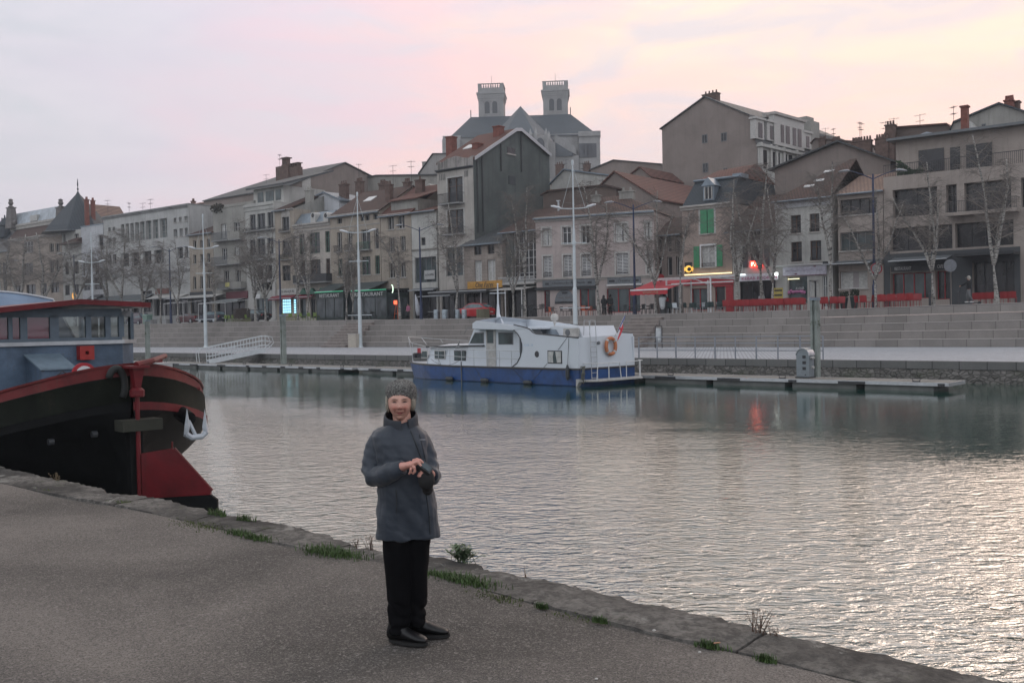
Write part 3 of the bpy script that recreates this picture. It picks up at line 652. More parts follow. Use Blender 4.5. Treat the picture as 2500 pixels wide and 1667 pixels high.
		o = mb.build(name, mats); o.location = s.fr.W(s.x0+xa, s.d-out+thick-.003, s.z0+zb); o.rotation_euler = (0, 0, s.fr.a)
		return tag(o, label, 'sign')
	def part(s, mb, name, mat, par=None, smooth=False): return mb.build(name, mat, par or s.root, smooth)
	def box(s, name, mat, Xa, Ya, Xb, Yb, y0, y1, par=None):
		xm = (Xa+Xb)/2; ym = (Ya+Yb)/2; mb = MB()
		mb.box(s.P(Xa, ym, y0)[0], y0, s.Z(xm, Yb, y0), s.P(Xb, ym, y0)[0], y1, s.Z(xm, Ya, y0)); return mb.build(name, mat, par or s.root)
def chain_house(name, label, cvt, d0, pts, Ls, wallm, roofm, fr=BANK, zlow=3.0, x=None, axis='x', over=.25, cat='building', t=.16):
	"""a house whose end wall outline (pts: top chain, front to back) is known; axis 'x': end wall faces +x and the body runs to -x by Ls;
	axis 'y': end wall faces the river and the body runs back by Ls"""
	if axis == 'x':
		sx = fr.hit(*cvt(*pts[0]), d0)[0] if x is None else x
		ch = [fr.hitx(*cvt(*p), sx) for p in pts]; ox, oy = sx, d0
	else:
		ch = [fr.hit(*cvt(*p), d0) for p in pts]; ox, oy = ch[0][0], d0
	root = thing(name, label, cat, fr, ox, oy, zlow); n = len(ch)
	if axis == 'x':
		A = [(0, y-oy, z-zlow) for y, z in ch]; B = [(-L, y-oy, z-zlow) for (y, z), L in zip(ch, Ls)]; dv = Vector((1, 0, 0))
	else:
		A = [(x_-ox, 0, z-zlow) for x_, z in ch]; B = [(x_-ox, L, z-zlow) for (x_, z), L in zip(ch, Ls)]; dv = Vector((0, -1, 0))
	mb = MB()
	fa = [(A[0][0], A[0][1], 0)]+A+[(A[-1][0], A[-1][1], 0)]; fb = [(B[0][0], B[0][1], 0)]+B+[(B[-1][0], B[-1][1], 0)]
	mb.add(fa, [tuple(range(n+2))]); mb.add(fb, [tuple(range(n+1, -1, -1))])
	mb.add([fa[0], fa[1], fb[1], fb[0]], [(0, 1, 2, 3)]); mb.add([fa[-1], fa[-2], fb[-2], fb[-1]], [(0, 3, 2, 1)])
	w_ = fixn(mb.build('wall', wallm, root))
	rb = MB()
	for i in range(n-1):
		a, b_, c, d_ = Vector(A[i]), Vector(A[i+1]), Vector(B[i+1]), Vector(B[i])
		e = (b_-a).normalized()
		if i == 0: a = a-e*over; d_ = d_-e*over
		if i == n-2: b_ = b_+e*over; c = c+e*over
		a = a+dv*over; b_ = b_+dv*over; u = Vector((0, 0, .01)); q = Vector((0, 0, t))
		rb.hexa([a+u, b_+u, c+u, d_+u, a+q, b_+q, c+q, d_+q])
	r = fixn(rb.build('roof', roofm, root))
	class G: pass
	g = G(); g.root = root; g.roof = r; g.x0, g.d, g.z0, g.fr, g.cvt = ox, oy, zlow, fr, cvt
	g.P = lambda X, Y, yo=0: (fr.hit(*cvt(X, Y), oy+yo)[0]-ox, fr.hit(*cvt(X, Y), oy+yo)[1]-zlow)
	g.chimney = lambda *a, **k: House.chimney(g, *a, **k); g.antenna = lambda *a, **k: House.antenna(g, *a, **k)
	def onx(Xa, Ya, Xb, Yb, mat=m_gldark, name='window', fm=m_greyf):   # opening on the +x end wall
		xm, ym = (Xa+Xb)/2, (Ya+Yb)/2; ya, yb = fr.hitx(*cvt(Xa, ym), ox)[0]-oy, fr.hitx(*cvt(Xb, ym), ox)[0]-oy; zt, zb = fr.hitx(*cvt(xm, Ya), ox)[1]-zlow, fr.hitx(*cvt(xm, Yb), ox)[1]-zlow
		mb = MB(); f = .07
		for (a, b_, c, e) in ((ya, yb, zt-f, zt), (ya, yb, zb, zb+f), (ya, ya+f, zb+f, zt-f), (yb-f, yb, zb+f, zt-f), ((ya+yb)/2-.03, (ya+yb)/2+.03, zb+f, zt-f)): mb.box(.003, a, c, .06, b_, e)
		o = mb.build(name, fm, root); p = MB(); p.box(.002, ya+f, zb+f, .02, yb-f, zt-f); p.build('pane', mat, o); return o
	def ony(Xa, Ya, Xb, Yb, mat=m_gldark, name='window', fm=m_greyf):
		xm, ym = (Xa+Xb)/2, (Ya+Yb)/2; xa, xb = g.P(Xa, ym)[0], g.P(Xb, ym)[0]; zt, zb = g.P(xm, Ya)[1], g.P(xm, Yb)[1]
		mb = MB(); f = .07
		for (a, b_, c, e) in ((xa, xb, zt-f, zt), (xa, xb, zb, zb+f), (xa, xa+f, zb+f, zt-f), (xb-f, xb, zb+f, zt-f), ((xa+xb)/2-.03, (xa+xb)/2+.03, zb+f, zt-f)): mb.box(a, -.06, c, b_, -.003, e)
		o = mb.build(name, fm, root); p = MB(); p.box(xa+f, -.02, zb+f, xb-f, -.002, zt-f); p.build('pane', mat, o); return o
	g.onx, g.ony = onx, ony
	return g
# ================================================================ the row of houses along the terrace
p_pink = plaster('pink_plaster', (.45, .385, .365), .35, .10, .3)
p_beige = plaster('beige_plaster', (.38, .33, .275), .6, .12, .5)
p_grey = plaster('grey_plaster', (.33, .32, .295), .6, .12, .5)
p_pale = plaster('pale_plaster', (.47, .465, .44), .5, .12, .45)
p_white = plaster('white_plaster', (.50, .51, .53), .35, .1, .35)
p_conc = plaster('concrete', (.30, .30, .30), .6, .15, .5)
p_dgrey = plaster('dark_cement_render', (.115, .13, .125), .7, .12, .7, (.05, .05, .05))
p_tan = plaster('tan_plaster', (.255, .215, .195), .35, .08, .35)
p_slab = plaster('beige_concrete', (.34, .295, .265), .4, .1, .4)
p_dk = plaster('dark_grey_panel', (.075, .08, .085), .3, .05, .2, (.03, .03, .03))
ashl = blocks('ashlar', (.36, .31, .275), .8, .36, (.16, .14, .12), .012, .12, (0, 2), .5)
h = House('corner_house', 'dark roofed house at the far end, mostly hidden behind bare trees', R1, -420, 106, 900)
h.row([(-30, 10), (40, 75), (-110, -70)], 40, 880, 1000).row([(-30, 10), (40, 75)], 40, 1080, 1180)
h.wall(p_beige, h.Z(50, 745)); h.gable_roof(m_slate, h.Z(50, 500, 5)-h.Z(50, 745), .3)
for i, X in enumerate((22, 50)):
	x, z = h.P(X, 430-i*30, 3); mb = MB(); mb.lathe([(.9, z-3.5), (.9, z-1.6), (1.1, z-1.5), (.95, z-.9), (.5, z-.35), (.15, z), (.1, z+.5)], 12, (x, 3, 0)); h.part(mb, 'dome', m_slate, h.roof)
h = House('mansion', 'stone mansion with a pale attic between two dormers topped by urns', R1, 108, 664, 900)
h.win(245, 652, 352, 770, 'w', n=2, h=[.6]); h.win(527, 672, 572, 765, 'c'); h.win(590, 668, 632, 765, 'c')
h.row([(245, 350), (527, 572), (590, 632)], 300, 880, 1010, 'c').row([(150, 230), (280, 380), (430, 500), (540, 630)], 300, 1110, 1215, 'o')
h.wall(plaster('mansion_stone', (.38, .325, .28), .4, .1, .35), h.Z(390, 602)); h.cornice(h.H+.15, None, .45, .35)
z2 = h.Z(380, 492, 1.2)
mb = MB(); mb.hexa([(-.2, -.3, h.H+.15), (h.W+.1, -.3, h.H+.15), (h.W+.1, 10, h.H+.15), (-.2, 10, h.H+.15), (.4, 1.2, z2), (h.W-.3, 1.2, z2), (h.W-.3, 9, z2), (.4, 9, z2)])
h.roof = fixn(h.part(mb, 'roof', m_tileb))
za, zb = h.Z(380, 440, 1.0), h.Z(380, 318, 1.6); xa, xb = h.P(120, 400, 1.2)[0], h.P(610, 400, 1.2)[0]
mb = MB(); mb.box(xa, .95, z2-.1, xb, 6, za-.35); mb.box(xa-.1, .8, za-.35, xb+.1, 6, za); h.part(mb, 'attic', m_stonet)
mb = MB(); mb.hexa([(xa, 1.0, za), (xb, 1.0, za), (xb, 6, za), (xa, 6, za), (xa, 1.7, zb), (xb, 1.7, zb), (xb, 5, zb), (xa, 5, zb)]); h.part(mb, 'attic_roof', plain('pale_glass_roof', (.34, .38, .42), .4, .2, .35, 1.2))
mb = MB(); mb.box(h.P(325, 400, 1)[0], .9, h.Z(360, 435, 1), h.P(400, 400, 1)[0], 1.5, h.Z(360, 372, 1)); h.part(mb, 'dormer', m_offw)
for X in (110, 640):
	x = h.P(X, 400, .6)[0]; z = h.Z(X, 300, .6); zf = h.Z(X, 195, .6); zl = h.Z(X, 440, .6)-1.2; mb = MB()
	mb.hexa([(x-1.25, .2, zl), (x+1.25, .2, zl), (x+1.25, 1.3, zl), (x-1.25, 1.3, zl), (x-.75, .35, z), (x+.75, .35, z), (x+.75, 1.2, z), (x-.75, 1.2, z)])
	mb.box(x-.9, .25, z, x+.9, 1.3, z+.18)
	hh = zf-z; mb.lathe([(.42, z+.18), (.5, z+.3), (.22, z+.3*hh), (.34, z+.42*hh), (.45, z+.55*hh), (.30, z+.75*hh), (.36, z+.9*hh), (.06, z+hh)], 10, (x, .75, 0))
	for sx in (-1, 1): mb.ball((x+sx*1.3, .75, zl+.9), (.42, .4, .5), 10, 6)
	h.part(mb, 'stone_dormer', m_brick2 if 0 else plain('weathered_stone', (.16, .145, .14), .85, 0, .35, 2))
h = House('turret_house', 'house with a tall pointed slate turret roof', R1, 666, 868, 900)
h.win(674, 568, 696, 662, 'c'); h.win(790, 570, 836, 640, 'c'); h.row([(690, 730), (790, 835)], 750, 870, 1000, 'o'); h.row([(690, 740), (780, 840)], 750, 1110, 1220, 'o')
h.wall(p_pale, h.Z(766, 534))
x, z = h.P(828, 128, 3.0); zb = h.Z(766, 530, .0); r = (h.P(1000, 530, 0)[0]-h.P(645, 530, 0)[0])/2*1.15
mb = MB(); mb.lathe([(r, zb-.2), (r*.93, zb+.05), (r*.83, zb+(z-zb)*.14), (r*.47, zb+(z-zb)*.52), (r*.06, z-.4), (.05, z+.2), (.16, z+.5), (.04, z+.8), (.12, z+1.2), (.03, z+2.2)], 8, (x, 3, 0)); h.roof = h.part(mb, 'turret_roof', m_slate)
mb = MB(); x0, z0 = h.P(690, 692); x1, z1 = h.P(850, 612); mb.hexa([(x0, -1.3, z0), (x1+.6, -1.3, z0), (x1+.6, 0, z0), (x0, 0, z0), (x1-1.2, -.25, z1), (x1+.6, -.25, z1), (x1+.6, 0, z1), (x1-1.2, 0, z1)]); h.part(mb, 'lean_to_roof', m_tileb)
h.chimney(920, 205, 7, 6, 2.0, m_brick); h.chimney(986, 215, 6, 7, 3.5, m_brick)
h = House('gabled_annex', 'pale blank gabled wall beside the slate turret', R1, 870, 1104, 900)
h.win(1052, 580, 1100, 742, 'hole', gm=m_gldark); h.row([(880, 905), (935, 960), (1000, 1050)], 950, 870, 1010, 'c'); h.row([(885, 960), (1000, 1090)], 950, 1040, 1170, 'gr')
h.wall(p_white, h.Z(985, 485)); h.flat_roof(m_zinc, .15); h.awning(1000, 1104, 1215, 1250, 1.2, m_dark)
g = chain_house('red_roof_house', 'house with a steep reddish roof behind the slate turret', R1, 26, [(905, 520), (935, 262), (1065, 480)], [6, 6, 6], p_tan, m_tilet, axis='y', zlow=4)
h = House('colonnaded_block', 'pale modern block with a row of tall slots between white columns', R1, 1106, 2012, 700, depth=13)
h.row([(1285, 1322), (1335, 1372), (1384, 1422), (1434, 1478), (1488, 1540), (1550, 1612), (1624, 1686), (1698, 1780)], 1500, 442, 640, 'hole', gm=glassy('slot_glass', (.10, .115, .115), .4), sill=False, h=[.33, .66], fm=m_offw)
h.row([(1150, 1180), (1196, 1226)], 1190, 500, 545, 'w').row([(1150, 1184), (1200, 1236)], 1190, 612, 706, 'w')
h.row([(1845, 1876), (1900, 1932), (1960, 1996)], 1920, 392, 442, 'w').row([(1845, 1884), (1908, 1942), (1965, 1998)], 1920, 515, 598, 'w').row([(1885, 1945), (1968, 1998)], 1920, 715, 830, 'o').row([(1150, 1184), (1200, 1236)], 1190, 790, 890, 'o')
h.row([(1290, 1370), (1400, 1480), (1520, 1610), (1640, 1740)], 1500, 760, 900, 'o').row([(1130, 1180), (1250, 1380), (1400, 1480)], 1400, 1265, 1420, 'shop', n=2, gm=m_gldark, sill=False).row([(1640, 2000)], 1750, 1262, 1440, 'shop', n=6, gm=m_gldark, sill=False).win(1500, 1175, 1618, 1400, 'shop', n=1, gm=m_gldark, sill=False)
h.wall(plaster('pale_concrete', (.46, .46, .45), .45, .1, .45), h.Z(1500, 338), .45); h.cornice(h.H+.1, p_conc, .4, .3); h.flat_roof(p_conc, .2)
zz_ = h.Z(1500, 985); mb = MB(); mb.box(0, -.12, zz_-.35, h.W, -.003, zz_); h.part(mb, 'ledge', p_conc)
h.awning(1040, 1640, 1225, 1290, 2.2, plain('grey_awning', (.09, .10, .105), .8), .2, 1300)
h.awning(1650, 2010, 1210, 1245, 1.6, m_offw, .0, 1900)
h.sign(1650, 1152, 1792, 1206, plain('rust_sign', (.16, .06, .045), .6), 'rust brown sign on the pale modern block', frame=m_brownf)
h.sign(770, 1205, 825, 1255, glow('amber_lamp_disc', (1, .55, .12), .5), 'round amber lit sign low on the street in front of the turret house', out=2.5, name='lit_sign') if 0 else None
for X, Y, hh in ((1145, 210, 5.5), (1372, 240, 2.6), (1518, 240, 2.2), (1598, 200, 3.4)): h.antenna(X, Y, hh, 4, X)
g = chain_house('pink_roof_hall', 'low hall with a pinkish corrugated roof behind the modern block', R2, 33, [(-60, 470), (190, 432), (370, 468)], [10]*3, p_tan, plain('pink_sheet_roof', (.55, .36, .31), .6, 0, .2, 1), axis='y', zlow=4)
g.chimney(82, 415, 8, 1.5, 2)
h = House('beige_house', 'narrow beige house with three rows of small dark windows', R2, 47, 266, 900)
for ya, yb in ((768, 842), (898, 980), (1098, 1215)): h.row([(80, 108), (143, 170), (206, 234)], 150, ya, yb, 'c', sill=True)
h.win(60, 1300, 250, 1480, 'shop', n=3, gm=m_gldark)
h.wall(p_beige, h.Z(155, 712)); h.cornice(h.H+.05); h.gable_roof(m_tileb, 1.9, wallmat=p_beige)
h.awning(-60, 380, 1268, 1292, 2.2, m_offw, 0, 150, name='terrace_canopy'); h.box('fascia', m_dark, 50, 1240, 262, 1290, -.15, -.003)
h = House('balcony_house', 'grey apartment house with stacked concrete balconies', R2, 268, 561, 900)
h.row([(335, 386), (452, 506)], 400, 618, 752, 'w', n=1, sill=False).row([(345, 390), (460, 508)], 400, 842, 950, 'w', n=1, sill=False).row([(362, 408), (468, 512)], 400, 1048, 1160, 'c', n=1, sill=False).win(300, 1290, 555, 1480, 'shop', n=3, gm=m_gldark, sill=False)
h.wall(p_grey, h.Z(400, 470)); h.flat_roof(p_grey, .12); mb = MB(); mb.box(h.P(335, 460, 2)[0], 2, h.H, h.W-.3, 8, h.Z(430, 440, 2)); h.part(mb, 'roof_storey', p_grey)
for a, b_ in ((702, 785), (925, 1005)): h.balcony(292, 440, a, b_, .9, p_conc, rmat=m_greyf); h.balcony(446, 552, a-8, b_-12, .9, p_conc, True, p_grey)
h.balcony(345, 440, 1155, 1225, .8, p_conc, rmat=m_greyf); h.balcony(468, 560, 1150, 1215, .8, p_conc, True, p_grey)
h.box('fascia', plain('dark_red_fascia', (.12, .02, .03), .5), 380, 1238, 575, 1302, -.2, -.003); h.awning(330, 565, 1300, 1318, 1.4, plain('striped_grey_awning', (.20, .22, .22), .8), .25)
mb = MB(); R = random.Random(8)
for i in range(160):
	x, z = h.P(R.gauss(300, 24), R.gauss(478, 18), -.1); mb.ball((x, R.uniform(-.5, .3), z), R.uniform(.06, .16), 5, 3)
h.part(mb, 'foliage', plain('dry_foliage', (.05, .045, .035), .9))
h.sign(372, 1155, 410, 1195, plain('yellow_board', (.50, .46, .16), .6), 'small yellow notice on the lowest balcony of the grey apartment house', out=.95, thick=.03)
h = House('terrace_flats', 'tall pale flats with wide triple windows and a slate roofed penthouse', R2, 563, 831, 900)
for ya, yb in ((528, 668), (758, 905)): h.row([(596, 650), (664, 738), (758, 812)], 700, ya, yb, 'gr', sill=False, n=1, gm=m_glass)
h.row([(650, 720), (738, 800)], 700, 1005, 1130, 'o').row([(665, 735), (745, 800)], 700, 1155, 1230, 'o').win(655, 1300, 800, 1480, 'gr', n=2, gm=m_glass2)
h.wall(p_pale, h.Z(700, 438)); h.flat_roof(p_pale, .1); h.cornice(h.H+.1, p_pale, .9, .25)
h.balcony(572, 828, 660, 690, .7, p_conc, rmat=m_iron, slab=.1); h.balcony(572, 828, 905, 955, .8, p_conc, rmat=m_iron, slab=.15); h.balcony(650, 805, 1125, 1160, .6, p_conc, rmat=m_white, slab=.1)
xa, xb = h.P(632, 400, 2)[0], h.P(905, 400, 2)[0]; za, zb = h.Z(760, 432, 2), h.Z(760, 292, 2)
ph = MB(); ph.box(xa, 2, za-.5, xb, 9, zb); ph = h.part(ph, 'penthouse', p_pale)
for a, b_ in ((672, 722), (746, 816), (836, 880)):
	o = MB(); o.box(h.P(a, 400, 2)[0], 1.93, h.Z(760, 418, 2), h.P(b_, 400, 2)[0], 1.997, h.Z(760, 325, 2)); o.build('penthouse_window', m_glass2, ph)
mb = MB(); mb.hexa([(xa-.6, 1.2, zb-.1), (xb+1.2, 1.2, zb-.1), (xb+1.2, 9.5, zb+2.4), (xa-.6, 9.5, zb+2.4), (xa-.6, 1.2, zb+.15), (xb+1.2, 1.2, zb+.15), (xb+1.2, 9.5, zb+2.65), (xa-.6, 9.5, zb+2.65)]); h.part(mb, 'penthouse_roof', m_slate2, ph)
h.box('pilaster', m_offw, 585, 1150, 640, 1490, -.12, -.003); h.box('pilaster', m_offw, 806, 1150, 830, 1490, -.12, -.003)
h.sign(650, 1262, 692, 1302, m_white, 'small white notice above the entrance of the tall flats', out=.15, thick=.04)
h = House('arched_window_house', 'narrow beige house with an arched top window and a lit agency shop', R2, 833, 1005, 900)
h.win(893, 560, 958, 680, 'gr', n=1, sur=m_stonet); h.win(893, 775, 978, 925, 'o', n=1); h.win(893, 1000, 968, 1140, 'o', n=1)
h.wall(p_beige, h.Z(915, 492)); h.cornice(h.H+.05)
mb = MB(); cx, cz = h.P(925, 560); n = 10; r = h.P(958, 600)[0]-h.P(893, 600)[0]; r /= 2
mb.prism([(cx+r*1.25*cos(pi*i/n), cz+r*1.15*sin(pi*i/n)+.17) for i in range(n+1)], 1, -.04, -.003); h.part(mb, 'arch_hood', m_stonet)
h.gable_roof(m_tileb, h.Z(1095, 385, 5.5)-h.H, wallmat=p_grey, x1=h.P(1110, 400, 3)[0]); h.balcony(880, 970, 668, 700, .4, p_conc, slab=.1); h.balcony(885, 975, 905, 955, .5, p_conc, slab=.1, rmat=plain('potted_greenery', (.05, .06, .03), .9))
lit = glow('lit_window_posters', (.42, .85, 1.0), .55)
def posters(mb, w_, hh, y):
	for i in range(4):
		for j in range(5):
			a, c = w_*(i+.12)/4, hh*(j+.10)/5; e = .06*((i*7+j*3) % 3); mb.box(a+e*.2, y-.02, c, a+w_*.20, y-.001, c+hh*.155, 1)
h.win(826, 1300, 870, 1480, 'c'); h.win(880, 1305, 1003, 1480, 'shop', n=0, gm=m_glass2)
h2 = House('zinc_mansard_house', 'cream house with an ornate zinc mansard and small oval dormers', R2, 1007, 1334, 900)
h2.row([(1046, 1096), (1140, 1236), (1284, 1326)], 1180, 702, 892, 'g', sill=False).row([(1056, 1100), (1144, 1242), (1290, 1330)], 1180, 948, 1085, 'br', sill=False)
h2.win(1010, 1305, 1045, 1480, 'shop', n=0, gm=lit if 0 else m_glass2); h2.win(1055, 1305, 1110, 1480, 'shop', n=0, gm=m_glass2); h2.win(1150, 1305, 1198, 1480, 'o'); h2.win(1240, 1300, 1330, 1490, 'shop', n=1, gm=m_glass2)
h2.wall(plaster('cream_stone', (.44, .40, .36), .35, .1, .3), h2.Z(1170, 622)); h2.cornice(h2.H+.12, None, .5, .35); h2.cornice(h2.Z(1180, 672), None, .2, .12)
z1 = h2.Z(1180, 520, 1); mb = MB(); mb.hexa([(0, .0, h2.H+.1), (h2.W, .0, h2.H+.1), (h2.W, 10, h2.H+.1), (0, 10, h2.H+.1), (.1, 1.1, z1), (h2.W-.1, 1.1, z1), (h2.W-.1, 9, z1), (.1, 9, z1)]); h2.roof = h2.part(mb, 'mansard_roof', m_zinc)
for X in (1185, 1302):
	x, z = h2.P(X, 548, .2); mb = MB(); mb.tube([(x, -.05, z), (x, .9, z)], (.42), 14); mb.box(x-.42, -.04, z-.9, x+.42, .8, z); h2.part(mb, 'dormer', m_offw, h2.roof); mb = MB(); mb.tube([(x, -.07, z), (x, -.05, z)], (.27), 12); h2.part(mb, 'pane', m_gldark, h2.roof)
h2.balcony(1040, 1346, 1083, 1165, .9, p_conc, True, m_dark);
mb = MB(); p = [h2.P(X, Y, 5) for X, Y in ((1196, 500), (1196, 372), (1262, 338), (1412, 405), (1412, 500))]; mb.prism(p, 1, 5, 10); h2.part(mb, 'rear_gable', p_white); mb = MB(); p = [h2.P(X, Y, 4.8) for X, Y in ((1190, 375), (1190, 362), (1262, 326), (1418, 396), (1418, 410), (1262, 340))]; mb.prism(p, 1, 4.8, 10.1); h2.part(mb, 'rear_roof', m_zinc, h2.roof)
h2.chimney(1140, 315, 20, 6, 3, p_grey, 2);
h.sign(848, 1212, 1022, 1268, m_offw, 'pale agency fascia with thin dark lettering above the brightly lit window', 'CE DUQUE', m_dark, .45, .75)
o = h.sign(896, 1306, 972, 1436, plain('poster_back', (.10, .2, .3), .5), 'brightly lit blue panel of property posters in the agency window', None, lit, out=.06, extra=posters, name='poster_display')
o = h.sign(996, 1306, 1022, 1436, plain('poster_back', (.10, .2, .3), .5), 'narrow lit strip of posters beside the bigger blue poster panel', None, lit, out=.06, extra=lambda mb, w_, hh, y: [mb.box(w_*.15, y-.02, hh*(j+.1)/6, w_*.8, y-.001, hh*(j+.8)/6, 1) for j in range(6)], name='poster_display')
h.awning(810, 1020, 1275, 1300, .8, plain('wine_red_awning', (.20, .02, .035), .8), .18)
h2.awning(1055, 1200, 1262, 1285, .8, plain('wine_red_awning', (.20, .02, .035), .8), .18)
for X in (1080, 1158, 1240):
	x, z = h2.P(X, 1262, -.5); mb = MB(); mb.add([(x-.75, -.5, z), (x+.75, -.5, z), (x, -.5, z+.75), (x-.75, -.1, z), (x+.75, -.1, z), (x, -.1, z+.75)], [(0, 1, 2), (3, 5, 4), (0, 2, 5, 3), (1, 4, 5, 2)]); h2.part(mb, 'small_gable', m_greenf)
gfr = plain('dark_green_frame', (.014, .028, .026), .5, 0, .2)
h = House('twin_restaurant_house', 'greyish house with green windows above the glazed restaurant', R2, 1336, 1790, 900)
h.row([(1394, 1436), (1606, 1640), (1650, 1688), (1724, 1762)], 1560, 552, 604, 'gr'); h.row([(1392, 1436), (1486, 1530), (1612, 1696), (1732, 1772)], 1560, 684, 868, 'c', sill=False)
h.row([(1400, 1442), (1490, 1532), (1616, 1698), (1738, 1782)], 1560, 928, 1092, 'g'); h.row([(1340, 1440), (1480, 1600), (1620, 1780)], 1560, 1300, 1500, 'shop', n=2, gm=m_glass2, sill=False)
h.wall(p_beige, h.Z(1560, 528)); h.cornice(h.H+.1, None, .4, .3); h.gable_roof(m_tileb, 3.3, wallmat=p_beige); h.cornice(h.Z(1560, 635), None, .15, .08)
h.balcony(1600, 1715, 790, 868, .6, p_conc, rmat=m_greenf, slab=.12); h.balcony(1385, 1442, 820, 885, .4, p_conc, slab=.1); h.balcony(1480, 1535, 810, 875, .4, p_conc, slab=.1)
mb = MB(); x, z = h.P(1700, 440, 3.2); k = 3.3/5.5; mb.hexa([(x-.7, 2.6, h.H+2.6*k+.16), (x+.7, 2.6, h.H+2.6*k+.16), (x+.7, 3.6, h.H+3.6*k+.16), (x-.7, 3.6, h.H+3.6*k+.16), (x-.7, 2.6, h.H+2.6*k+.24), (x+.7, 2.6, h.H+2.6*k+.24), (x+.7, 3.6, h.H+3.6*k+.24), (x-.7, 3.6, h.H+3.6*k+.24)]); h.part(mb, 'skylight', m_white, h.roof)
h.chimney(1455, 262, 24, 7, 6.5, m_brick2, 3); h.chimney(1598, 235, 20, 8, 7, m_brick2, 4); h.antenna(1590, 75, 4.2, 7, 2); h.chimney(1820, 265, 22, 6, 6, m_brick2, 3)
h.awning(1336, 1500, 1165, 1232, 2.6, plain('green_grey_awning', (.045, .06, .06), .8), 0, 1420); h.awning(1600, 1860, 1150, 1218, 3.0, plain('green_grey_awning', (.045, .06, .06), .8), 0, 1730)
twin = h
def veranda(Xa, Xb, Yt, label, tw):
	fx = cv(*(450, 380, 3.734)); dd = FD-3.4
	x0 = BANK.hit(*fx(Xa, 1300), dd)[0]; x1 = BANK.hit(*fx(Xb, 1300), dd)[0]; z0 = ztop(x0); H = BANK.hit(*fx((Xa+Xb)/2, Yt), dd)[1]-z0; W_ = x1-x0
	t = thing('restaurant_veranda', label, 'veranda', BANK, x0, dd, z0)
	f = MB(); b = .09
	for i in range(4): x = (W_-b)*i/3; f.box(x, 0, 0, x+b, b, H-.75)
	f.box(0, -.02, H-.78, W_, .1, H-.02); f.box(0, 0, 0, W_, .05, .35)
	for x in (0, W_-b): f.box(x, b, 0, x+b, 3.3, .3); f.box(x, b, H-.9, x+b, 3.3, H-.3)
	f.build('frame', gfr, t)
	r = MB(); r.box(-.05, -.08, H-.02, W_+.05, 3.35, H+.06); r.build('roof', gfr, t)
	l = MB(); l.box(-.05, -.12, H-.02, W_+.05, -.085, H+.05); l.build('green_light_strip', glow('green_strip', (.10, .75, .40), .12), t)
	p = MB(); p.box(b, .03, .35, W_-b, .045, H-.78)
	for x in (.02, W_-.05): p.box(x, b, .3, x+.02, 3.3, H-.9)
	p.build('glazing', glassy('smoky_glass', (.045, .055, .06), .15), t)
	lt = MB(); put_text(lt, 'RESTAURANT', W_*.5, -.03, H-.42, W_*tw, .42, 0); lt.build('lettering', m_white, t)
veranda(1200, 1450, 1242, 'dark green glazed restaurant veranda, further of the two', .72)
veranda(1528, 1845, 1228, 'dark green glazed restaurant veranda beside the open black chairs', .82)
h = House('stone_front_house', 'weathered stone fronted house with tall dark windows and a tiled roof', R3, 92, 317, 1000)
h.row([(140, 186), (214, 264)], 200, 745, 842, 'c', sill=True).row([(150, 190), (234, 272)], 200, 900, 1008, 'c', sill=True).row([(150, 192), (232, 272)], 200, 1088, 1200, 'c', sill=True)
h.win(110, 1280, 300, 1480, 'shop', n=2, gm=m_gldark, sill=False)
h.wall(p_beige, h.Z(205, 732)); h.cornice(h.H+.08); h.gable_roof(m_tile, h.Z(240, 560, 5.5)-h.H, wallmat=p_grey)
mb = MB(); x0, z0 = h.P(160, 690, .5); x1, z1 = h.P(330, 600, 5); mb.box(x0, .6, h.H, h.W+.5, 5.5, h.H+1.6); h.part(mb, 'roof_dormer', p_grey, h.roof); mb = MB(); mb.hexa([(x0-.3, .2, h.H+1.5), (h.W+.8, .2, h.H+1.5), (h.W+.8, 5.7, h.H+3.2), (x0-.3, 5.7, h.H+3.2), (x0-.3, .2, h.H+1.62), (h.W+.8, .2, h.H+1.62), (h.W+.8, 5.7, h.H+3.32), (x0-.3, 5.7, h.H+3.32)]); h.part(mb, 'dormer_roof', m_tile, h.roof)
h.chimney(150, 515, 15, 7, 2.2, m_brick2, 2); h.chimney(285, 495, 18, 5, 5.5, m_brick2, 3); h.chimney(105, 505, 18, 5, 6.5, m_brick2, 3); h.antenna(178, 372, 5, 4, 1); h.antenna(312, 340, 5.5, 5, 5)
h = House('pale_wall_house', 'house with a blank pale upper wall and a broad bay window with a white notice', R3, 319, 503, 1000)
h.win(386, 905, 418, 962, 'o'); h.win(340, 1048, 498, 1235, 'gr', n=3, gm=m_glass2, sill=False); h.win(335, 1290, 500, 1500, 'shop', n=2, gm=m_gldark, sill=False)
h.wall(p_pale, h.Z(420, 712)); h.gable_roof(m_tile, 1.4, wallmat=p_pale); h.cornice(h.Z(420, 985), p_grey, .25, .15)
h.chimney(378, 480, 22, 6.5, 4, m_brick2, 1); mb = MB(); p = [h.P(X, Y, 7) for X, Y in ((408, 640), (408, 540), (440, 508), (510, 548), (510, 640))]; mb.prism(p, 1, 7, 11); h.part(mb, 'rear_gable', p_pale, h.roof)
h.sign(409, 1145, 486, 1212, m_blind, 'square white notice board in the broad bay window', 'LOOMIS', m_dark, .25, .8, out=.05, thick=.03)
h.awning(335, 520, 1275, 1290, 1.0, m_greyf, .1)
h = House('tall_blank_gable_house', 'tall narrow house with stained frieze, red tiled roof and huge blank grey gable', R3, 507, 774, 600, depth=16)
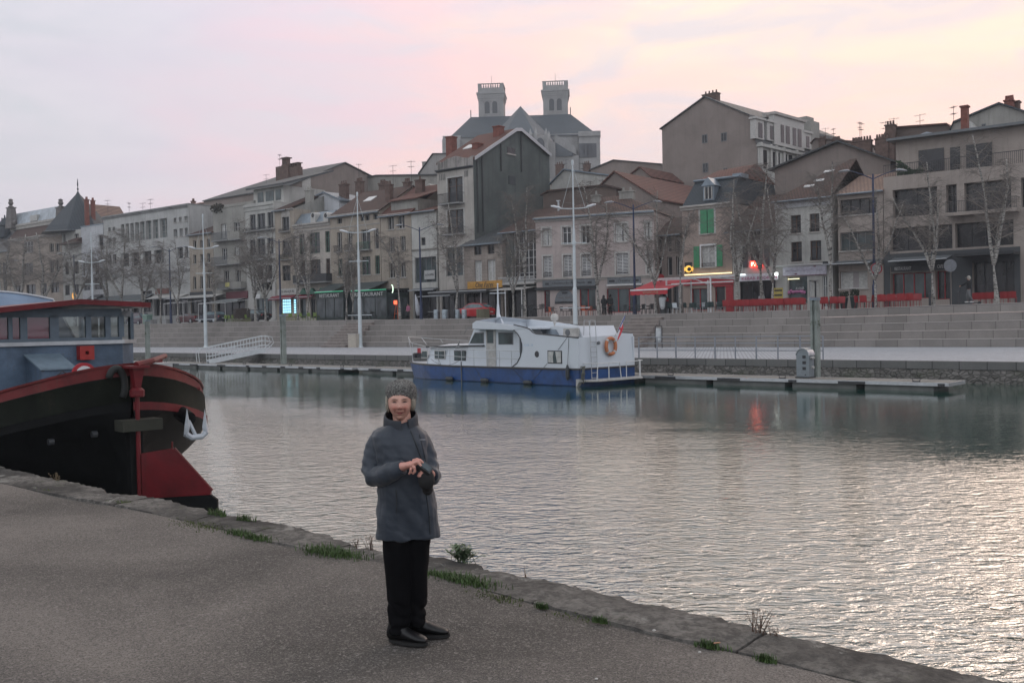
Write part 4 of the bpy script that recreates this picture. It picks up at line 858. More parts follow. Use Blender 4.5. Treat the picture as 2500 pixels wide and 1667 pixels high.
h.win(582, 462, 694, 655, 'br', n=1, sill=False, sur=m_offw); h.win(582, 700, 700, 880, 'br', n=1, sill=False, sur=m_offw); h.win(572, 975, 694, 1185, 'gr', n=2, gm=m_glass2, sill=False, sur=m_offw); h.win(540, 1290, 705, 1500, 'shop', n=3, gm=m_gldark, sill=False)
h.wall(plaster('deco_plaster', (.46, .43, .395), .6, .12, .55), h.Z(640, 395)); h.cornice(h.Z(640, 395)+.02, p_dk, .22, .35)
mb = MB(); ps = [h.P(X, Y) for X, Y in ((507, 425), (507, 345), (540, 352), (580, 325), (640, 305), (700, 318), (735, 318), (774, 300), (774, 385))]; mb.prism([(min(max(x, .0), h.W), z) for x, z in ps], 1, -.02, .5); h.part(mb, 'frieze', plaster('stained_frieze', (.38, .35, .33), .9, .2, 1.4, (.05, .05, .05)))
for X in (525, 537, 549, 561, 710, 720, 730): mb = MB(); x = h.P(X, 450)[0]; mb.box(x-.035, -.03, h.Z(640, 470), x+.035, -.003, h.Z(640, 425)); h.part(mb, 'flute', p_dk)
h.balcony(548, 706, 582, 665, .9, p_conc, slab=.15); h.balcony(560, 712, 830, 890, .7, p_conc, slab=.15)
xr = h.x0+h.W
pts = [BANK.hitx(*R3(X, Y), xr) for X, Y in ((776, 330), (1074, 118), (1112, 118), (1330, 306))]
pts = [(y-h.d, z-h.z0) for y, z in pts]
pts[0] = (0.0, pts[0][1]); yb = pts[-1][0]
mb = MB(); mb.add([(h.W+.002, 0, -.3)]+[(h.W+.002, y, z) for y, z in pts]+[(h.W+.002, yb, -.3)], [tuple(range(len(pts)+2))])
pl = MB(); L = h.W
pl.add([(h.W-.1, yb, -.3), (h.W-.1, yb, pts[-1][1]), (0, yb, pts[-1][1]), (0, yb, -.3)], [(0, 1, 2, 3)])
gw = h.part(mb, 'blank_gable', p_dgrey); h.part(pl, 'rear_wall', p_dgrey)
rb = MB()
for (y0, z0), (y1, z1) in zip(pts, pts[1:]):
	rb.hexa([(-.1, y0, z0), (h.W+.25, y0, z0), (h.W+.25, y1, z1), (-.1, y1, z1), (-.1, y0, z0+.2), (h.W+.25, y0, z0+.2), (h.W+.25, y1, z1+.2), (-.1, y1, z1+.2)])
h.roof = h.part(rb, 'roof', m_tile)
vb = MB()
for (y0, z0), (y1, z1) in zip(pts, pts[1:]): vb.hexa([(h.W+.251, y0, z0-.12), (h.W+.33, y0, z0-.12), (h.W+.33, y1, z1-.12), (h.W+.251, y1, z1-.12), (h.W+.251, y0, z0+.26), (h.W+.33, y0, z0+.26), (h.W+.33, y1, z1+.26), (h.W+.251, y1, z1+.26)])
h.part(vb, 'verge_board', m_steel, h.roof)
for X, Y0, Y1 in ((955, 215, 415), (1104, 130, 420), (778, 330, 870), (815, 300, 860)):
	y, z0 = BANK.hitx(*R3(X, Y0), xr); z1 = BANK.hitx(*R3(X, Y1), xr)[1]; mb = MB(); mb.tube([(h.W+.12, y-h.d+.3, z0-h.z0), (h.W+.12, y-h.d+.3, z1-h.z0)], .075, 6); h.part(mb, 'downpipe', m_dark)
y0, za = BANK.hitx(*R3(1018, 238), xr); y1, zb = BANK.hitx(*R3(1076, 295), xr)
mb = MB(); mb.box(h.W+.003, y0-h.d, zb-h.z0, h.W+.05, y1-h.d, za-h.z0); o = h.part(mb, 'gable_window', m_gldark, gw); mb = MB(); mb.box(h.W+.003, y0-h.d-.1, zb-h.z0-.15, h.W+.14, y1-h.d+.1, zb-h.z0-.003); h.part(mb, 'sill', m_stonet, o)
y0, za = BANK.hitx(*R3(1030, 450), xr); y1, zb = BANK.hitx(*R3(1080, 520), xr); mb = MB(); mb.box(h.W+.003, y0-h.d, zb-h.z0, h.W+.05, y1-h.d, za-h.z0); h.part(mb, 'gable_window', p_dk, gw)
h.chimney(956, 88, 19, 5, 6.0, m_brick, 0, .9); h.chimney(800, 212, 17, 4, 3.0, m_brick, 0, .9); h.chimney(608, 165, 19, 6, 5.0, m_brick, 0, .9)
k_ = (pts[1][1]-pts[0][1])/pts[1][0]
mb = MB(); x = h.P(740, 270, 3.4)[0]; zc = pts[0][1]+3.4*k_+.22; mb.hexa([(x-.6, 3.0, zc-.4*k_), (x+.6, 3.0, zc-.4*k_), (x+.6, 4.0, zc+.6*k_), (x-.6, 4.0, zc+.6*k_), (x-.6, 3.0, zc-.4*k_+.08), (x+.6, 3.0, zc-.4*k_+.08), (x+.6, 4.0, zc+.6*k_+.08), (x-.6, 4.0, zc+.6*k_+.08)]); h.part(mb, 'skylight', m_white, h.roof)
h = House('low_gold_sign_house', 'low stone house under a lean to roof with a gold shop sign', R3, 703, 984, 1050, d=FD-1.2, depth=9)
h.row([(777, 830), (876, 926)], 830, 962, 1030, 'o').row([(780, 834), (874, 934)], 830, 1072, 1226, 'w', cur=True); h.win(720, 1300, 975, 1500, 'shop', n=4, gm=m_gldark, sill=False)
h.wall(ashl, h.Z(840, 950)); h.cornice(h.H+.05, m_zinc, .2, .3); h.gable_roof(m_slate2, h.Z(1000, 800, 7)-h.H, .4, .8)
h.sign(727, 1224, 982, 1277, plain('gold_sign', (.52, .27, .05), .5), 'gold shop sign with slanted black script above the bar', 'One Faces', m_dark, .75, .52, .35)
h.awning(560, 985, 1278, 1292, 2.6, m_dark, .25, 850)
h.awning(485, 722, 1320, 1330, 2.6, plain('slate_blue_awning', (.06, .07, .09), .7), .12, 600)
h = House('glazed_stair_block', 'dark recessed block fronted by a tall white glazing grid', R3, 987, 1248, 1050, d=FD-.6, depth=9)
h.win(1068, 868, 1242, 1212, 'w', n=4, h=[.14, .3, .46, .62, .78], sill=False, gm=m_gldark); h.win(1010, 1290, 1130, 1500, 'shop', n=1, gm=m_gldark, sill=False); h.win(1150, 1290, 1235, 1500, 'gr', n=0, sill=False)
h.wall(p_dgrey, h.Z(1150, 850)); h.gable_roof(m_tileb, h.Z(1240, 705, 6)-h.H, .5, .7); h.cornice(h.Z(1120, 1232), m_offw, .3, .2)
h.balcony(985, 1250, 1195, 1250, .7, m_offw, rmat=m_white, slab=.12)
mb = MB(); mb.hexa([(-1.2, -2.6, 2.75), (h.W, -2.6, 2.75), (h.W, -.1, 3.1), (-1.2, -.1, 3.1), (-1.2, -2.6, 2.8), (h.W, -2.6, 2.8), (h.W, -.1, 3.15), (-1.2, -.1, 3.15)]); o = h.part(mb, 'canopy', m_offw)
mb = MB(); [mb.box(x, -2.6, 0, x+.08, -2.52, 2.75) for x in (-.9, h.W*.5, h.W-.2)]; h.part(mb, 'post', m_white, o)
q = BANK.W(BANK.hit(*R4(1168, 800), FD)[0], FD, 0); PINK = Fr(q.x, q.y, -24)
h = House('pink_corner_building', 'long pink rendered corner building with white windows above grey bar fronts', R4, 32, 1166, 800, d=0, depth=11, fr=PINK)
wk = dict(sur=m_offw)
h.row([(96, 172), (286, 368), (466, 546), (793, 906), (1082, 1130)], 600, 588, 758, 'w', **wk); h.row([(104, 182), (296, 376), (470, 556)], 600, 862, 1072, 'b', rail=.5, **wk); h.row([(800, 916), (1096, 1140)], 860, 855, 1058, 'b', rail=.3, **wk)
h.row([(112, 168)], 150, 1210, 1420, 'r', n=0, sill=False); h.win(452, 1195, 605, 1400, 'r', n=1, sill=False, gm=m_glass2); h.win(712, 1190, 1030, 1420, 'r', n=2, sill=False, gm=m_glass2)
h.wall(p_pink, h.Z(600, 487)); h.cornice(h.H+.08, m_offw, .45, .3); h.cornice(h.Z(600, 1080), m_stonet, .3, .18)
h.gable_roof(m_tileb, h.Z(700, 330, 5.5)-h.H, .35, .5, hipl=5.5, hipr=4.5)
h.sign(95, 1108, 600, 1172, m_greyf if 0 else plain('slate_sign', (.15, .165, .18), .5), 'long grey bar sign with dark script above the beer poster', "L'Inconnu / Bar Boat Rapide", m_dark, .38, .62, extra=lambda mb, w_, hh, y: [mb.box(w_*a, y-.02, hh*.3, w_*(a+.075), y-.001, hh*.62, 2) for a in (.05, .86)])
h.sign(716, 1085, 1036, 1146, plain('slate_sign', (.15, .165, .18), .5), 'shorter grey bar sign with dark script above the red framed doors', "L'Inconnu", m_dark, .42, .36, extra=lambda mb, w_, hh, y: [mb.box(w_*a, y-.02, hh*.28, w_*(a+.17), y-.001, hh*.62, 2) for a in (.05, .77)])
h.box('awning_box', m_white, 708, 1148, 1045, 1164, -.45, -.003); h.box('fascia', m_dark, 32, 1176, 620, 1205, -.2, -.003)
h.chimney(905, 262, 36, 4, 4.5, p_grey, 2); h.chimney(250, 350, 4, 2.6, 2, m_steel, 0, .2); h.chimney(610, 300, 20, 2, 4, p_grey, 1)
mb = MB(); x0, x1 = h.P(215, 1330)[0], h.P(402, 1330)[0]; zb, zt = h.Z(305, 1338), h.Z(305, 1205); n = 12
mb.prism([(x1-x0, 0)]+[((x1-x0)*(.5+.5*cos(pi*.5*i/n)**.8*1.0), (zt-zb)*sin(pi*.5*i/n)) for i in range(n+1)]+[((x1-x0)*(.5-.5*sin(pi*.5*i/n)**.8), (zt-zb)*cos(pi*.5*i/n)) for i in range(1, n+1)], 1, -.05, 0, 0)
mb.box(.05, -.07, .02, x1-x0-.05, -.052, .22, 2); mb.box((x1-x0)*.38, -.07, (zt-zb)*.70, (x1-x0)*.66, -.052, (zt-zb)*.86, 2)
mb.box((x1-x0)*.2, -.065, (zt-zb)*.42, (x1-x0)*.45, -.052, (zt-zb)*.45, 1); mb.box((x1-x0)*.52, -.065, (zt-zb)*.42, (x1-x0)*.8, -.052, (zt-zb)*.45, 1)
o = mb.build('bar_poster', [plain('slate_sign', (.15, .165, .18), .5), m_brownf, m_dark]); o.location = h.fr.W(h.x0+x0, h.d-.003, h.z0+zb); o.rotation_euler = (0, 0, h.fr.a); tag(o, 'dome shaped grey bar poster on the pink ground floor wall', 'poster')
h = House('narrow_gap_house', 'narrow tan house squeezed between the pink corner and the green shuttered house', R4, 1167, 1442, 900, d=FD+1.5, depth=8)
h.row([(1195, 1236), (1288, 1330), (1368, 1412)], 1300, 692, 842, 'c').row([(1195, 1236), (1290, 1336), (1376, 1410)], 1300, 892, 1070, 'c'); h.row([(1230, 1330), (1350, 1430)], 1300, 1180, 1400, 'gr', n=1, sill=False)
h.wall(p_tan, h.Z(1300, 665)); h.gable_roof(m_tileb, 1.7, .7)
h = House('green_shutter_house', 'rose beige house with bright green shutters and a blue slate mansard', R6, 62, 536, 800, depth=10)
h.win(234, 516, 366, 746, 'sg', sur=m_offw, sill=True); h.win(246, 862, 374, 1066, 'w', n=1, sur=m_white, os=m_green, rail=.35, cur=True)
h.win(150, 1270, 300, 1480, 'r', n=1, sill=False, gm=m_glass2); h.win(375, 1240, 470, 1480, 'r', n=0, sill=False, gm=m_gldark)
h.wall(plaster('rose_beige', (.37, .295, .255), .45, .1, .35), h.Z(300, 478)); h.cornice(h.H+.12, m_stonet, .4, .35)
z1 = h.Z(380, 228, 1.6); a0, a1 = h.P(190, 240, 1.6)[0], h.P(588, 240, 1.6)[0]
mb = MB(); mb.hexa([(.1, -.1, h.H+.15), (h.W, -.1, h.H+.15), (h.W, 10, h.H+.15), (.1, 10, h.H+.15), (a0, 1.6, z1), (h.W+.0, 1.6, z1), (h.W+.0, 9, z1), (a0, 9, z1)]); h.roof = h.part(mb, 'mansard_roof', m_slate)
mb = MB(); mb.hexa([(a0-.1, 1.5, z1), (h.W+.1, 1.5, z1), (h.W+.1, 9.2, z1), (a0-.1, 9.2, z1), (a0+.6, 5, z1+1.3), (h.W, 5, z1+1.5), (h.W, 5.5, z1+1.5), (a0+.6, 5.5, z1+1.3)]); h.part(mb, 'top_roof', m_tile, h.roof); mb = MB(); mb.tube([(a0-.1, 1.45, z1+.02), (h.W+.1, 1.45, z1+.02)], .12, 6); h.part(mb, 'flashing', m_zinc, h.roof)
x0, x1 = h.P(262, 350)[0], h.P(366, 350)[0]; za, zb = h.Z(310, 430, .1), h.Z(310, 292, .1); mb = MB(); mb.box(x0, .0, za, x1, 1.5, zb); mb.add([(x0-.15, -.15, zb), (x1+.15, -.15, zb), ((x0+x1)/2, -.15, zb+.75), (x0-.15, 1.9, zb), (x1+.15, 1.9, zb), ((x0+x1)/2, 1.9, zb+.75)], [(0, 1, 2), (3, 5, 4), (0, 2, 5, 3), (1, 4, 5, 2), (0, 3, 4, 1)])
o = h.part(mb, 'dormer', m_zinc, h.roof); mb = MB(); mb.box(x0+.22, -.04, za+.15, x1-.22, -.003, zb-.12); h.part(mb, 'dormer_window', m_gldark, h.root); mb = MB(); [mb.box(x, -.08, za+.1, x+.08, -.042, zb-.05) for x in (x0+.15, (x0+x1)/2-.04, x1-.23)]; h.part(mb, 'dormer_frame', m_offw, h.root)
h.box('skylight', m_zinc, 540, 170, 630, 210, 1.6, 3.0, h.roof)
o = h.box('red_fascia', m_red, 72, 1148, 548, 1235, -.15, -.003); h.box('warm_light_strip', glow('warm_strip', (1, .80, .45), .6), 82, 1126, 532, 1137, -.28, -.16)
h.box('red_shopfront', m_red, 360, 1236, 548, 1252, -.12, -.003); h.box('red_pier', m_red, 480, 1252, 548, 1490, -.1, -.003)
green_h = h
mb = MB(); x, z = h.P(122, 1070, -.7); z1 = h.Z(122, 1022, -.7); z0 = h.Z(122, 1128, -.7)
mb.box(-.32, -.05, z0, .32, .05, z1, 0); mb.tube([(0, -.07, (z0+z1)/2-.1), (0, .07, (z0+z1)/2-.1)], (.30, (z1-z0)*.42), 20, 1); mb.tube([(0.06, -.09, (z0+z1)/2-.12), (0.06, .09, (z0+z1)/2-.12)], (.17, (z1-z0)*.24), 16, 0)
o = mb.build('pub_sign', [m_dark, glow('pub_sign_light', (1, .55, .10), .4)]); o.location = h.fr.W(h.x0+x, h.d-.7, h.z0); o.rotation_euler = (0, 0, h.fr.a+radians(20)); tag(o, 'black hanging pub sign with a glowing amber oval', 'sign')
h = House('kebab_house', 'cream house with grey shutters under a dark overhanging roof, kebab shop below', R6, 540, 952, 800)
h.win(722, 682, 806, 806, 'o'); h.win(712, 864, 828, 1066, 'o', n=1, os=m_greysh); h.win(612, 1190, 980, 1440, 'shop', n=2, gm=m_gldark, sill=False)
h.wall(p_pale, h.Z(800, 655)); h.gable_roof(m_tileb, h.Z(850, 400, 5.5)-h.H, 1.3)
def kebab(mb, w_, hh, y):
	put_text(mb, 'KEBAB BODRUM', w_*.52, y, hh*.38, w_*.90, hh*.42, 1)
h.sign(606, 1128, 978, 1196, plain('lit_white_fascia', (.62, .60, .64), .5), 'white illuminated fascia with magenta lettering of the kebab shop', None, plain('magenta_letters', (.34, .02, .12), .5), extra=kebab, out=.5)
led = glow('red_led', (1, .035, .02), 2.0); ledp = glow('led_letters', (1, .55, .35), 3)
def ledtxt(mb, w_, hh, y):
	for a, b_, c, d_ in ((.10, .16, .2, .8), (.10, .32, .7, .8), (.10, .28, .48, .58), (.36, .42, .18, .42), (.46, .52, .5, .8), (.46, .56, .7, .8), (.60, .64, .35, .75), (.64, .70, .5, .6), (.70, .75, .35, .75), (.80, .92, .68, .76), (.80, .85, .4, .76), (.80, .92, .40, .48)): mb.box(w_*a, y-.02, hh*c, w_*b_, y-.001, hh*d_, 1)
h.sign(711, 1008, 826, 1066, led, 'glowing red LED sign under the shuttered window', None, ledp, extra=ledtxt, out=.3, name='led_sign')
h.box('lamp', glow('white_floodlight', (.9, 1, .95), 2), 935, 1118, 968, 1145, -.9, -.7)
h.box('light_tube', glow('white_tube', (.85, 1, 1), .8), 610, 1132, 660, 1146, -.75, -.65)
h.sign(915, 925, 950, 1000, m_blind, 'pale notice box on the wall beside the grey shutter', out=.1)
h = House('vacant_shop_house', 'stained cream house with brown arched windows and an empty shop to let', R6, 954, 1498, 800)
h.row([(1100, 1196), (1280, 1374)], 1200, 566, 738, 'br', rail=.3, sill=True).row([(1102, 1206), (1286, 1392)], 1200, 822, 1012, 'br', rail=.3, sill=True)
h.win(1070, 1152, 1258, 1420, 'c', n=0, sill=False, gm=m_glass2); h.win(1280, 1192, 1368, 1450, 'w', n=0, h=[], sill=False, gm=m_gldark); h.win(1405, 1150, 1450, 1450, 'w', n=1, sill=False, gm=m_glass2)
h.wall(p_pale, h.Z(1200, 398)); mb = MB(); mb.box(-.02, -.1, h.Z(1200, 492), h.W+.02, -.003, h.H); h.part(mb, 'upper_band', p_white)
h.gable_roof(m_tileb, h.Z(1500, 70, 5.5)-h.H, .5, .5, hipl=4.6)
h.cornice(h.Z(1240, 1040), m_white, .15, .3)
for X, Y in ((1295, 332), (1355, 268), (1390, 165)):
	x, z = h.P(X, Y, 2); mb = MB(); k = (h.Z(1500, 70, 5.5)-h.H)/5.5; zc = h.H+2*k+.17; yy = (z-h.H)/k if k else 2
	yy = min(max(yy, .5), 5); zc = h.H+yy*k+.18; mb.hexa([(x-.35, yy, zc), (x+.5, yy, zc), (x+.5, yy+.3, zc+.3*k), (x-.35, yy+.3, zc+.3*k), (x-.35, yy, zc+.05), (x+.5, yy, zc+.05), (x+.5, yy+.3, zc+.3*k+.05), (x-.35, yy+.3, zc+.3*k+.05)]); h.part(mb, 'skylight', m_white, h.roof)
def curls(mb, w_, hh, y):
	R = random.Random(4)
	for i in range(26):
		a = w_*(.06+.88*i/26); mb.tube([(a, y-.012, hh*.35), (a+.04, y-.012, hh*(.5+R.random()*.2)), (a+.10, y-.012, hh*R.uniform(.4, .6))], .012, 4, 1)
	for a, c in ((.3, .15), (.74, .85)): mb.ball((w_*a, y-.01, hh*c), (.13, .02, .06), 8, 4, 2)
h.sign(1024, 1050, 1440, 1142, plain('lilac_fascia', (.50, .49, .56), .5), 'lilac white fascia with faint script of the vacant shop', None, plain('faint_script', (.36, .33, .42), .6), extra=curls, frame=plain('plum', (.16, .04, .08), .6))
h.sign(1145, 1255, 1232, 1283, plain('shop_glass_strip', (.03, .045, .05), .3), 'white letters A LOUER on the empty shop window', 'A LOUER', m_white, .8, .95, out=.0, thick=.02, name='window_lettering')
h.box('warm_tube', glow('warm_tube', (1, .9, .55), .8), 1072, 1176, 1180, 1183, .1, .16)
mb = MB(); R = random.Random(2)
for i in range(9):
	x, z = h.P(1085+i*18, 1300+R.uniform(-10, 10), -.05); mb.ball((x, -.02, z), R.uniform(.1, .17), 8, 5)
h.part(mb, 'flower_decal', plain('pink_flowers', (.45, .16, .32), .6))
h.awning(1440, 1900, 1018, 1034, 1.0, m_greyf, 0, 1600, name='retracted_awning'); h.box('lamp_head', m_dark, 1405, 1012, 1440, 1042, -.9, -.5)
h = House('ribbon_window_house', 'modern beige house with wide ribbon windows and a hipped tan roof', R7, -10, 298, 1000)
h.win(0, 742, 256, 850, 'o', n=3, sill=True, gm=m_gldark); h.win(2, 968, 226, 1095, 'gr', n=3, sill=True, gm=m_glass2); h.win(0, 1238, 190, 1355, 'w', n=0, h=[], sill=True, gm=plain('roller_shutter', (.33, .30, .30), .6, 0, .05))
h.wall(p_slab, h.Z(150, 700), .4); h.cornice(h.Z(120, 1190)+.3, m_greyf, .35, .5)
h.gable_roof(m_tilet, h.Z(150, 598, 5.5)-h.H, .3, .5, hipl=0, hipr=0)
h = House('balcony_block', 'big beige concrete block with deep dark windows and a dark restaurant below', R7, 300, 1500, 800, depth=12)
h.row([(362, 666), (728, 800), (852, 1172), (1240, 1480)], 700, 652, 845, 'o', n=1, sill=False, gm=m_gldark); h.row([(345, 770), (790, 1188)], 700, 920, 1085, 'o', n=3, sill=False, gm=m_gldark)
h.win(350, 1248, 640, 1425, 'r', n=3, sill=False, gm=m_glass2); h.win(655, 1235, 755, 1430, 'r', n=1, sill=False, gm=m_gldark); h.win(905, 1140, 1200, 1420, 'shop', n=3, sill=False, gm=m_gldark)
h.wall(p_slab, h.Z(700, 555), .7); h.box('dark_base', p_dk, 304, 1100, 344, 1480, -.06, -.003)
mb = MB(); xa, xb = h.P(304, 1200)[0], h.P(1235, 1200)[0]; z1, z2 = h.Z(700, 1100), h.Z(700, 1192); mb.box(xa, -.08, z2, xb, -.004, z1); mb.box(h.P(765, 1200)[0], -.08, 0, h.P(905, 1200)[0], -.004, z2); mb.box(h.P(1200, 1200)[0], -.3, 0, h.P(1235, 1200)[0], -.004, z2+.5); h.part(mb, 'dark_fascia', p_dk)
h.balcony(750, 1232, 752, 852, 1.1, p_slab, rmat=m_dark, slab=.25); h.box('canopy', m_dk if 0 else m_dark, 780, 1108, 1190, 1128, -2.2, -.09)
mb = MB(); up = h.Z(400, 352, 2.0); xa = h.P(385, 450, 2)[0]; mb.box(xa, 2.0, h.H-.3, h.W, 11.5, up); us = h.part(mb, 'set_back_storey', p_slab)
for a, c, b_, d_ in ((542, 405, 714, 556), (757, 392, 824, 542), (866, 368, 1042, 530)):
	mb = MB(); mb.box(h.P(a, 460, 2)[0], 1.9, h.Z((a+b_)/2, d_, 2), h.P(b_, 460, 2)[0], 1.996, h.Z((a+b_)/2, c, 2)); o = h.part(mb, 'upper_window', m_gldark, us)
mb = MB(); mb.box(xa-.5, 1.2, up, h.W+.3, 12, up+.2); h.roof = h.part(mb, 'roof', m_greyf)
mb = MB(); zp = h.H; n = int(h.W/.13)
for i in range(n): x = h.W*i/n; mb.box(x, .08, zp, x+.025, .105, zp+.9)
mb.box(0, .06, zp+.9, h.W, .12, zp+.95); h.part(mb, 'railing', m_iron)
mb = MB(); R = random.Random(6)
for i in range(420):
	x = R.uniform(h.P(380, 500)[0], h.P(545, 500)[0]); z = zp+R.uniform(0, 1.25)*(.6+.4*sin(x*2.1)); y = R.uniform(.2, .8); a = R.uniform(0, 6); mb.add([(x, y, z), (x+.16*cos(a), y+.05, z+.12), (x+.05*sin(a), y-.05, z+.2)], [(0, 1, 2)])
h.part(mb, 'terrace_plants', plain('terrace_plant_leaves', (.035, .07, .03), .8))
def resto(mb, w_, hh, y): put_text(mb, 'RESTAURANT', w_*.22, y, hh*.5, w_*.30, hh*.5, 1); put_text(mb, 'CAFE', w_*.88, y, hh*.55, w_*.1, hh*.55, 1)
h.sign(350, 1192, 735, 1236, m_dark, 'dark fascia with white restaurant lettering on the beige concrete block', None, m_white, extra=resto, out=.25)
h.awning(375, 770, 1136, 1160, 1.6, m_greyf, 0, 560, name='retracted_awning')
h.part((lambda m_: (m_.box(h.P(1060, 1)[0]-.0, 0, 0, 0.1, .1, .1), m_)[1])(MB()), 'step', p_dk) if 0 else None
h.chimney(855, 110, 15, 9, 6, m_brick, 0);
# ================================================================ houses further back
g = chain_house('large_slate_roof_house', 'large tan house with a long slate roof and a wide blank gable', R2, 24, [(905, 300), (1460, 70), (1806, 246)], [19, 11, 11], p_tan, m_slate2)
g.chimney(900, 62, 13, 6, 4, m_brick2, 3) if 0 else None
mb = MB(); x, z = g.P(905, 100, 4); mb.box(x-1.2, 3.5, z-5, x+1.6, 4.8, z); mb.box(x+.0, 3.6, z, x+1.0, 4.7, z+.2)
for i in range(3): mb.box(x-.1+i*.4, 3.8, z, x+.1+i*.4, 4.5, z+1.1)
mb.box(x-.3, 3.7, z+1.1, x+1.1, 4.7, z+1.25); [mb.box(x+1.7+i*.5, 3.8, z-.4, x+1.85+i*.5, 4.5, z+.1) for i in range(4)]; mb.box(x+1.5, 3.7, z+.1, x+3.6, 4.6, z+.2); mb.box(x+1.5, 3.7, z-2, x+3.5, 4.6, z-.4)
mb.build('chimney', m_brick2, g.roof); g.antenna(868, -10, 5, 4, 3); g.antenna(745, 170, 3, 4, 1)
mb = MB(); (y0, z0), (y1, z1) = BANK.hitx(*R2(1070, 190), g.x0), BANK.hitx(*R2(1150, 305), g.x0); mb.box(.003, y0-g.d, z1-g.z0, .1, y1-g.d, z0-g.z0); mb.build('white_patch', m_offw, g.root)
g = chain_house('long_grey_roof_house', 'long low grey roofed building behind the old chimneys', R3, 40, [(-20, 470), (60, 452), (520, 446)], [8]*3, p_grey, m_slate2, axis='y', zlow=6)
g = chain_house('church_annex', 'pale stone annex with a hipped slate roof below the cathedral', R3, 62, [(375, 432), (475, 292), (640, 290)], [12]*3, plaster('annex_stone', (.34, .33, .32), .3), m_slate2, axis='y', zlow=8)
g.chimney(412, 348, 9, 5, 2, p_grey, 0)
g = chain_house('blue_trim_house', 'pale rendered house with blue grey verges behind the pink building', R4, 27, [(183, 190), (305, 62), (742, 118), (742, 119)], [9]*4, p_pale, m_zinc, axis='y', zlow=4)
g.chimney(475, 195, 18, 3, 1, m_brick2, 2); g.antenna(480, -10, 4, 2, 2); g.antenna(555, 165, 3, -1, 1)
g = chain_house('brown_wall_house', 'brown rendered low house behind the pink building', R4, 23, [(100, 300), (160, 268), (700, 212), (800, 240)], [4]*4, p_dgrey if 0 else plaster('brown_render', (.15, .115, .10), .4), m_tileb, axis='y', zlow=4)
g = chain_house('red_tiled_gable_house', 'tan gabled house with a broad faded red tiled roof', R4, 24, [(665, 205), (790, 82), (1215, 345)], [17]*3, p_tan, m_tile, axis='y', zlow=4)
g.antenna(668, 150, 2, 0, 2)
g2 = chain_house('rear_red_roof_house', 'small gabled house with red tiles in the gap below the cathedral', R4, 42, [(940, 110), (1030, 38), (1135, 125)], [8]*3, p_tan, m_tile, axis='y', zlow=6)
g2 = chain_house('distant_grey_roof', 'distant grey roofed house left of the big tan gable', R4, 70, [(560, 60), (780, -30), (1250, 10), (1250, 40)], [10]*4, p_tan, m_slate2, axis='y', zlow=8)
g2.chimney(260, 8, 20, 2.2, 0, m_brick2, 3); g2.chimney(520, 0, 16, 2.2, 0, m_brick2, 3); g2.antenna(320, -40, 4, 0, 1)
TG = Fr(*BANK.W(BANK.hit(*R5(75, 545), 52)[0], 52, 0).xy, -44)
g = chain_house('big_tan_gable_house', 'very large tan blank gabled house with a pale mansard front beyond', R5, 0, [(75, 540), (570, 180), (1093, 392), (1165, 700)], [26]*4, p_tan, m_slate2, fr=TG, axis='y', zlow=6)
for a in ((538, 606, 598, 705), (757, 584, 820, 684), (545, 935, 606, 1040), (780, 992, 830, 1055)): g.ony(*a)
g.chimney(640, 140, 40, 3.5, 2, m_brick2, 4, .9)
xr = TG.hit(*R5(1165, 700), 0)[0]
mb = MB(); z0, z1 = TG.hit(*R5(1165, 700), 0)[1], TG.hit(*R5(1093, 392), 0)[1]; ox = xr-g.x0
def onside(X, Y): y, z = TG.hitx(*R5(X, Y), xr); return y, z-g.z0
L_ = onside(1832, 800)[0]
zt = z0-g.z0
mb.box(ox+.02, 0.1, 0, ox+.3, L_, zt); mb.box(ox, -.1, zt-.5, ox+.7, L_+.2, zt-.15); sf = mb.build('side_front', p_pale, g.root)
zmt = z1-g.z0
R = random.Random(1)
def sbox(Xa, Ya, Xb, Yb, x0, x1, mat, name, par=None):
	ya = onside(Xa, (Ya+Yb)/2)[0]; yb = onside(Xb, (Ya+Yb)/2)[0]; zt_ = onside((Xa+Xb)/2, Ya)[1]; zb_ = onside((Xa+Xb)/2, Yb)[1]
	m_ = MB(); m_.box(ox+x0, ya, zb_, ox+x1, yb, zt_); return m_.build(name, mat, par or g.root)
for a in ((1140, 425, 1240, 660), (1275, 460, 1365, 680), (1690, 580, 1780, 770)):
	o = sbox(*a, -.6, .12, m_offw, 'dormer'); sbox(a[0]-10, a[1]-12, a[2]+10, a[1]+12, -.7, .3, m_offw, 'dormer_cap', o); sbox(a[0]+32, a[1]+50, a[2]-22, a[3]-15, .125, .16, m_gldark, 'window', o)
o = sbox(1345, 410, 1690, 760, -.5, .25, m_offw, 'central_front'); sbox(1335, 395, 1700, 425, -.6, .5, m_stonet, 'cornice', o)
for a, b_ in ((1420, 1455), (1478, 1520), (1556, 1595), (1615, 1655)): sbox(a, 500+(a-1420)*.25, b_, 700+(a-1420)*.25, .255, .3, m_gldark, 'window', o)
for a, b_ in ((1212, 1252), (1312, 1345), (1362, 1400), (1455, 1485), (1505, 1545), (1592, 1620)): sbox(a, 790+(a-1212)*.2, b_, 1000, .31, .36, m_gldark, 'window')
for X in (1175, 1285, 1350, 1435, 1585, 1725): sbox(X, 700+(X-1175)*.22, X+22, 1000, .305, .5, m_offw, 'pilaster')
for X in (1380, 1522, 1655): o = sbox(X-25, 342+(X-1380)*.29, X+25, 400+(X-1380)*.28, -1.6, -1.0, m_stonet, 'chimney', g.roof)
mb = MB(); mb.box(ox-5, L_-1.2, zmt-3, ox+.1, L_+1.2, zmt+1.2); mb.box(ox-3, L_-1.0, zmt+1.2, ox-.6, L_+1.0, zmt+1.9); mb.build('end_wall', p_grey, g.root)
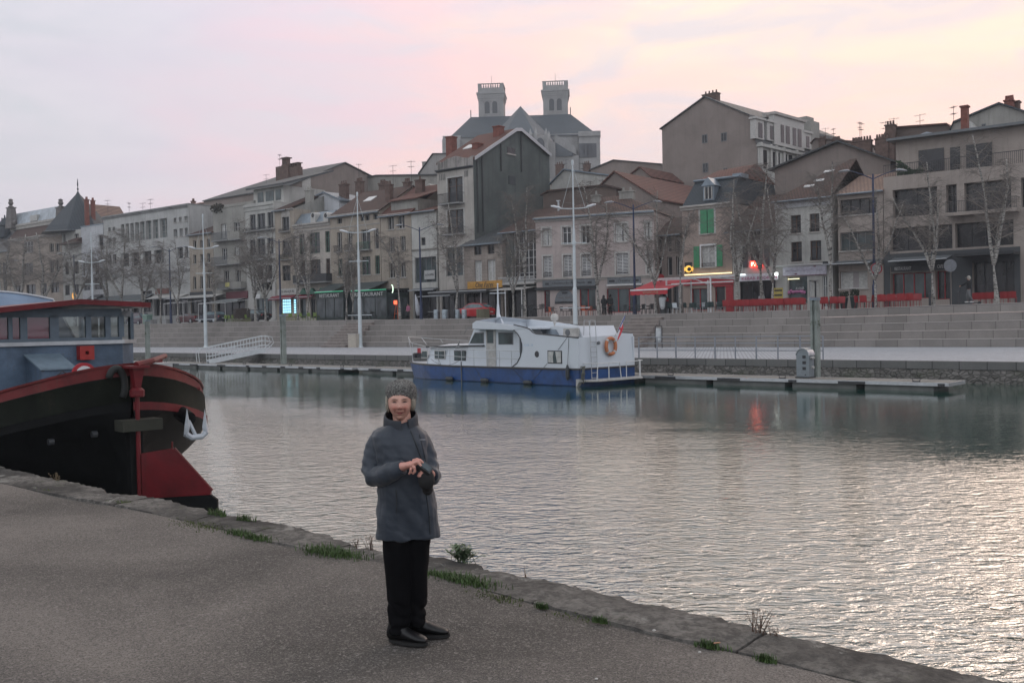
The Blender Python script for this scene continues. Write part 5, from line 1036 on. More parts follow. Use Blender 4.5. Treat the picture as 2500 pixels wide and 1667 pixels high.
g = chain_house('tan_shed_gable_house', 'wide low tan gable with a dark verge behind the brown tiled roof', R5, 26, [(1370, 1005), (2112, 695), (2700, 905)], [12]*3, p_tan, m_slate2, axis='y', zlow=4, over=.5)
g = chain_house('chimney_terrace', 'distant roofs crowded with old chimney stacks and aerials', R5, 60, [(1800, 700), (1840, 660), (2352, 700), (2450, 720)], [10]*4, p_tan, m_tileb, axis='y', zlow=9)
g.chimney(1922, 665, 16, 4, 0, m_brick2, 4); g.chimney(2078, 668, 18, 3, 0, m_brick2, 5); g.chimney(2310, 682, 20, 3, 0, m_brick2, 5); g.antenna(1952, 530, 4, 0, 1); g.antenna(2045, 535, 4, 0, 3); g.antenna(2345, 460, 5, 0, 2)
g = chain_house('stacked_chimney_house', 'red tiled house whose stepped wall carries many chimney pots', R7, 40, [(250, 400), (320, 290), (385, 262), (735, 238), (800, 300)], [10]*5, plaster('brown_render', (.15, .115, .10), .4), m_tile, axis='y', zlow=9)
g.chimney(150, 348, 48, 4, -1, m_brick2, 7); g.chimney(348, 240, 20, 6, -1, m_brick2, 3, .9); g.chimney(290, 330, 30, 4, -1.5, m_brick2, 5); g.antenna(145, 225, 6, -1, 2); g.antenna(370, 190, 3, -1, 1); g.antenna(312, 215, 4, -1, 4); g.antenna(548, 165, 4, 1, 9)
g = chain_house('rear_slate_house', 'big dark roofed house with pale dormers behind the concrete block', R7, 30, [(735, 330), (780, 228), (1092, 98), (1300, 165), (1500, 240)], [12]*5, p_grey, m_slate, axis='y', zlow=9)
g.chimney(1160, 72, 18, 6, 1, m_brick, 4, .9); g.chimney(1214, 78, 10, 5, 2, m_brick2, 0, .8); g.antenna(778, 110, 5, 1, 3)
for X in (985, 1100, 1160, 1215, 1245): g.ony(X-14, 232, X+14, 285)
mb = MB(); p = [g.P(X, Y, -1.5) for X, Y in ((835, 310), (888, 212), (970, 300))]; mb.prism(p, 1, -1.5, 1); mb.build('white_gable', m_offw, g.root)
g = chain_house('glass_roof_house', 'low house with a pale glazed roof lantern', R7, 22, [(470, 352), (600, 302), (700, 318), (705, 350)], [5]*4, p_grey, plain('pale_glass_roof', (.34, .38, .42), .4, .2, .35, 1.2), axis='y', zlow=9)
# ================================================================ cathedral
CB = Fr(-20.0, 310, -4)
ca = plaster('cathedral_stone', (.33, .325, .32), .35, .08, .3); cs = plain('cathedral_slates', (.042, .056, .068), .6, .0, .18, .35)
def CP(X, Y, y=0): return CB.hit(*RC(X, Y), y)
root = thing('cathedral', 'cathedral with two square balustraded towers and a great slate roof on the hill', 'cathedral', CB, 0, 0, 20)
def c2(X, Y, y=0): x, z = CP(X, Y, y); return x, z-20
mb = MB(); a, b_, c, d_ = c2(195, 838), c2(478, 570, 12), c2(1778, 530, 12), c2(2135, 800)
mb.add([(a[0], 0, a[1]), (d_[0], 0, d_[1]), (d_[0], 24, d_[1]), (a[0], 24, a[1]), (b_[0], 12, b_[1]), (c[0], 12, c[1])], [(0, 1, 5, 4), (1, 2, 5), (2, 3, 4, 5), (3, 0, 4)]); mb.build('roof', cs, root)
mb = MB(); mb.box(c2(120, 850)[0], .5, 0, c2(2160, 800)[0], 24, a[1]+.2); w_ = mb.build('wall', ca, root)
mb = MB(); mb.box(c2(112, 850)[0], .0, a[1]-1.2, c2(345, 850)[0], 3, a[1]+.6); mb.box(c2(120, 850)[0], -3, 0, c2(345, 850)[0], 1, a[1]-1); mb.build('transept_end', ca, root); mb = MB(); mb.box(c2(1888, 850)[0], -3.5, 0, c2(2160, 800)[0], 1, d_[1]); mb.box(c2(1880, 850)[0], -4, d_[1]-1, c2(2168, 800)[0], 1, d_[1]+.5); mb.build('transept_end', ca, root)
ap = c2(1125, 425, 8); e1, e2 = c2(720, 860, -10), c2(1500, 830, -10); m1 = c2(900, 860, -16); m2 = c2(1330, 850, -16)
mb = MB(); ring = [(e1[0]-2, 3, e1[1]+1), (e1[0], -10, e1[1]), (m1[0], -16, e1[1]-.5), (m2[0], -16, e1[1]-.5), (e2[0], -10, e1[1]), (e2[0]+2, 3, e1[1]+1)]
fr1 = c2(1125, 500, -4)
mb.add(ring+[(ap[0], 10, ap[1]), (fr1[0], -3, fr1[1]+2.0)], [(0, 1, 7, 6), (1, 2, 7), (2, 3, 7), (3, 4, 7), (4, 5, 6, 7)]); mb.build('apse_roof', plain('apse_slates', (.068, .084, .098), .6, 0, .15, .4), root)
mb = MB(); mb.loft([[(x, y, 0) for x, y, z in ring], [(x, y, e1[1]+.3) for x, y, z in ring]], 0, False, False)
for i in range(6):
	x, y, z = ring[i]; mb.box(x-.4, y-1.5, 0, x+.4, y+.5, e1[1]+.1); mb.add([(x-.45, y-1.5, e1[1]+.1), (x+.45, y-1.5, e1[1]+.1), (x+.45, y-.5, e1[1]+.1), (x-.45, y-.5, e1[1]+.1), (x, y-1, e1[1]+2.0)], [(0, 1, 4), (1, 2, 4), (2, 3, 4), (3, 0, 4)])
mb.build('apse_wall', ca, root)
x0, z0 = c2(1270, 825, -17); x1 = c2(1440, 825, -17)[0]
mb = MB(); mb.box(x0, -17, 0, x1, -9, z0); mb.box(x1, -17.6, 0, x1+1.0, -14, z0+.6); mb.box(x0-.8, -17.6, 0, x0+.2, -14, z0+.6)
for xx in (x0-.3, x1+.5): mb.add([(xx-.5, -17.6, z0+.6), (xx+.5, -17.6, z0+.6), (xx+.5, -16.6, z0+.6), (xx-.5, -16.6, z0+.6), (xx, -17.1, z0+2.6)], [(0, 1, 4), (1, 2, 4), (2, 3, 4), (3, 0, 4)])
xb = c2(1575, 900, -12)[0]; mb.box(xb-2.3, -12, 0, xb, -8, c2(1575, 890, -12)[1]); ch = mb.build('chapel', ca, root)
n = 8; cx = (x0+x1)/2+.6; r = (x1-x0)*.33; zz = c2(1370, 930, -17)[1]
mb = MB(); mb.prism([(cx-r, zz-7), (cx-r, zz)]+[(cx-r*cos(pi*.5*i/n), zz+r*1.6*sin(pi*.5*i/n)) for i in range(1, n+1)]+[(cx+r*sin(pi*.5*i/n), zz+r*1.6*cos(pi*.5*i/n)) for i in range(1, n+1)]+[(cx+r, zz-7)], 1, -17.15, -16.9); mb.build('pointed_window', plain('leaded_glass', (.06, .065, .075), .4, 0, .2), ch)
p = [c2(X, Y, -6) for X, Y in ((1585, 900), (1810, 1045), (1810, 1075), (1585, 1080))]; mb = MB(); mb.prism(p, 1, -6, 0); mb.build('side_roof', plain('apse_slates', (.068, .084, .098), .6, 0, .15, .4), root); mb = MB(); a_, b2 = c2(1585, 1078, -5.5), c2(1885, 1078, -5.5); mb.box(a_[0], -5.5, 0, b2[0], 0, a_[1]); mb.build('side_aisle', ca, root)
p = [c2(X, Y, -3) for X, Y in ((1570, 820), (1590, 800), (1850, 960), (1850, 1060), (1570, 900))]; mb = MB(); mb.prism(p, 1, -3, -1.5); mb.build('flying_buttress', ca, root)
mb = MB()
for X in (1930, 1980, 2030, 2080): a_ = c2(X, 1030, -3.6); mb.box(a_[0]-.9, -3.7, a_[1]-1.5, a_[0]+.9, -3.52, a_[1]+2.8)
mb.build('transept_windows', plain('leaded_glass', (.06, .065, .075), .4, 0, .2), root)
for (xa, xb_, yt, name) in ((572, 888, 133, 'tower'), (1415, 1728, 100, 'tower')):
	x0, x1 = c2(xa+6, yt+250, 14)[0], c2(xb_+14, yt+250, 14)[0]; W_ = x1-x0; U = W_/328; xm_ = (xa+xb_)/2; y0, y1 = 14, 14+W_; zt = c2(xm_, yt-4, 14)[1]; zc = zt-118*U
	mb = MB(); mb.box(x0, y0, 0, x1, y1, zc-105*U)
	for a_, b_, o_ in ((105, 78, .12), (78, 52, .30), (52, 22, .42), (22, 0, .62)): mb.box(x0-o_, y0-o_, zc-a_*U, x1+o_, y1+o_, zc-b_*U+.004)
	mb.box(x0-.1, y0-.1, zc, x1+.1, y1+.1, zc+62*U); tw = mb.build('tower', ca, root)
	zb_ = zc+62*U; hb = zt-zb_; bb = MB(); pw = 40*U
	for (px_, py_) in ((x0-.12, y0-.12), (x1-pw+.12, y0-.12), (x0-.12, y1-.5), (x1-pw+.12, y1-.5)): bb.box(px_, py_, zb_, px_+pw, py_+.62, zt-.2)
	for (xa_, ya_, xb2, yb2) in ((x0-.12, y0-.12, x1+.12, y0+.3), (x0-.12, y1-.3, x1+.12, y1+.12), (x0-.12, y0+.3, x0+.3, y1-.3), (x1-.3, y0+.3, x1+.12, y1-.3)): bb.box(xa_-.06, ya_-.06, zt-.2, xb2+.06, yb2+.06, zt)
	for yy in (y0+.1, y1-.1):
		for i in range(9): xx = x0+pw+(W_-2*pw)*(i+.0)/8; bb.lathe([(.16, zb_), (.24, zb_+hb*.2), (.23, zb_+hb*.35), (.13, zb_+hb*.6), (.2, zt-.2)], 6, (xx, yy, 0))
	for xx in (x0+.1, x1-.1):
		for i in range(9): yy = y0+.8+(W_-1.6)*i/8; bb.lathe([(.10, zb_), (.17, zb_+hb*.25), (.07, zb_+hb*.6), (.11, zt-.2)], 6, (xx, yy, 0))
	bb.build('balustrade', ca, tw); mb = MB(); mb.tube([((x0+x1)/2, (y0+y1)/2, zb_), ((x0+x1)/2, (y0+y1)/2, zt+3.4)], .05, 4); mb.build('lightning_rod', m_iron, tw)
	wm = plain('belfry_louvres', (.07, .075, .08), .7, 0, .2)
	for t in (.345, .655):
		cx = x0+W_*t; r = 33*U; za = zc-150*U; zb2 = zc-275*U; n = 8; m_ = MB(); m_.prism([(cx-r, zb2), (cx+r, zb2)]+[(cx+r*cos(pi*i/n), za+r*sin(pi*i/n)) for i in range(n+1)], 1, y0-.02, y0+.3); m_.build('belfry_window', wm, tw)
	m_ = MB(); [m_.box(x0+W_*t-.16, y0-.10, zc-280*U, x0+W_*t+.16, y0-.002, zc-118*U) for t in (.2, .5, .8)]; m_.box(x0+W_*.17, y0-.14, zc-118*U, x0+W_*.83, y0-.002, zc-108*U); m_.box(x0+W_*.17, y0-.14, zc-292*U, x0+W_*.83, y0-.002, zc-280*U); m_.build('pilaster', ca, tw)
for X, y in ((478, 540), (1778, 500)): a_ = c2(X, y, 12); mb = MB(); mb.tube([(a_[0], 12, a_[1]-3), (a_[0], 12, a_[1]+1.5)], .15, 5); mb.build('finial', m_iron, root)
# ================================================================ pontoon, piles, service pillar, gangway
ax0 = Vector((15.7-6.24, 36.6-45.3, 0)).normalized()
PT = Fr(15.7, 36.6, math.degrees(atan2(ax0.y, ax0.x)))      # x runs towards the near end, y away
def pontoon(name, label, xa, xb, seed):
	t = thing(name, label, 'pontoon', PT, xb, 0, 0); L = xb-xa; Wd = 1.75
	deck = blocks('pontoon_planks', (.27, .26, .24), .14, 9, (.05, .05, .05), .012, .3, (0, 1), .4, 0)
	mb = MB(); mb.box(-L, -.02, .27, 0, Wd, .33); mb.build('deck', deck, t)
	mb = MB(); mb.box(-L, -.05, .20, 0, -.02, .335); mb.box(-L, Wd, .20, 0, Wd+.03, .335); mb.box(0, -.05, .20, .04, Wd+.03, .335); mb.build('edge_beam', m_steel, t)
	R = random.Random(seed); x = -L+.3
	mb = MB()
	while x < -1.5: l = R.uniform(2.6, 3.6); mb.box(x, .06, -.35, min(x+l, -.5), Wd-.06, .198); x += l+.35
	mb.build('float', plain('float_concrete', (.15, .155, .15), .85, 0, .35, 1.2), t)
	x = -L+1
	while x < -.3: MB().box(x, -.075, .205, min(x+R.choice((.5, 1.1, .35)), -.1), -.051, .30).build('fender_strip', m_dark, t); x += R.uniform(1.6, 4)
	mb = MB()
	for x in [-q*5.5-1.2 for q in range(int(L/5.5))]: mb.box(x-.14, .1, .335, x+.14, .16, .37); mb.tube([(x-.12, .13, .37), (x-.16, .13, .46), (x+.16, .13, .46), (x+.12, .13, .37)], .02, 6)
	mb.build('cleat', m_iron, t); return t
pontoon('pontoon', 'long floating pontoon behind the white boat, ending in open water', -34.0, .5, 1)
pontoon('pontoon', 'further floating pontoon carrying the gangway, beyond the black barge', -78, -34.6, 2)
def pile(px, ytop, label, y=1.2, w_=.42, growth=True):
	x = PT.hit(px, 880, y)[0]; zt = PT.hit(px, ytop, y)[1]
	t = thing('mooring_pile', label, 'mooring pile', PT, x, y+.55, -.9, 0, 'mooring piles of the pontoon'); H = zt+.9; f = w_*.5
	mb = MB(); mb.prism([(-f, -f), (-f*.35, -f), (-f*.35, -f*.45), (f*.35, -f*.45), (f*.35, -f), (f, -f), (f, f), (-f, f)], 2, 0, H); mb.build('post', plain('mossy_steel', (.25, .28, .26), .7, .2, .45, 1.6), t)
	mb = MB(); mb.box(-f*1.15, -f*1.15, H, f*1.15, f*1.15, H+.12); mb.build('cap', m_zinc, t)
	if growth:
		R = random.Random(int(px)); mb = MB()
		for i in range(90): a = R.uniform(0, 6.3); q = f*R.uniform(.9, 1.25); z = H-.85-R.expovariate(6); mb.add([(q*cos(a), q*sin(a), z), (q*1.3*cos(a+.2), q*1.3*sin(a+.2), z-R.uniform(-.1, .25)), (q*cos(a+.12), q*sin(a+.12), z-.05)], [(0, 1, 2)])
		mb.build('weed_growth', plain('dry_weed', (.10, .12, .07), .9), t)
pile(1977, 733, 'tall square mooring pile beside the grey service pillar', w_=.30)
pile(676, 772, 'grey mooring pile beside the gangway', w_=.30)
pile(346, 785, 'furthest grey mooring pile, just beyond the red wheelhouse roof', w_=.30)
def service():
	RS = cv(1900, 680, 5.408); x, z = PT.hit(*RS(330, 1305), .75); zt = PT.hit(*RS(320, 925), .75)[1]; xa = PT.hit(*RS(250, 1200), .75)[0]; xb = PT.hit(*RS(412, 1200), .75)[0]; W_ = .56
	t = thing('service_pillar', 'grey steel service pillar with a rounded hood on the pontoon', 'service pillar', PT, (xa+xb)/2, .75, .335); H = zt-.335; r = W_/2; zs = H-r; n = 12
	mb = MB(); mb.prism([(-r, 0)]+[(r*cos(pi-pi*i/n), zs+r*sin(pi*i/n)) for i in range(n+1)]+[(r, 0)], 1, -.05, .42); o = mb.build('cabinet', plain('pillar_grey', (.20, .23, .25), .45, .3, .12), t)
	mb = MB(); mb.prism([((r+.03)*cos(pi-pi*i/n), zs+(r+.03)*sin(pi*i/n)) for i in range(n+1)]+[(r*cos(pi*i/n), zs+r*sin(pi*i/n)) for i in range(n+1)], 1, -.09, .45); mb.build('hood', m_steel, t)
	mb = MB()
	for k in range(3): mb.box(.0, -.075, zs-.12-k*.24, .14, -.052, zs+.0-k*.24)
	mb.box(.1, -.07, zs-.82, .14, -.052, zs-.78); mb.build('socket_cover', m_dark, t)
	mb = MB()
	for z_, y_ in ((zs-.1, .12), (zs-.1, .26), (zs-.5, .2)): mb.tube([(r-.001, y_, z_), (r+.1, y_, z_)], .055, 8)
	mb.build('socket', m_offw, t); mb = MB(); mb.box(-r-.04, -.1, 0, r+.04, .48, .05); mb.build('base', m_dark, t)
service()
def gangway():
	RG = cv(300, 740, 3.178); x0 = PT.hit(*RG(660, 460), .9)[0]; x1 = PT.hit(*RG(1110, 395), 3.2)[0]; L = 8.2
	p0 = PT.W(x0, .9, .36); p1 = BANK.W(BANK.hit(*RG(1110, 400), -16.5)[0], -16.7, ZQ+.25); d = p1-p0; L = sqrt(d.x**2+d.y**2); rise = d.z; a = atan2(d.y, d.x)
	t = bpy.data.objects.new('gangway', None); COL.objects.link(t); t.location = p0; t.rotation_euler = (0, 0, a); tag(t, 'white railed aluminium gangway sloping down to the far pontoon', 'gangway')
	wht = plain('gangway_white', (.55, .58, .60), .4, .2, .1); k = rise/L
	mb = MB()
	for y in (-.55, .55): mb.hexa([(0, y-.05, -.1), (L, y-.05, L*k-.1), (L, y+.05, L*k-.1), (0, y+.05, -.1), (0, y-.05, .2), (L, y-.05, L*k+.2), (L, y+.05, L*k+.2), (0, y+.05, .2)])
	mb.build('side_beam', wht, t); mb = MB(); mb.hexa([(0, -.5, .02), (L, -.5, L*k+.02), (L, .5, L*k+.02), (0, .5, .02), (0, -.5, .06), (L, -.5, L*k+.06), (L, .5, L*k+.06), (0, .5, .06)]); mb.build('deck', m_zinc, t)
	for y in (-.55, .55):
		mb = MB(); n = 9
		for i in range(n+1): x = L*i/n; mb.tube([(x, y, x*k+.15), (x, y, x*k+1.15)], .025, 6)
		for h in (.45, .8, 1.15): mb.tube([(-.6 if h > 1 else 0, y, h-(.1 if h > 1 else 0)), (0, y, h), (L, y, L*k+h), (L+.5, y, L*k+h-.1)], .027, 6)
		mb.tube([(-.6, y, 1.05), (-.75, y, .7), (-.7, y, .05)], .025, 6); mb.tube([(L+.5, y, L*k+1.05), (L+.65, y, L*k+.6), (L+.1, y, L*k+.1)], .025, 6); mb.build('railing', wht, t)
gangway()
def quay_rail():
	RS = cv(1540, 680, 2.45); y = dedge(25)+.25
	s0 = BANK.hit(*RS(48, 400), y)[0]; s1 = BANK.hit(*RS(1150, 430), y)[0]; t = thing('quay_railing', 'grey tubular railing along the edge of the far quay', 'railing', BANK, s0, y, ZQ); L = s1-s0; mb = MB(); m_ = MB(); n = 9
	for h in (1.1, .78, .42): m_.tube([(0, .0, h), (L, .0, h)], .026, 6)
	for i in range(n+1): x = L*i/n; mb.tube([(x, 0, -.2), (x, 0, 1.1)], .034 if i % 2 else .042, 6)
	mb.build('upright', plain('rail_steel', (.24, .26, .29), .45, .4, .1), t); m_.build('rail', plain('rail_steel', (.24, .26, .29), .45, .4, .1), t)
quay_rail()
# ================================================================ white and blue cruiser
RB = cv(980, 680, 3.675)
o_ = WORLD.hitz(1413, 944, 0)
BT = Fr(o_[0], o_[1], math.degrees(atan2(-.75, .66)))
BW = 3.7
m_hullb = weathered('blue_hull', (.009, .050, .17), (.03, .05, .10), .4, .35, .4, (.02, .04, .07)); m_hullw = plain('white_hull', (.58, .62, .665), .32, 0, .05, .7, 0, .5, .25)
def boat():
	t = thing('motor_cruiser', 'white motor cruiser with a blue hull moored along the far pontoon', 'boat', BT, 0, 0, 0)
	P = lambda X, Y, y=0: BT.hit(*RB(X, Y), y)
	xb = P(105, 800, BW/2)[0]
	def half(x):   # half beam at x
		u = (x-xb)/(4.2); return BW/2 if u >= 1 else BW/2*max(.02, sin(pi/2*u)**.75)
	zsh = lambda x: interp([(xb, P(105, 738, BW/2)[1]), (P(440, 780)[0], P(440, 780, .3)[1]), (P(900, 797)[0], P(900, 797)[1]), (0, P(1590, 815)[1])], x)
	xs = [xb+.02+(-xb-.02)*i/22 for i in range(23)]
	rings = []
	for x in xs:
		h = half(x); z = zsh(x); c = BW/2; fl = min(1, .75+.25*(x-xb)/4); u = x
		wl = h*fl; xx = x+ (0 if x > xb+1 else .25*(1-(x-xb)))
		rings.append([(x, c-h, z), (x, c-h+.0, z-.12), (xx, c-wl*.99, .05), (xx, c-wl*.8, -.4), (xx, c, -.7), (xx, c+wl*.8, -.4), (xx, c+wl*.99, .05), (x, c+h, z-.12), (x, c+h, z)])
	mb = MB(); mb.loft(rings, 0, False, False); mb.add(rings[-1], [tuple(range(9))]); fixn(mb.build('hull', m_hullb, t))
	mb = MB(); mb.add([p for x in xs for p in ((x, BW/2-half(x)+.02, zsh(x)-.01), (x, BW/2+half(x)-.02, zsh(x)-.01))], [(2*i, 2*i+2, 2*i+3, 2*i+1) for i in range(22)]); mb.build('deck', m_hullw, t)
	mb = MB(); mb.tube([(x, BW/2-half(x)-.015, zsh(x)) for x in xs]+[(.02, BW+.0, zsh(0))], .05, 6); mb.tube([(x, BW/2+half(x)+.015, zsh(x)) for x in xs], .05, 6); mb.build('rubbing_strake', m_dark, t)
	zd = zsh(-5)
	yi = .42
	def wallpoly(pts, y0, y1, name, mat, par=t): mb = MB(); mb.prism(pts, 1, y0, y1); return fixn(mb.build(name, mat, par))
	p = [P(X, Y, yi) for X, Y in ((200, 755), (235, 600), (700, 603), (700, 800))]
	p[0] = (p[0][0], zsh(p[0][0])-.05); p[3] = (p[3][0]+.3, zd-.1); p[2] = (p[2][0]+.3, p[2][1])
	mb = MB(); x0, x1 = p[0][0], p[2][0]; zt = p[1][1]; hb = half(x0+.4)*.72; c = BW/2
	mb.add([(x0, c-hb, p[0][1]), (x1, yi, p[3][1]), (x1, BW-yi, p[3][1]), (x0, c+hb, p[0][1]), (x0+.35, c-hb*.9, zt-.1), (x1, yi+.06, zt), (x1, BW-yi-.06, zt), (x0+.35, c+hb*.9, zt-.1), (x0+.4, c, zt+.05), (x1, c, zt+.15)],
				   [(0, 1, 5, 4), (2, 3, 7, 6), (3, 0, 4, 8, 7), (4, 5, 9, 8), (8, 9, 6, 7)]); tr = fixn(mb.build('fore_cabin', m_hullw, t))
	mb = MB(); mb.add([(x0+.1, c-hb-.06, zt-.13), (x1+.1, yi-.1, zt-.02), (x1+.1, yi+.02, zt-.02), (x0+.1, c-hb+.06, zt-.13), (x0+.1, c-hb-.06, zt-.05), (x1+.1, yi-.1, zt+.05), (x1+.1, yi+.02, zt+.05), (x0+.1, c-hb+.06, zt-.05)], [(0, 3, 2, 1), (4, 5, 6, 7), (0, 1, 5, 4), (1, 2, 6, 5), (2, 3, 7, 6), (3, 0, 4, 7)]); mb.build('eave', m_dark, t)
	def wside(x): u = (x-x0)/(x1-x0); return (c-hb)+(yi-(c-hb))*u
	def winp(X0, Y0, X1, Y1, fm, name='window', y=yi, curt=False, slant=0, par=t):
		xa, za = P(X0, Y0, y); xb_, zb = P(X1, Y1, y); ya, yb_ = (wside(xa), wside(xb_)) if par is tr else (y, y)
		def q(x, z, o): yy = ya+(yb_-ya)*(x-xa)/(xb_-xa) if par is tr else y; return (x, yy-o, z)
		mb = MB(); f = .045; mb.add([q(xa+slant, za, .012), q(xb_, za, .012), q(xb_, zb, .012), q(xa, zb, .012), q(xa+slant+f, za-f, .03), q(xb_-f, za-f, .03), q(xb_-f, zb+f, .03), q(xa+f, zb+f, .03)], [(0, 1, 5, 4), (1, 2, 6, 5), (2, 3, 7, 6), (3, 0, 4, 7)])
		for sg in (0,): mb.add([q(xa+slant, za, -.01), q(xb_, za, -.01), q(xb_, zb, -.01), q(xa, zb, -.01), q(xa+slant, za, .012), q(xb_, za, .012), q(xb_, zb, .012), q(xa, zb, .012)], [(0, 1, 5, 4), (1, 2, 6, 5), (2, 3, 7, 6), (3, 0, 4, 7)])
		o = mb.build(name, fm, par if par is not tr else t); g = MB(); g.add([q(xa+slant+f*.5, za-f*.5, .02), q(xb_-f*.5, za-f*.5, .02), q(xb_-f*.5, zb+f*.5, .02), q(xa+f*.5, zb+f*.5, .02)], [(0, 3, 2, 1)]); g.build('pane', m_glass2, o)
		if curt:
			cm = MB(); w_ = xb_-xa
			for a, b_, cc in ((0.05, .44, .30), (.56, .95, .62)):
				cm.add([(xa+w_*a, y-.024, za-f), (xa+w_*b_, y-.024, za-f), (xa+w_*(b_ if a > .5 else b_*.85), y-.024, (za+zb)/2), (xa+w_*(b_ if a > .5 else .4), y-.024, zb+f), (xa+w_*(a if a < .5 else .66), y-.024, zb+f)], [(0, 1, 2, 3, 4)])
			cm.build('curtain', m_curt, o)
	winp(205, 642, 272, 712, m_offw, par=tr, slant=.12, y=.8); winp(305, 642, 405, 724, m_offw, par=tr, y=.6); winp(468, 645, 575, 736, m_dark, par=tr, y=.45)
	w0 = P(600, 590, yi); w1 = P(650, 470, yi); ztop_ = P(760, 452, yi)[1]; xe = P(1060, 600, yi)[0]
	wallpoly([(w0[0], zd-.1), (w0[0], w0[1]), (w1[0], ztop_), (xe, ztop_), (xe, zd-.1)], yi, BW-yi, 'wheelhouse', m_hullw)
	winp(612, 482, 742, 582, m_greyf, 'windscreen_side', slant=.42); winp(768, 462, 832, 584, m_greyf, 'door_window'); winp(870, 484, 1005, 592, m_greyf)
	mb = MB(); a = P(764, 455, yi); b_ = P(850, 790, yi); mb.box(a[0], yi-.018, b_[1], b_[0], yi-.002, a[1]); mb.box(a[0]-.02, yi-.03, b_[1], a[0]+.01, yi-.003, a[1]); mb.box(b_[0]-.01, yi-.03, b_[1], b_[0]+.02, yi-.003, a[1]); mb.build('door', m_offw, t)
	arc = [P(X, Y, 0) for X, Y in ((990, 797), (1040, 755), (1068, 700), (1082, 640), (1082, 590), (1065, 530), (1040, 490), (1010, 462))]
	top = [P(X, Y, 0) for X, Y in ((1010, 415), (1120, 442), (1150, 455), (1180, 483), (1210, 495), (1420, 515), (1590, 533))]
	poly = arc+top+[(0.0, zsh(0))]; poly[-2] = (0.0, poly[-2][1])
	mb = MB(); n = len(poly); mb.add([(x, 0, z) for x, z in poly]+[(x, .09, z) for x, z in poly], [tuple(range(n)), tuple(range(2*n-1, n-1, -1))]+[(i, n+i, n+(i+1) % n, (i+1) % n) for i in range(n)]); ns = fixn(mb.build('saloon_side', m_hullw, t))
	mb = MB(); mb.add([(x, BW-.09, z) for x, z in poly]+[(x, BW, z) for x, z in poly], [tuple(range(n)), tuple(range(2*n-1, n-1, -1))]+[(i, n+i, n+(i+1) % n, (i+1) % n) for i in range(n)]); fixn(mb.build('saloon_side', m_hullw, t))
	mb = MB(); mb.tube([(x, -.02, z) for x, z in arc], .022, 5); mb.tube([(x, -.01, z+.01) for x, z in top], .028, 5); mb.build('black_trim', m_dark, t)
	zt_ = top[-1][1]
	mb = MB(); mb.add([(-.02, 0.09, zsh(0)-.02), (-.02, BW-.09, zsh(0)-.02), (-.1, BW-.09, zt_+.12), (-.1, .09, zt_), (.0, 0, zsh(0)), (.0, BW, zsh(0)), (-.08, BW, zt_+.12), (-.08, 0, zt_)], [(4, 5, 6, 7), (0, 3, 2, 1), (7, 6, 2, 3), (4, 7, 3, 0), (5, 1, 2, 6)]); tn = fixn(mb.build('transom', m_hullw, t))
	mb = MB(); mb.tube([(-.02, .12, zsh(0)), (-.1, .12, zt_)], .02, 4); mb.build('seam', m_offw, t)
	for y0 in (-.02, BW-.10):
		br = [P(X, Y, 0) for X, Y in ((640, 402), (672, 380), (900, 408), (1120, 442), (1000, 462), (640, 450))]
		if y0 > 1: br = [(x, z+.04) for x, z in br]
		wallpoly(br, y0+.0, y0+.12, 'brow', m_hullw)
	a = P(640, 402, 0); b_ = P(672, 380, 0)
	mb = MB(); mb.add([(a[0], -.02, P(640, 450, 0)[1]), (a[0], -.02, a[1]), (b_[0], -.02, b_[1]), (a[0]-.35, BW/2, P(640, 450, 0)[1]+.05), (a[0]-.35, BW/2, a[1]+.12), (b_[0]-.2, BW/2, b_[1]+.2), (a[0], BW+.02, P(640, 450, 0)[1]), (a[0], BW+.02, a[1]), (b_[0], BW+.02, b_[1]), ], [(0, 1, 4, 3), (1, 2, 5, 4), (3, 4, 7, 6), (4, 5, 8, 7)]); mb.build('brow_front', m_hullw, t)
	xa_ = a[0]; mb = MB(); zr = P(900, 448, 0)[1]; mb.box(xa_, .1, zr-.05, xe+1.9, BW-.1, zr+.02); mb.build('wheelhouse_roof', m_hullw, t)
	far = [P(X, Y, BW) for X, Y in ((672, 378), (760, 366), (900, 364), (1080, 366), (1300, 388), (1600, 420), (1690, 436), (1760, 470), (2105, 503))]; far[0] = (b_[0], far[0][1]); far[-1] = (-.08, zt_+.12)
	wallpoly([(x, z) for x, z in far]+[(-.08, zsh(0)), (xe, zsh(0)), (xe, zr), (b_[0], zr)], BW-.08, BW-.02, 'far_bulwark', m_hullw)
	mb = MB(); mb.tube([(x, BW-.05, z+.01) for x, z in far], .028, 5); mb.build('black_trim', m_dark, t)
	zdk = P(1500, 560, 0)[1]; mb = MB(); mb.box(xe+.5, .1, zdk-.04, -.12, BW-.1, zdk); mb.build('sun_deck', m_offw, t)
	c0, c1 = P(1150, 430, .7), P(1640, 520, .7); c2_ = P(1590, 428, .7)
	wallpoly([(c0[0]-.2, zdk), (c0[0]-.1, c0[1]), (c2_[0], c0[1]-.02), (c1[0], zdk)], .7, BW-.7, 'skylight_cabin', m_hullw)
	for (X0, X1, Y0, Y1) in ((1250, 1425, 458, 515), (1545, 1610, 450, 512)):
		q0, q1 = P(X0, Y0, .7), P(X1, Y1, .7); mb = MB(); mb.add([(q0[0], .68, q0[1]), (q1[0]-.25, .68, q0[1]), (q1[0], .68, q1[1]), (q0[0]+.25, .68, q1[1])], [(0, 3, 2, 1)]); mb.build('skylight_window', glassy('pale_glass', (.20, .24, .28), .1), t)
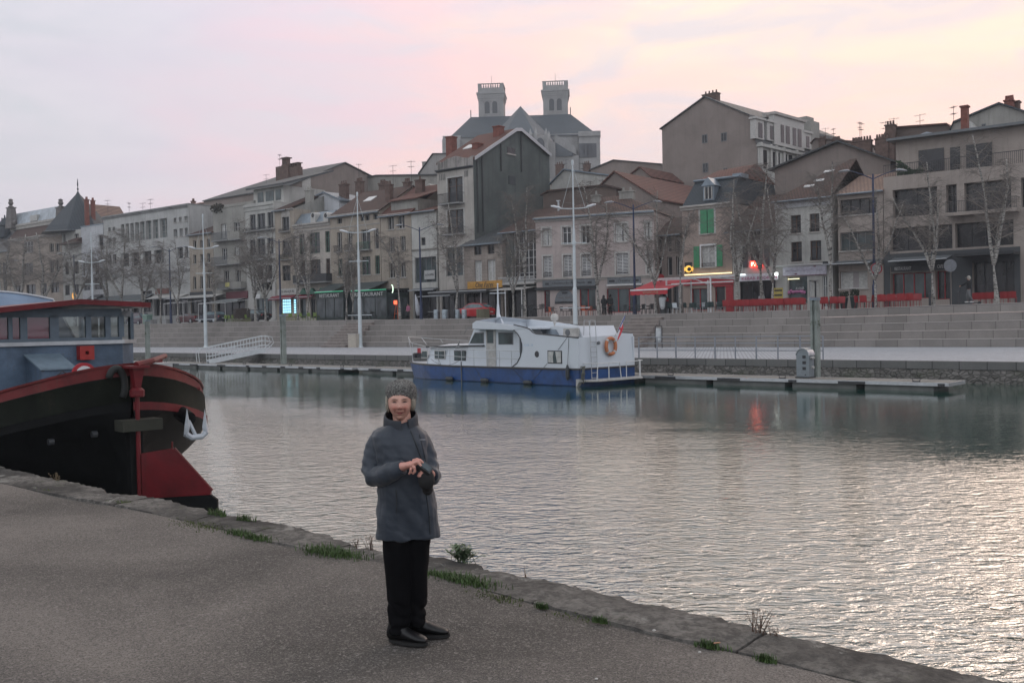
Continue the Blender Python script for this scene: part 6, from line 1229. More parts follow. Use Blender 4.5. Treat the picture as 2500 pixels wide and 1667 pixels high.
	q0, q1 = P(1450, 446, .35), P(1552, 522, .35); mb = MB(); mb.box(q0[0], .35, q1[1], q1[0], .68, q0[1]); ac = mb.build('air_conditioner', m_offw, t); mb = MB(); mb.tube([((q0[0]+q1[0])/2-.06, .33, (q0[1]+q1[1])/2), ((q0[0]+q1[0])/2-.06, .349, (q0[1]+q1[1])/2)], .15, 14); mb.build('fan_grille', m_greyf, ac)
	q = P(1215, 678, 0); mb = MB(); mb.tube([(q[0], -.03, q[1]), (q[0], .0, q[1])], (.115, .15), 16, 0); mb.build('porthole', m_dark, t)
	winp(1312, 645, 1443, 764, m_dark, y=0, curt=True)
	q = P(878, 400, BW/2); zt2 = P(862, 60, BW/2)[1]; zc = P(862, 132, BW/2)[1]; mb = MB(); mb.add([(q[0]-.18, BW/2-.06, q[1]), (q[0]+.30, BW/2-.06, q[1]), (q[0]+.30, BW/2+.06, q[1]), (q[0]-.18, BW/2+.06, q[1]), (q[0]-.12, BW/2-.03, q[1]+.95), (q[0]-.02, BW/2-.03, q[1]+.95), (q[0]-.02, BW/2+.03, q[1]+.95), (q[0]-.12, BW/2+.03, q[1]+.95), (q[0]+.02, BW/2-.04, q[1]+.45), (q[0]+.02, BW/2+.04, q[1]+.45)],
		[(0, 1, 8, 4), (8, 5, 4), (2, 3, 7, 9), (9, 7, 6), (1, 2, 9, 8), (8, 9, 6, 5), (3, 0, 4, 7), (4, 5, 6, 7)])
	mb.tube([(q[0]-.07, BW/2, q[1]+.9), (q[0]-.07, BW/2, zt2)], [.045, .03], 8); mb.tube([(q[0]-.07-.28, BW/2-.3, zc), (q[0]-.07+.28, BW/2+.3, zc)], .022, 6); mb.ball((q[0]-.07, BW/2, zt2+.05), .05, 8, 5); fixn(mb.build('mast', m_hullw, t))
	q = P(1375, 398, 1.6); mb = MB(); mb.lathe([(.08, 0), (.08, .1), (.17, .16), (.20, .28), (.15, .42), (.05, .46)], 12, (q[0], 1.6, q[1]-.02)); mb.tube([(q[0], 1.6, zdk), (q[0], 1.6, q[1])], .04, 6); mb.build('radar_dome', m_offw, t)
	def rail(pts, name='railing', r=.016): mb = MB(); [mb.tube(p_, r, 5) for p_ in pts]; return mb.build(name, m_steel, t)
	def B_(X, Y, y): x, z = P(X, Y, y); return (x, y, z)
	tops = [B_(62, 525, BW/2), B_(85, 575, .95), B_(230, 612, .55), B_(440, 634, .12), B_(650, 637, .05), B_(1065, 652, .02)]
	pts = [tops, [B_(230, 680, .55), B_(440, 695, .12), B_(650, 708, .05), B_(1045, 722, .02)]]
	for X, y in ((100, .95), (232, .55), (332, .3), (435, .12), (540, .08), (650, .05), (775, .03), (880, .02), (988, .02)):
		x = P(X, 700, y)[0]; zt3 = interp([(q_[0], q_[2]) for q_ in tops], x); pts.append([(x, y, zsh(x)), (x, y, zt3)])
	pts.append([B_(62, 525, BW/2), (P(105, 738, BW/2)[0], BW/2, zsh(xb))]); pts.append([B_(62, 525, BW/2), B_(180, 530, BW-.7), B_(350, 545, BW-.2), B_(600, 556, BW-.1)]); pts.append([B_(180, 530, BW-.7), B_(225, 590, BW-.7)]); pts.append([B_(350, 545, BW-.2), B_(372, 575, BW-.2)])
	rail(pts)
	mb = MB()
	for X in (650, 775): x, z = P(X, 640, .02); pass
	y0, y1 = .72, 1.10; lz0, lz1 = .25, zt_+.75
	mb = MB()
	for y in (y0, y1): mb.tube([(.12, y, lz0), (.04, y, zt_+.2), (.0, y, lz1), (-.3, y, lz1+.02), (-.35, y, zt_+.1)], .018, 6)
	for i in range(8): mb.tube([(.11-.01*i, y0, lz0+.1+i*.23), (.11-.01*i, y1, lz0+.1+i*.23)], .014, 5)
	mb.build('ladder', m_steel, t)
	zp = .22; mb = MB(); mb.add([(0.0, -.1, zp), (.15, -.1, zp), (.75, .5, zp), (.75, BW-.3, zp), (.15, BW+.25, zp), (0, BW+.25, zp)]+[(x, y, zp+.07) for x, y in ((0.0, -.1), (.15, -.1), (.75, .5), (.75, BW-.3), (.15, BW+.25), (0, BW+.25))], [(5, 4, 3, 2, 1, 0), (6, 7, 8, 9, 10, 11)]+[(i, (i+1) % 6, 6+(i+1) % 6, 6+i) for i in range(6)]); mb.build('swim_platform', m_offw, t)
	mb = MB(); zz = zp+.07
	for pl in ([(.68, .45, zz), (.70, .5, zz+.72), (.70, 1.9, zz+.72), (.70, 2.0, zz)], [(.70, 1.2, zz), (.70, 1.2, zz+.72)], [(.70, 2.35, zz), (.70, 2.35, zz+.72), (.55, BW-.1, zz+.75), (.12, BW+.15, zz+.75)], [(.6, BW-.35, zz), (.6, BW-.35, zz+.74)], [(.30, BW+.05, zz), (.30, BW+.05, zz+.75)], [(.0, .3, zz+.72), (.70, .5, zz+.72)]): mb.tube(pl, .022, 6)
	mb.build('platform_rail', m_white, t)
	mb = MB(); mb.add([(-.05, -.12, .33), (.2, -.12, .33), (-.05, -.12, -.05), (-.05, .1, .33), (.2, .1, .33), (-.05, .1, -.05)], [(0, 2, 1), (3, 4, 5), (0, 1, 4, 3), (1, 2, 5, 4)]); mb.build('corner_bracket', m_offw, t)
	mb = MB()
	def sag(a, b_, s_=.15, n=8): return [tuple(Vector(a).lerp(Vector(b_), i/n)-Vector((0, 0, s_*4*(i/n)*(1-i/n)))) for i in range(n+1)]
	for a, b_, s_ in ((B_(262, 720, .5), B_(515, 738, .1), .28), (B_(332, 720, .25), B_(400, 890, .0), 0), (B_(650, 780, 0), B_(715, 895, -.05), 0), (B_(990, 800, 0), B_(1088, 912, -.05), 0), (B_(1310, 760, 0), B_(1180, 908, -.05), 0), (B_(1490, 525, 0), B_(1405, 640, -.02), 0), (B_(1502, 525, 0), B_(1490, 780, -.06), 0), (B_(525, 560, .2), B_(500, 620, .1), 0)): MB().tube(sag(a, b_, s_), .011, 4).build('mooring_rope', m_dark, t)
	fm_ = plain('black_fender', (.03, .035, .04), .6)
	for X, Y in ((430, 905), (745, 910), (1130, 914)): a = B_(X, Y, -.12); MB().tube([(a[0]-.28, a[1], .10), (a[0]-.2, a[1], .10), (a[0]+.2, a[1], .1), (a[0]+.28, a[1], .1)], [.04, .1, .1, .04], 8).build('fender', fm_, t)
	for X, Y, y in ((148, 870, .9), (1490, 850, -.12)): a = B_(X, Y, y); MB().tube([(a[0], a[1], a[2]+.38), (a[0], a[1], a[2]+.2), (a[0], a[1], a[2]-.2), (a[0], a[1], a[2]-.3)], [.03, .09, .09, .04], 8).build('fender', fm_, t)
	a = B_(535, 745, -.04); MB().tube([a, (a[0], -.04, -.3)], .03, 5).build('mooring_pole', m_greyf, t); b_ = B_(590, 445, .3); MB().tube([B_(625, 447, .4), b_, B_(563, 500, .3)], .014, 4).build('mirror_arm', m_greyf, t); MB().add([B_(525, 555, .3), B_(480, 632, .1), B_(515, 632, .1)], [(0, 1, 2)]).build('pennant', m_greyf, t)
	mb = MB(); a = B_(150, 690, BW/2); mb.box(a[0]-.15, BW/2-.2, a[2]-.1, a[0]+.2, BW/2+.2, a[2]+.15); mb.tube([(a[0], BW/2-.35, a[2]), (a[0], BW/2+.35, a[2])], .12, 8); mb.build('anchor_winch', m_iron, t)
	mb = MB(); a = B_(158, 643, BW/2); mb.tube([(a[0], BW/2, a[2]-.15), (a[0], BW/2, a[2]+.12)], .10, 8); mb.build('red_buoy', m_red, t)
	mb = MB(); R = random.Random(9)
	for i in range(14): mb.tube([(.25+R.uniform(-.1, .1), .05+R.uniform(-.1, .1), zz+.62), (.28+R.uniform(-.16, .16), .0+R.uniform(-.12, .1), zz+.3), (.25+R.uniform(-.12, .12), .05, zz-.05-R.random()*.1)], .018, 4)
	mb.build('rope_coil', plain('grey_rope', (.14, .14, .12), .9), t)
	mb = MB(); a = P(1640, 600, 0); mb.lathe([(.045, 0), (.07, .03), (.07, .12), (.03, .15)], 8, (.02, 1.30, zt_-.32)); mb.build('stern_light', m_greyf, t)
	mb = MB(); a = P(1140, 596, 0); [mb.box(a[0]+.09*i, -.006, a[1]-.05, a[0]+.09*i+.03, -.002, a[1]+.05) for i in range(-3, 4) if i != 1]; mb.build('faded_name', plain('faded_blue', (.40, .52, .66), .5), t)
	lb = thing('lifebuoy', 'orange lifebuoy hanging on the white stern of the cruiser', 'lifebuoy', BT, .08, 2.02, zt_-.42)
	mb = MB(); n = 28; pts = [(0, .31*cos(2*pi*i/n), .36*sin(2*pi*i/n)) for i in range(n+1)]; mb.tube(pts, .082, 8, 0, False); mb.build('ring', plain('orange_ring', (.50, .17, .07), .6, 0, .3, 3), lb, True)
	mb = MB()
	for k in range(4):
		a = pi/4+pi/2*k; mb.tube([(0, .31*cos(a-.12), .36*sin(a-.12)), (0, .31*cos(a), .36*sin(a)), (0, .31*cos(a+.12), .36*sin(a+.12))], .088, 8)
	mb.build('band', m_offw, lb)
	fl = thing('stern_flag', 'red white and blue flag drooping from a leaning staff on the cruiser stern', 'flag', BT, .02, 2.35, zt_+.02)
	mb = MB(); mb.tube([(0, 0, 0), (.28, .42, 1.0)], .014, 5); mb.ball((.28, .42, 1.02), .03, 6, 4); mb.build('staff', m_offw, fl)
	st = Vector((.28, .42, 1.0)); mb = MB(); n = 12; mcol = []
	rows = []
	for i in range(n+1):
		u = i/n; r_ = []
		for j in range(5): v = j/4; q = st*(1-.62*v) ; r_.append((q.x+.05*sin(u*7+v*3)*u+.03*u, q.y-.42*u*.5+.02*sin(u*9), q.z-.62*u-.1*u*v+.0))
		rows.append(r_)
	for i in range(n):
		mi = 0 if i < 4 else 1 if i < 8 else 2
		for j in range(4): mb.quad(rows[i][j], rows[i+1][j], rows[i+1][j+1], rows[i][j+1], mi)
	for i in (5, 6): pass
	q = rows[6][2]; mb.ball((q[0]+.03, q[1]-.03, q[2]), (.05, .03, .07), 6, 4, 2)
	mb.build('cloth', [plain('flag_blue', (.10, .12, .30), .8, 0, .1), plain('flag_white', (.6, .6, .62), .8, 0, .1), plain('flag_red', (.55, .06, .08), .8, 0, .1)], fl)
boat()
# ================================================================ black barge at the near quay
RQ = cv(0, 680, 2.6125)
BG = Fr(-5.90, 15.2, math.degrees(atan2(-.72, .69)))   # x aft towards the camera, y towards mid river
def barge():
	t = thing('river_barge', 'black river barge with red rails and blue wheelhouse, its rudder towards the viewer', 'barge', BG, 0, 0, 0)
	mk = weathered('black_hull_paint', (.006, .0065, .007), (.02, .016, .012), .65, .12, .12, (.010, .011, .010)); mo = weathered('olive_hull_paint', (.008, .0095, .007), (.03, .024, .016),   .65, .3, .06, (.012, .022, .014))
	mr = weathered('barge_red', (.12, .006, .010), (.07, .018, .012), .45, .45, .35, (.06, .012, .012)); mred2 = weathered('dull_red_rail', (.115, .012, .013), (.09, .03, .02), .5, .6, .3, (.07, .03, .025)); mbl = weathered('barge_blue', (.085, .125, .18), (.10, .09, .08), .5, .4, .3, (.07, .085, .10))
	HB = 2.40
	def hw(u, full=1.0):   # u metres forward of the post
		k = min(1, u/3.6); return HB*(1-(1-k)**2.2)**.60 if u > 0 else .02
	def sheer(u): return interp([(0, 2.30), (.3, 2.18), (.6, 2.06), (1.4, 1.80), (2.4, 1.57), (3.6, 1.45), (5, 1.40), (8, 1.36), (26, 1.36)], u)
	us = [0.0, .05, .15, .3, .5, .8, 1.1, 1.5, 2, 2.6, 3.2, 4, 5, 6.5, 8, 10, 13, 17, 24]
	def sec(u):
		s_ = sheer(u); h = hw(u); w1 = hw(max(0, u-.25))*1.0; w2 = hw(max(0, u-.7)); w3 = hw(max(0, u-1.6)); w4 = hw(max(0, u-2.8))
		if u < .3: w2 = w3 = w4 = .03; w1 = max(.03, h*.6)
		rh = interp([(0, .16), (2.5, .12)], u); so_ = interp([(0, .57), (2.5, .46)], u); th_ = .125; b3 = s_-so_-th_
		return [(h*.985, s_), (h*1.0, s_-rh), (h*1.01, s_-rh-.01), (h*1.015, s_-so_+.01), (h*1.03, s_-so_), (h*1.03, b3), (h*1.005, b3-.01), (w1*1.0+.01, b3-.2), (w2+.02, min(.66, b3-.3)), (w3+.02, .22), (w4+.02, -.2), (w4*.5+.02, -.7)]
	S = [sec(u) for u in us]; n = len(S[0])
	for sg in (-1, 1):
		for (k0, k1, name, mat) in ((0, 1, 'rail', mred2), (2, 4, 'upper_strake', mo), (6, n-1, 'hull', mk)):
			mb = MB(); rings = [[(-u, sg*w_, z) for w_, z in s_[k0:k1+1]] for u, s_ in zip(us, S)]; mb.loft(rings, 0, False, False); o = fixn(mb.build(name, mat, t, True))
		mb = MB(); rings = [[(-u+(.0), sg*w_, z) for w_, z in s_[4:6]]+[(-u, sg*(s_[5][0]-.06), s_[5][1])] for u, s_ in zip(us, S)]; mb.loft([[r[0], r[1]] for r in rings], 0, False, False); fixn(mb.build('rubbing_strake', mr if sg > 0 else mk, t, True))
		mb = MB(); mb.loft([[(-u, sg*s_[1][0], s_[1][1]), (-u, sg*s_[2][0], s_[2][1])] for u, s_ in zip(us, S)], 0, False, False); mb.loft([[(-u, sg*s_[3][0], s_[3][1]), (-u, sg*s_[4][0], s_[4][1])] for u, s_ in zip(us, S)], 0, False, False); mb.loft([[(-u, sg*s_[5][0], s_[5][1]), (-u, sg*s_[6][0], s_[6][1])] for u, s_ in zip(us, S)], 0, False, False); mb.build('strake_lip', mk, t)
		mb = MB(); mb.loft([[(-u, sg*(s_[0][0]+.03), s_[0][1]+.0), (-u, sg*(s_[0][0]+.03), s_[0][1]+.035), (-u, sg*(max(0, s_[0][0]-.10)), s_[0][1]+.035), (-u, sg*(max(0, s_[0][0]-.10)), s_[0][1]-.02)] for u, s_ in zip(us, S)], 0, False, False); fixn(mb.build('gunwale', mred2, t))
	mb = MB(); v = [p for u, s_ in zip(us, S) for p in ((-u, -s_[0][0]+.04, s_[0][1]-.34), (-u, s_[0][0]-.04, s_[0][1]-.34))]; mb.add(v, [(2*i, 2*i+1, 2*i+3, 2*i+2) for i in range(len(us)-1)]); mb.build('deck', plain('deck_grey', (.10, .12, .14), .6, 0, .3), t)
	mb = MB()
	for sg in (-1, 1): mb.loft([[(-u, sg*max(.0, s_[0][0]-.05), s_[0][1]-.0), (-u, sg*max(.0, s_[0][0]-.05), s_[0][1]-.36)] for u, s_ in zip(us, S)], 0, False, False)
	mb.build('bulwark_inside', mred2, t)
	mb = MB(); mb.box(-.02, -.10, -.6, .14, .10, 1.35); mb.build('stern_post', mk, t)
	mb = MB(); mb.box(-.05, -.26, 1.30, .28, .36, 1.47); mb.build('rubbing_block', plain('oak_block', (.024, .025, .017), .8, 0, .4, 4), t)
	mb = MB(); mb.tube([(.2, 0, -.3), (.2, 0, 2.15)], .034, 10); mb.lathe([(.10, 0), (.11, .02), (.11, .10), (.07, .14)], 12, (.2, 0, 1.82)); mb.hexa([(.15, -.04, 1.95), (.25, -.04, 1.95), (.25, .04, 1.95), (.15, .04, 1.95), (.12, -.09, 2.27), (.29, -.09, 2.27), (.29, .09, 2.27), (.12, .09, 2.27)]); st = mb.build('rudder_stock', mr, t)
	dx, dy = .69, .72; BL = 1.2
	def bl(s_, z, o_=0): return (.2+dx*s_+dy*o_, dy*s_-dx*o_, z)
	ptsr = [(0.05, .26), (0.05, .95), (.52, 1.02), (.60, .98), (1.10, .40), (1.10, .30)]
	mb = MB(); m_ = len(ptsr); mb.add([bl(s_, z, .03) for s_, z in ptsr]+[bl(s_, z, -.03) for s_, z in ptsr], [tuple(range(m_)), tuple(range(2*m_-1, m_-1, -1))]+[(i, m_+i, m_+(i+1) % m_, (i+1) % m_) for i in range(m_)]); rd = fixn(mb.build('rudder_blade', mr, t))
	pk = [(0.05, -.6), (0.05, .258), (1.10, .298), (1.20, .22), (1.20, -.6)]
	mb = MB(); m_ = len(pk); mb.add([bl(s_, z, .033) for s_, z in pk]+[bl(s_, z, -.033) for s_, z in pk], [tuple(range(m_)), tuple(range(2*m_-1, m_-1, -1))]+[(i, m_+i, m_+(i+1) % m_, (i+1) % m_) for i in range(m_)]); fixn(mb.build('rudder_foot', mk, t))
	mb = MB(); mb.tube([bl(.52, 1.02), bl(.52, 1.12)], .015, 5); mb.tube([bl(.55, 1.02), bl(1.12, .36)], .022, 6); mb.build('rudder_edge', mred2, t)
	mb = MB(); mb.tube([(.2, 0, 2.30), (.1, .3, 2.36), (-.15, .62, 2.42)], [.06, .045, .04], 8); mb.box(.03, -.15, 2.262, .36, .15, 2.30); mb.build('tiller', mr, t)
	mb = MB(); c = Vector((.02, -.24, 2.0)); pts = [(c.x+.0, c.y+.13*cos(a), c.z+.26*sin(a)) for a in [pi*.85-pi*1.1*i/14 for i in range(15)]]; mb.tube(pts, .055, 8); mb.build('tyre_fender', plain('rubber', (.018, .02, .02), .8, 0, .3), t, True)
	def deckp(px, py, z=None, u=None): return BG.hitz(*RQ(px, py), z)
	def rimp(px): u = min([i*.02 for i in range(20, 200)], key=lambda u: abs(1250+2400*((BG.W(-u, hw(u)-.22, 1.7)-EYE).dot(_r)/(BG.W(-u, hw(u)-.22, 1.7)-EYE).dot(_f))-px)); return (-u, hw(u)-.22)
	for (X, Y, z, r) in ((197, 715, 1.75, .14), (1185, 640, 1.72, .12), (1015, 585, 2.0, .07)):
		a = deckp(X, Y, z) if X < 500 else rimp(X/2.6125); mb = MB(); mb.lathe([(r, -.35), (r, .18), (r*1.15, .2), (r*1.15, .26)], 10, (a[0], a[1], z)); mb.tube([(a[0]-.02, a[1]-r*2, z+.1), (a[0]+.02, a[1]+r*2, z+.1)], .03, 6); mb.build('bollard', mr, t)
	a = rimp(478); mb = MB(); mb.box(a[0]-.1, a[1]-.1, 1.3, a[0]+.12, a[1]+.12, 1.66); mb.build('fairlead', m_dark, t)
	an = []
	q = BG.hit(*RQ(1250, 1015), 0)
	pxof = lambda p: 1250+2400*((BG.W(*p)-EYE).dot(_r)/(BG.W(*p)-EYE).dot(_f))
	u0 = min([i*.02 for i in range(5, 70)], key=lambda u: abs(pxof((-u, hw(u)*1.03, 1.1))-440)); xa_ = -u0+.22; yy = 0
	A = lambda X, Y: BG.hitx(*RQ(X, Y), xa_)
	L_, R_, Bt = A(1192, 825), A(1305, 830), A(1250, 1010); V = lambda a, b, c: (xa_-b, a, c)
	am = plain('white_anchor_paint', (.50, .54, .58), .5, 0, .12)
	mb = MB()
	for (tp, sx) in ((L_, -1), (R_, 1)):
		b0 = (Bt[0]+sx*.17, Bt[1]+.06)
		mb.add([V(tp[0], 0, tp[1]), V(tp[0]-.05, 0, tp[1]-.30), V(tp[0]+.05, 0, tp[1]-.30), V(tp[0], .06, tp[1]-.25), V(b0[0]-.04, 0, b0[1]), V(b0[0]+.04, 0, b0[1]), V(b0[0], .07, b0[1]), V(tp[0], -.05, tp[1]-.30), V(b0[0], -.06, b0[1])],
					   [(0, 1, 7), (0, 7, 2), (0, 2, 3), (0, 3, 1), (1, 4, 8, 7), (7, 8, 5, 2), (2, 5, 6, 3), (3, 6, 4, 1)])
	mb.tube([V(Bt[0]-.18, 0, Bt[1]+.07), V(Bt[0]-.08, 0, Bt[1]), V(Bt[0]+.10, 0, Bt[1]), V(Bt[0]+.18, 0, Bt[1]+.07)], .05, 8); mb.tube([V(Bt[0], 0, Bt[1]+.02), V(Bt[0]-.1, .05, Bt[1]+.28)], .03, 6)
	an = mb.build('anchor', am, t); mb = MB(); mb.tube([V(Bt[0]-.1, .3, Bt[1]+.38), V(Bt[0]-.1, .03, Bt[1]+.30)], .12, 14); mb.build('hawse_pipe', mk, t)
	for (X, Y) in ((540, 955), (292, 1000)):
		u1 = min([i*.02 for i in range(5, 200)], key=lambda u: abs(1250+2400*((BG.W(-u, -hw(u), 1.0)-EYE).dot(_r)/(BG.W(-u, -hw(u), 1.0)-EYE).dot(_f))-X/2.6125)); p_ = BG.hit(*RQ(X, Y), -hw(u1)); mb = MB(); w__ = hw(-p_[0])*1.0; mb.tube([(p_[0], -w__+.02, p_[1]-.1), (p_[0], -w__+.1, p_[1]-.1)], .05, 10); mb.build('outlet', m_dark, t)
	xw = -4.0; P = lambda X, Y, x=xw: BG.hitx(*RQ(X, Y), x)
	zs = P(600, 405)[1]; ysr = P(780, 390)[0]; yl = -2.0; ztw = P(600, 200)[1]; zlo = 1.1
	ch = [(xw-.45, ysr+.36)]   # chamfer
	plan = [(xw, yl), (xw, ysr), (xw-.5, ysr+.42), (xw-3.2, ysr+.42), (xw-3.2, yl)]
	mb = MB(); m_ = len(plan); mb.add([(x, y, zlo) for x, y in plan]+[(x, y, zs-.04) for x, y in plan], [(i, (i+1) % m_, m_+(i+1) % m_, m_+i) for i in range(m_)]+[tuple(range(m_, 2*m_))]); fixn(mb.build('wheelhouse_base', mbl, t))
	big = [(xw+.05, yl), (xw+.05, ysr+.02), (xw-.5, ysr+.49), (xw-3.2, ysr+.49), (xw-3.2, yl)]
	mb = MB(); mb.add([(x, y, zs-.04) for x, y in big]+[(x, y, zs+.03) for x, y in big], [(i, (i+1) % m_, m_+(i+1) % m_, m_+i) for i in range(m_)]+[tuple(range(m_, 2*m_)), tuple(range(m_-1, -1, -1))]); fixn(mb.build('sill', m_steel, t))
	mfr = plain('wheelhouse_frame', (.10, .135, .17), .5, 0, .2)
	mb = MB(); ms = MB(); H = ztw+.0
	posts = [P(X, 300)[0] for X in (0, 67, 152, 348, 565, 690, 770)]
	mb.box(xw-.07, yl, zs+.03, xw, ysr, zs+.09)
	for X, wd in ((-60, .05), (67, .035), (152, .06), (348, .08), (565, .05), (690, .05), (775, .05)):
		y = P(X, 300)[0]; mb.box(xw-.07, y-wd, zs+.09, xw+.0, y+wd, H-.10)
	mb.box(xw-.07, yl, H-.13, xw, ysr, H+.02)
	for (x, y) in ((xw-.5, ysr+.42), (xw-1.9, ysr+.42), (xw-3.15, ysr+.42)): mb.box(x-.06, y-.07, zs+.03, x+.05, y, H-.05)
	mb.box(xw-3.2, ysr+.36, H-.13, xw-.5, ysr+.42, H-.05)
	mb.hexa([(xw-.07, ysr-.02, H-.13), (xw, ysr, H-.13), (xw-.5, ysr+.42, H-.13), (xw-.55, ysr+.38, H-.13), (xw-.07, ysr-.02, H-.02), (xw, ysr, H-.02), (xw-.5, ysr+.42, H-.02), (xw-.55, ysr+.38, H-.02)])
	mb.build('window_frame', mfr, t)
	clear = bpy.data.materials.new('clear_pane'); clear.use_nodes = True; nt = clear.node_tree; nt.nodes.clear(); ou = N(nt, 'ShaderNodeOutputMaterial'); tr_ = N(nt, 'ShaderNodeBsdfTransparent'); tr_.inputs[0].default_value = (.75, .80, .80, 1); gl_ = N(nt, 'ShaderNodeBsdfGlossy'); gl_.inputs['Roughness'].default_value = .03; mx = N(nt, 'ShaderNodeMixShader'); mx.inputs[0].default_value = .07; nt.links.new(tr_.outputs[0], mx.inputs[1]); nt.links.new(gl_.outputs[0], mx.inputs[2]); nt.links.new(mx.outputs[0], ou.inputs[0])
	ys = [yl]+[P(X, 300)[0] for X in (67, 152, 348, 565, 690, 775)]
	for a, c in zip(ys, ys[1:]):
		g = MB(); g.box(xw-.045, a+.03, zs+.09, xw-.035, c-.03, H-.10); g.build('pane', clear, t)
	g = MB(); g.add([(xw-.03, ysr+.0, zs+.03), (xw-.52, ysr+.40, zs+.03), (xw-.52, ysr+.40, H-.13), (xw-.03, ysr, H-.13)], [(0, 1, 2, 3)]); g.build('pane', clear, t)
	cur = bpy.data.materials.new('pink_blind'); cur.use_nodes = True; nt = cur.node_tree; nt.nodes.clear(); ou = N(nt, 'ShaderNodeOutputMaterial'); d1 = N(nt, 'ShaderNodeBsdfDiffuse'); d2 = N(nt, 'ShaderNodeBsdfTranslucent'); mx = N(nt, 'ShaderNodeMixShader'); d1.inputs[0].default_value = (.95, .22, .33, 1); d2.inputs[0].default_value = (.85, .30, .38, 1); nt.links.new(d1.outputs[0], mx.inputs[1]); nt.links.new(d2.outputs[0], mx.inputs[2]); nt.links.new(mx.outputs[0], ou.inputs[0])
	y152, y348 = P(158, 300)[0], P(330, 300)[0]
	c_ = MB(); c_.box(xw-.09, yl, zs+.05, xw-.075, P(133, 300)[0], P(60, 250)[1]); c_.box(xw-.09, y152+.05, zs+.05, xw-.075, y348, P(240, 243)[1]); c_.build('pink_blind', cur, t)
	c_ = MB(); c_.box(xw-.5, P(625, 300)[0], zs, xw-.46, P(685, 300)[0], P(650, 205)[1]); c_.box(xw-.5, P(700, 300)[0], zs, xw-.46, P(748, 300)[0], P(650, 200)[1]); c_.build('tan_curtain', plain('tan_curtain_cloth', (.22, .20, .17), .9, 0, .3), t)
	wm = MB(); cy = P(340, 400)[0]; cz = zs-.18; rr = .42; wm.tube([(xw-.75, cy+rr*cos(2*pi*i/24), cz+rr*sin(2*pi*i/24)) for i in range(25)], .02, 6, 0, False); [wm.tube([(xw-.75, cy, cz), (xw-.75, cy+rr*cos(a), cz+rr*sin(a))], .015, 5) for a in (0.5, 1.57, 2.6, 3.7, 4.7, 5.7)]; wm.build('steering_wheel', m_brownf, t)
	zp = P(508, 147, xw+.35)[1]; zl = P(0, 200, xw+.35)[1]; zr = P(955, 168, xw+.35)[1]; yp = P(508, 147, xw+.35)[0]; yr_ = P(955, 168, xw+.35)[0]; yL = P(0, 200, xw+.35)[0]; k = (zp-zl)/(yp-yL); yl2 = -2.3; zl2 = zp-(yp-yl2)*k
	def roofp(x0, x1, dz0, dz1, name, mat):
		mb = MB()
		for (ya, za, yb, zb) in ((yl2, zl2, yp, zp), (yp, zp, yr_, zr)): mb.hexa([(x0, ya, za+dz0), (x1, ya, za+dz0), (x1, yb, zb+dz0), (x0, yb, zb+dz0), (x0, ya, za+dz1), (x1, ya, za+dz1), (x1, yb, zb+dz1), (x0, yb, zb+dz1)])
		return fixn(mb.build(name, mat, t))
	roofp(xw-3.6, xw+.34, -.05, 0, 'roof', mfr); roofp(xw+.341, xw+.40, -.05, .03, 'roof_edge', mr); roofp(xw-3.6, xw+.40, .031, .045, 'roof_cover', plain('barge_red', (.3, .02, .02), .4))
	x2 = -3.2; Q = lambda X, Y, x=x2: BG.hitx(*RQ(X, Y), x)
	a, b2, c2_, d2 = Q(265, 575), Q(470, 565), Q(470, 700), Q(265, 700)
	e1, e2 = BG.hitx(*RQ(205, 492), xw), BG.hitx(*RQ(405, 485), xw)
	mb = MB(); ya, yb = a[0], b2[0]; zt2 = a[1]; mb.add([(x2, ya, 1.3), (x2, yb, 1.3), (x2, yb, zt2), (x2, ya, zt2), (xw, ya, 1.3), (xw, yb, 1.3), (xw, yb-.0, e2[1]), (xw, ya, e1[1])], [(0, 1, 2, 3), (3, 2, 6, 7), (1, 5, 6, 2), (0, 3, 7, 4)]); lk = fixn(mb.build('sloping_locker', mbl, t))
	mb = MB(); mb.add([(x2+.04, ya-.04, zt2-.03), (x2+.04, yb+.04, zt2-.03), (xw, yb+.04, e2[1]), (xw, ya-.04, e1[1]), (x2+.04, ya-.04, zt2+.0), (x2+.04, yb+.04, zt2+.0), (xw, yb+.04, e2[1]+.03), (xw, ya-.04, e1[1]+.03)], [(0, 3, 2, 1), (4, 5, 6, 7), (0, 1, 5, 4), (1, 2, 6, 5), (2, 3, 7, 6), (3, 0, 4, 7)]); mb.build('locker_lid', plain('pale_blue_lid', (.16, .22, .27), .45, 0, .2), lk)
	a, b2 = P(487, 430), P(580, 515); mb = MB(); y0, z1 = a; y1, z0 = b2; f = .10
	for (p0, q0, p1, q1) in ((y0, z0, y1, z0+f), (y0, z1-f, y1, z1), (y0, z0+f, y0+f, z1-f), (y1-f, z0+f, y1, z1-f)): mb.box(xw+.003, p0, q0, xw+.18, p1, q1)
	rb = mb.build('red_lamp_box', plain('bright_red_box', (.32, .018, .014), .45), t); mb = MB(); mb.box(xw+.003, y0+f, z0+f, xw+.06, y1-f, z1-f); mb.build('lens', m_gldark, rb)
	mb = MB(); q = Q(530, 610, -2.2); mb.tube([(-2.2, q[0], q[1]), (-2.14, q[0], q[1])], .20, 20); lbx = mb.build('round_notice', m_red, t); mb = MB(); mb.tube([(-2.139, q[0], q[1]), (-2.125, q[0], q[1])], .145, 20); mb.build('white_disc', m_white, lbx); mb = MB(); mb.box(-2.124, q[0]-.09, q[1]-.05, -2.115, q[0]+.09, q[1]-.01); mb.box(-2.124, q[0]-.06, q[1]+.02, -2.115, q[0]+.08, q[1]+.045); mb.build('notice_text', m_dark, lbx)
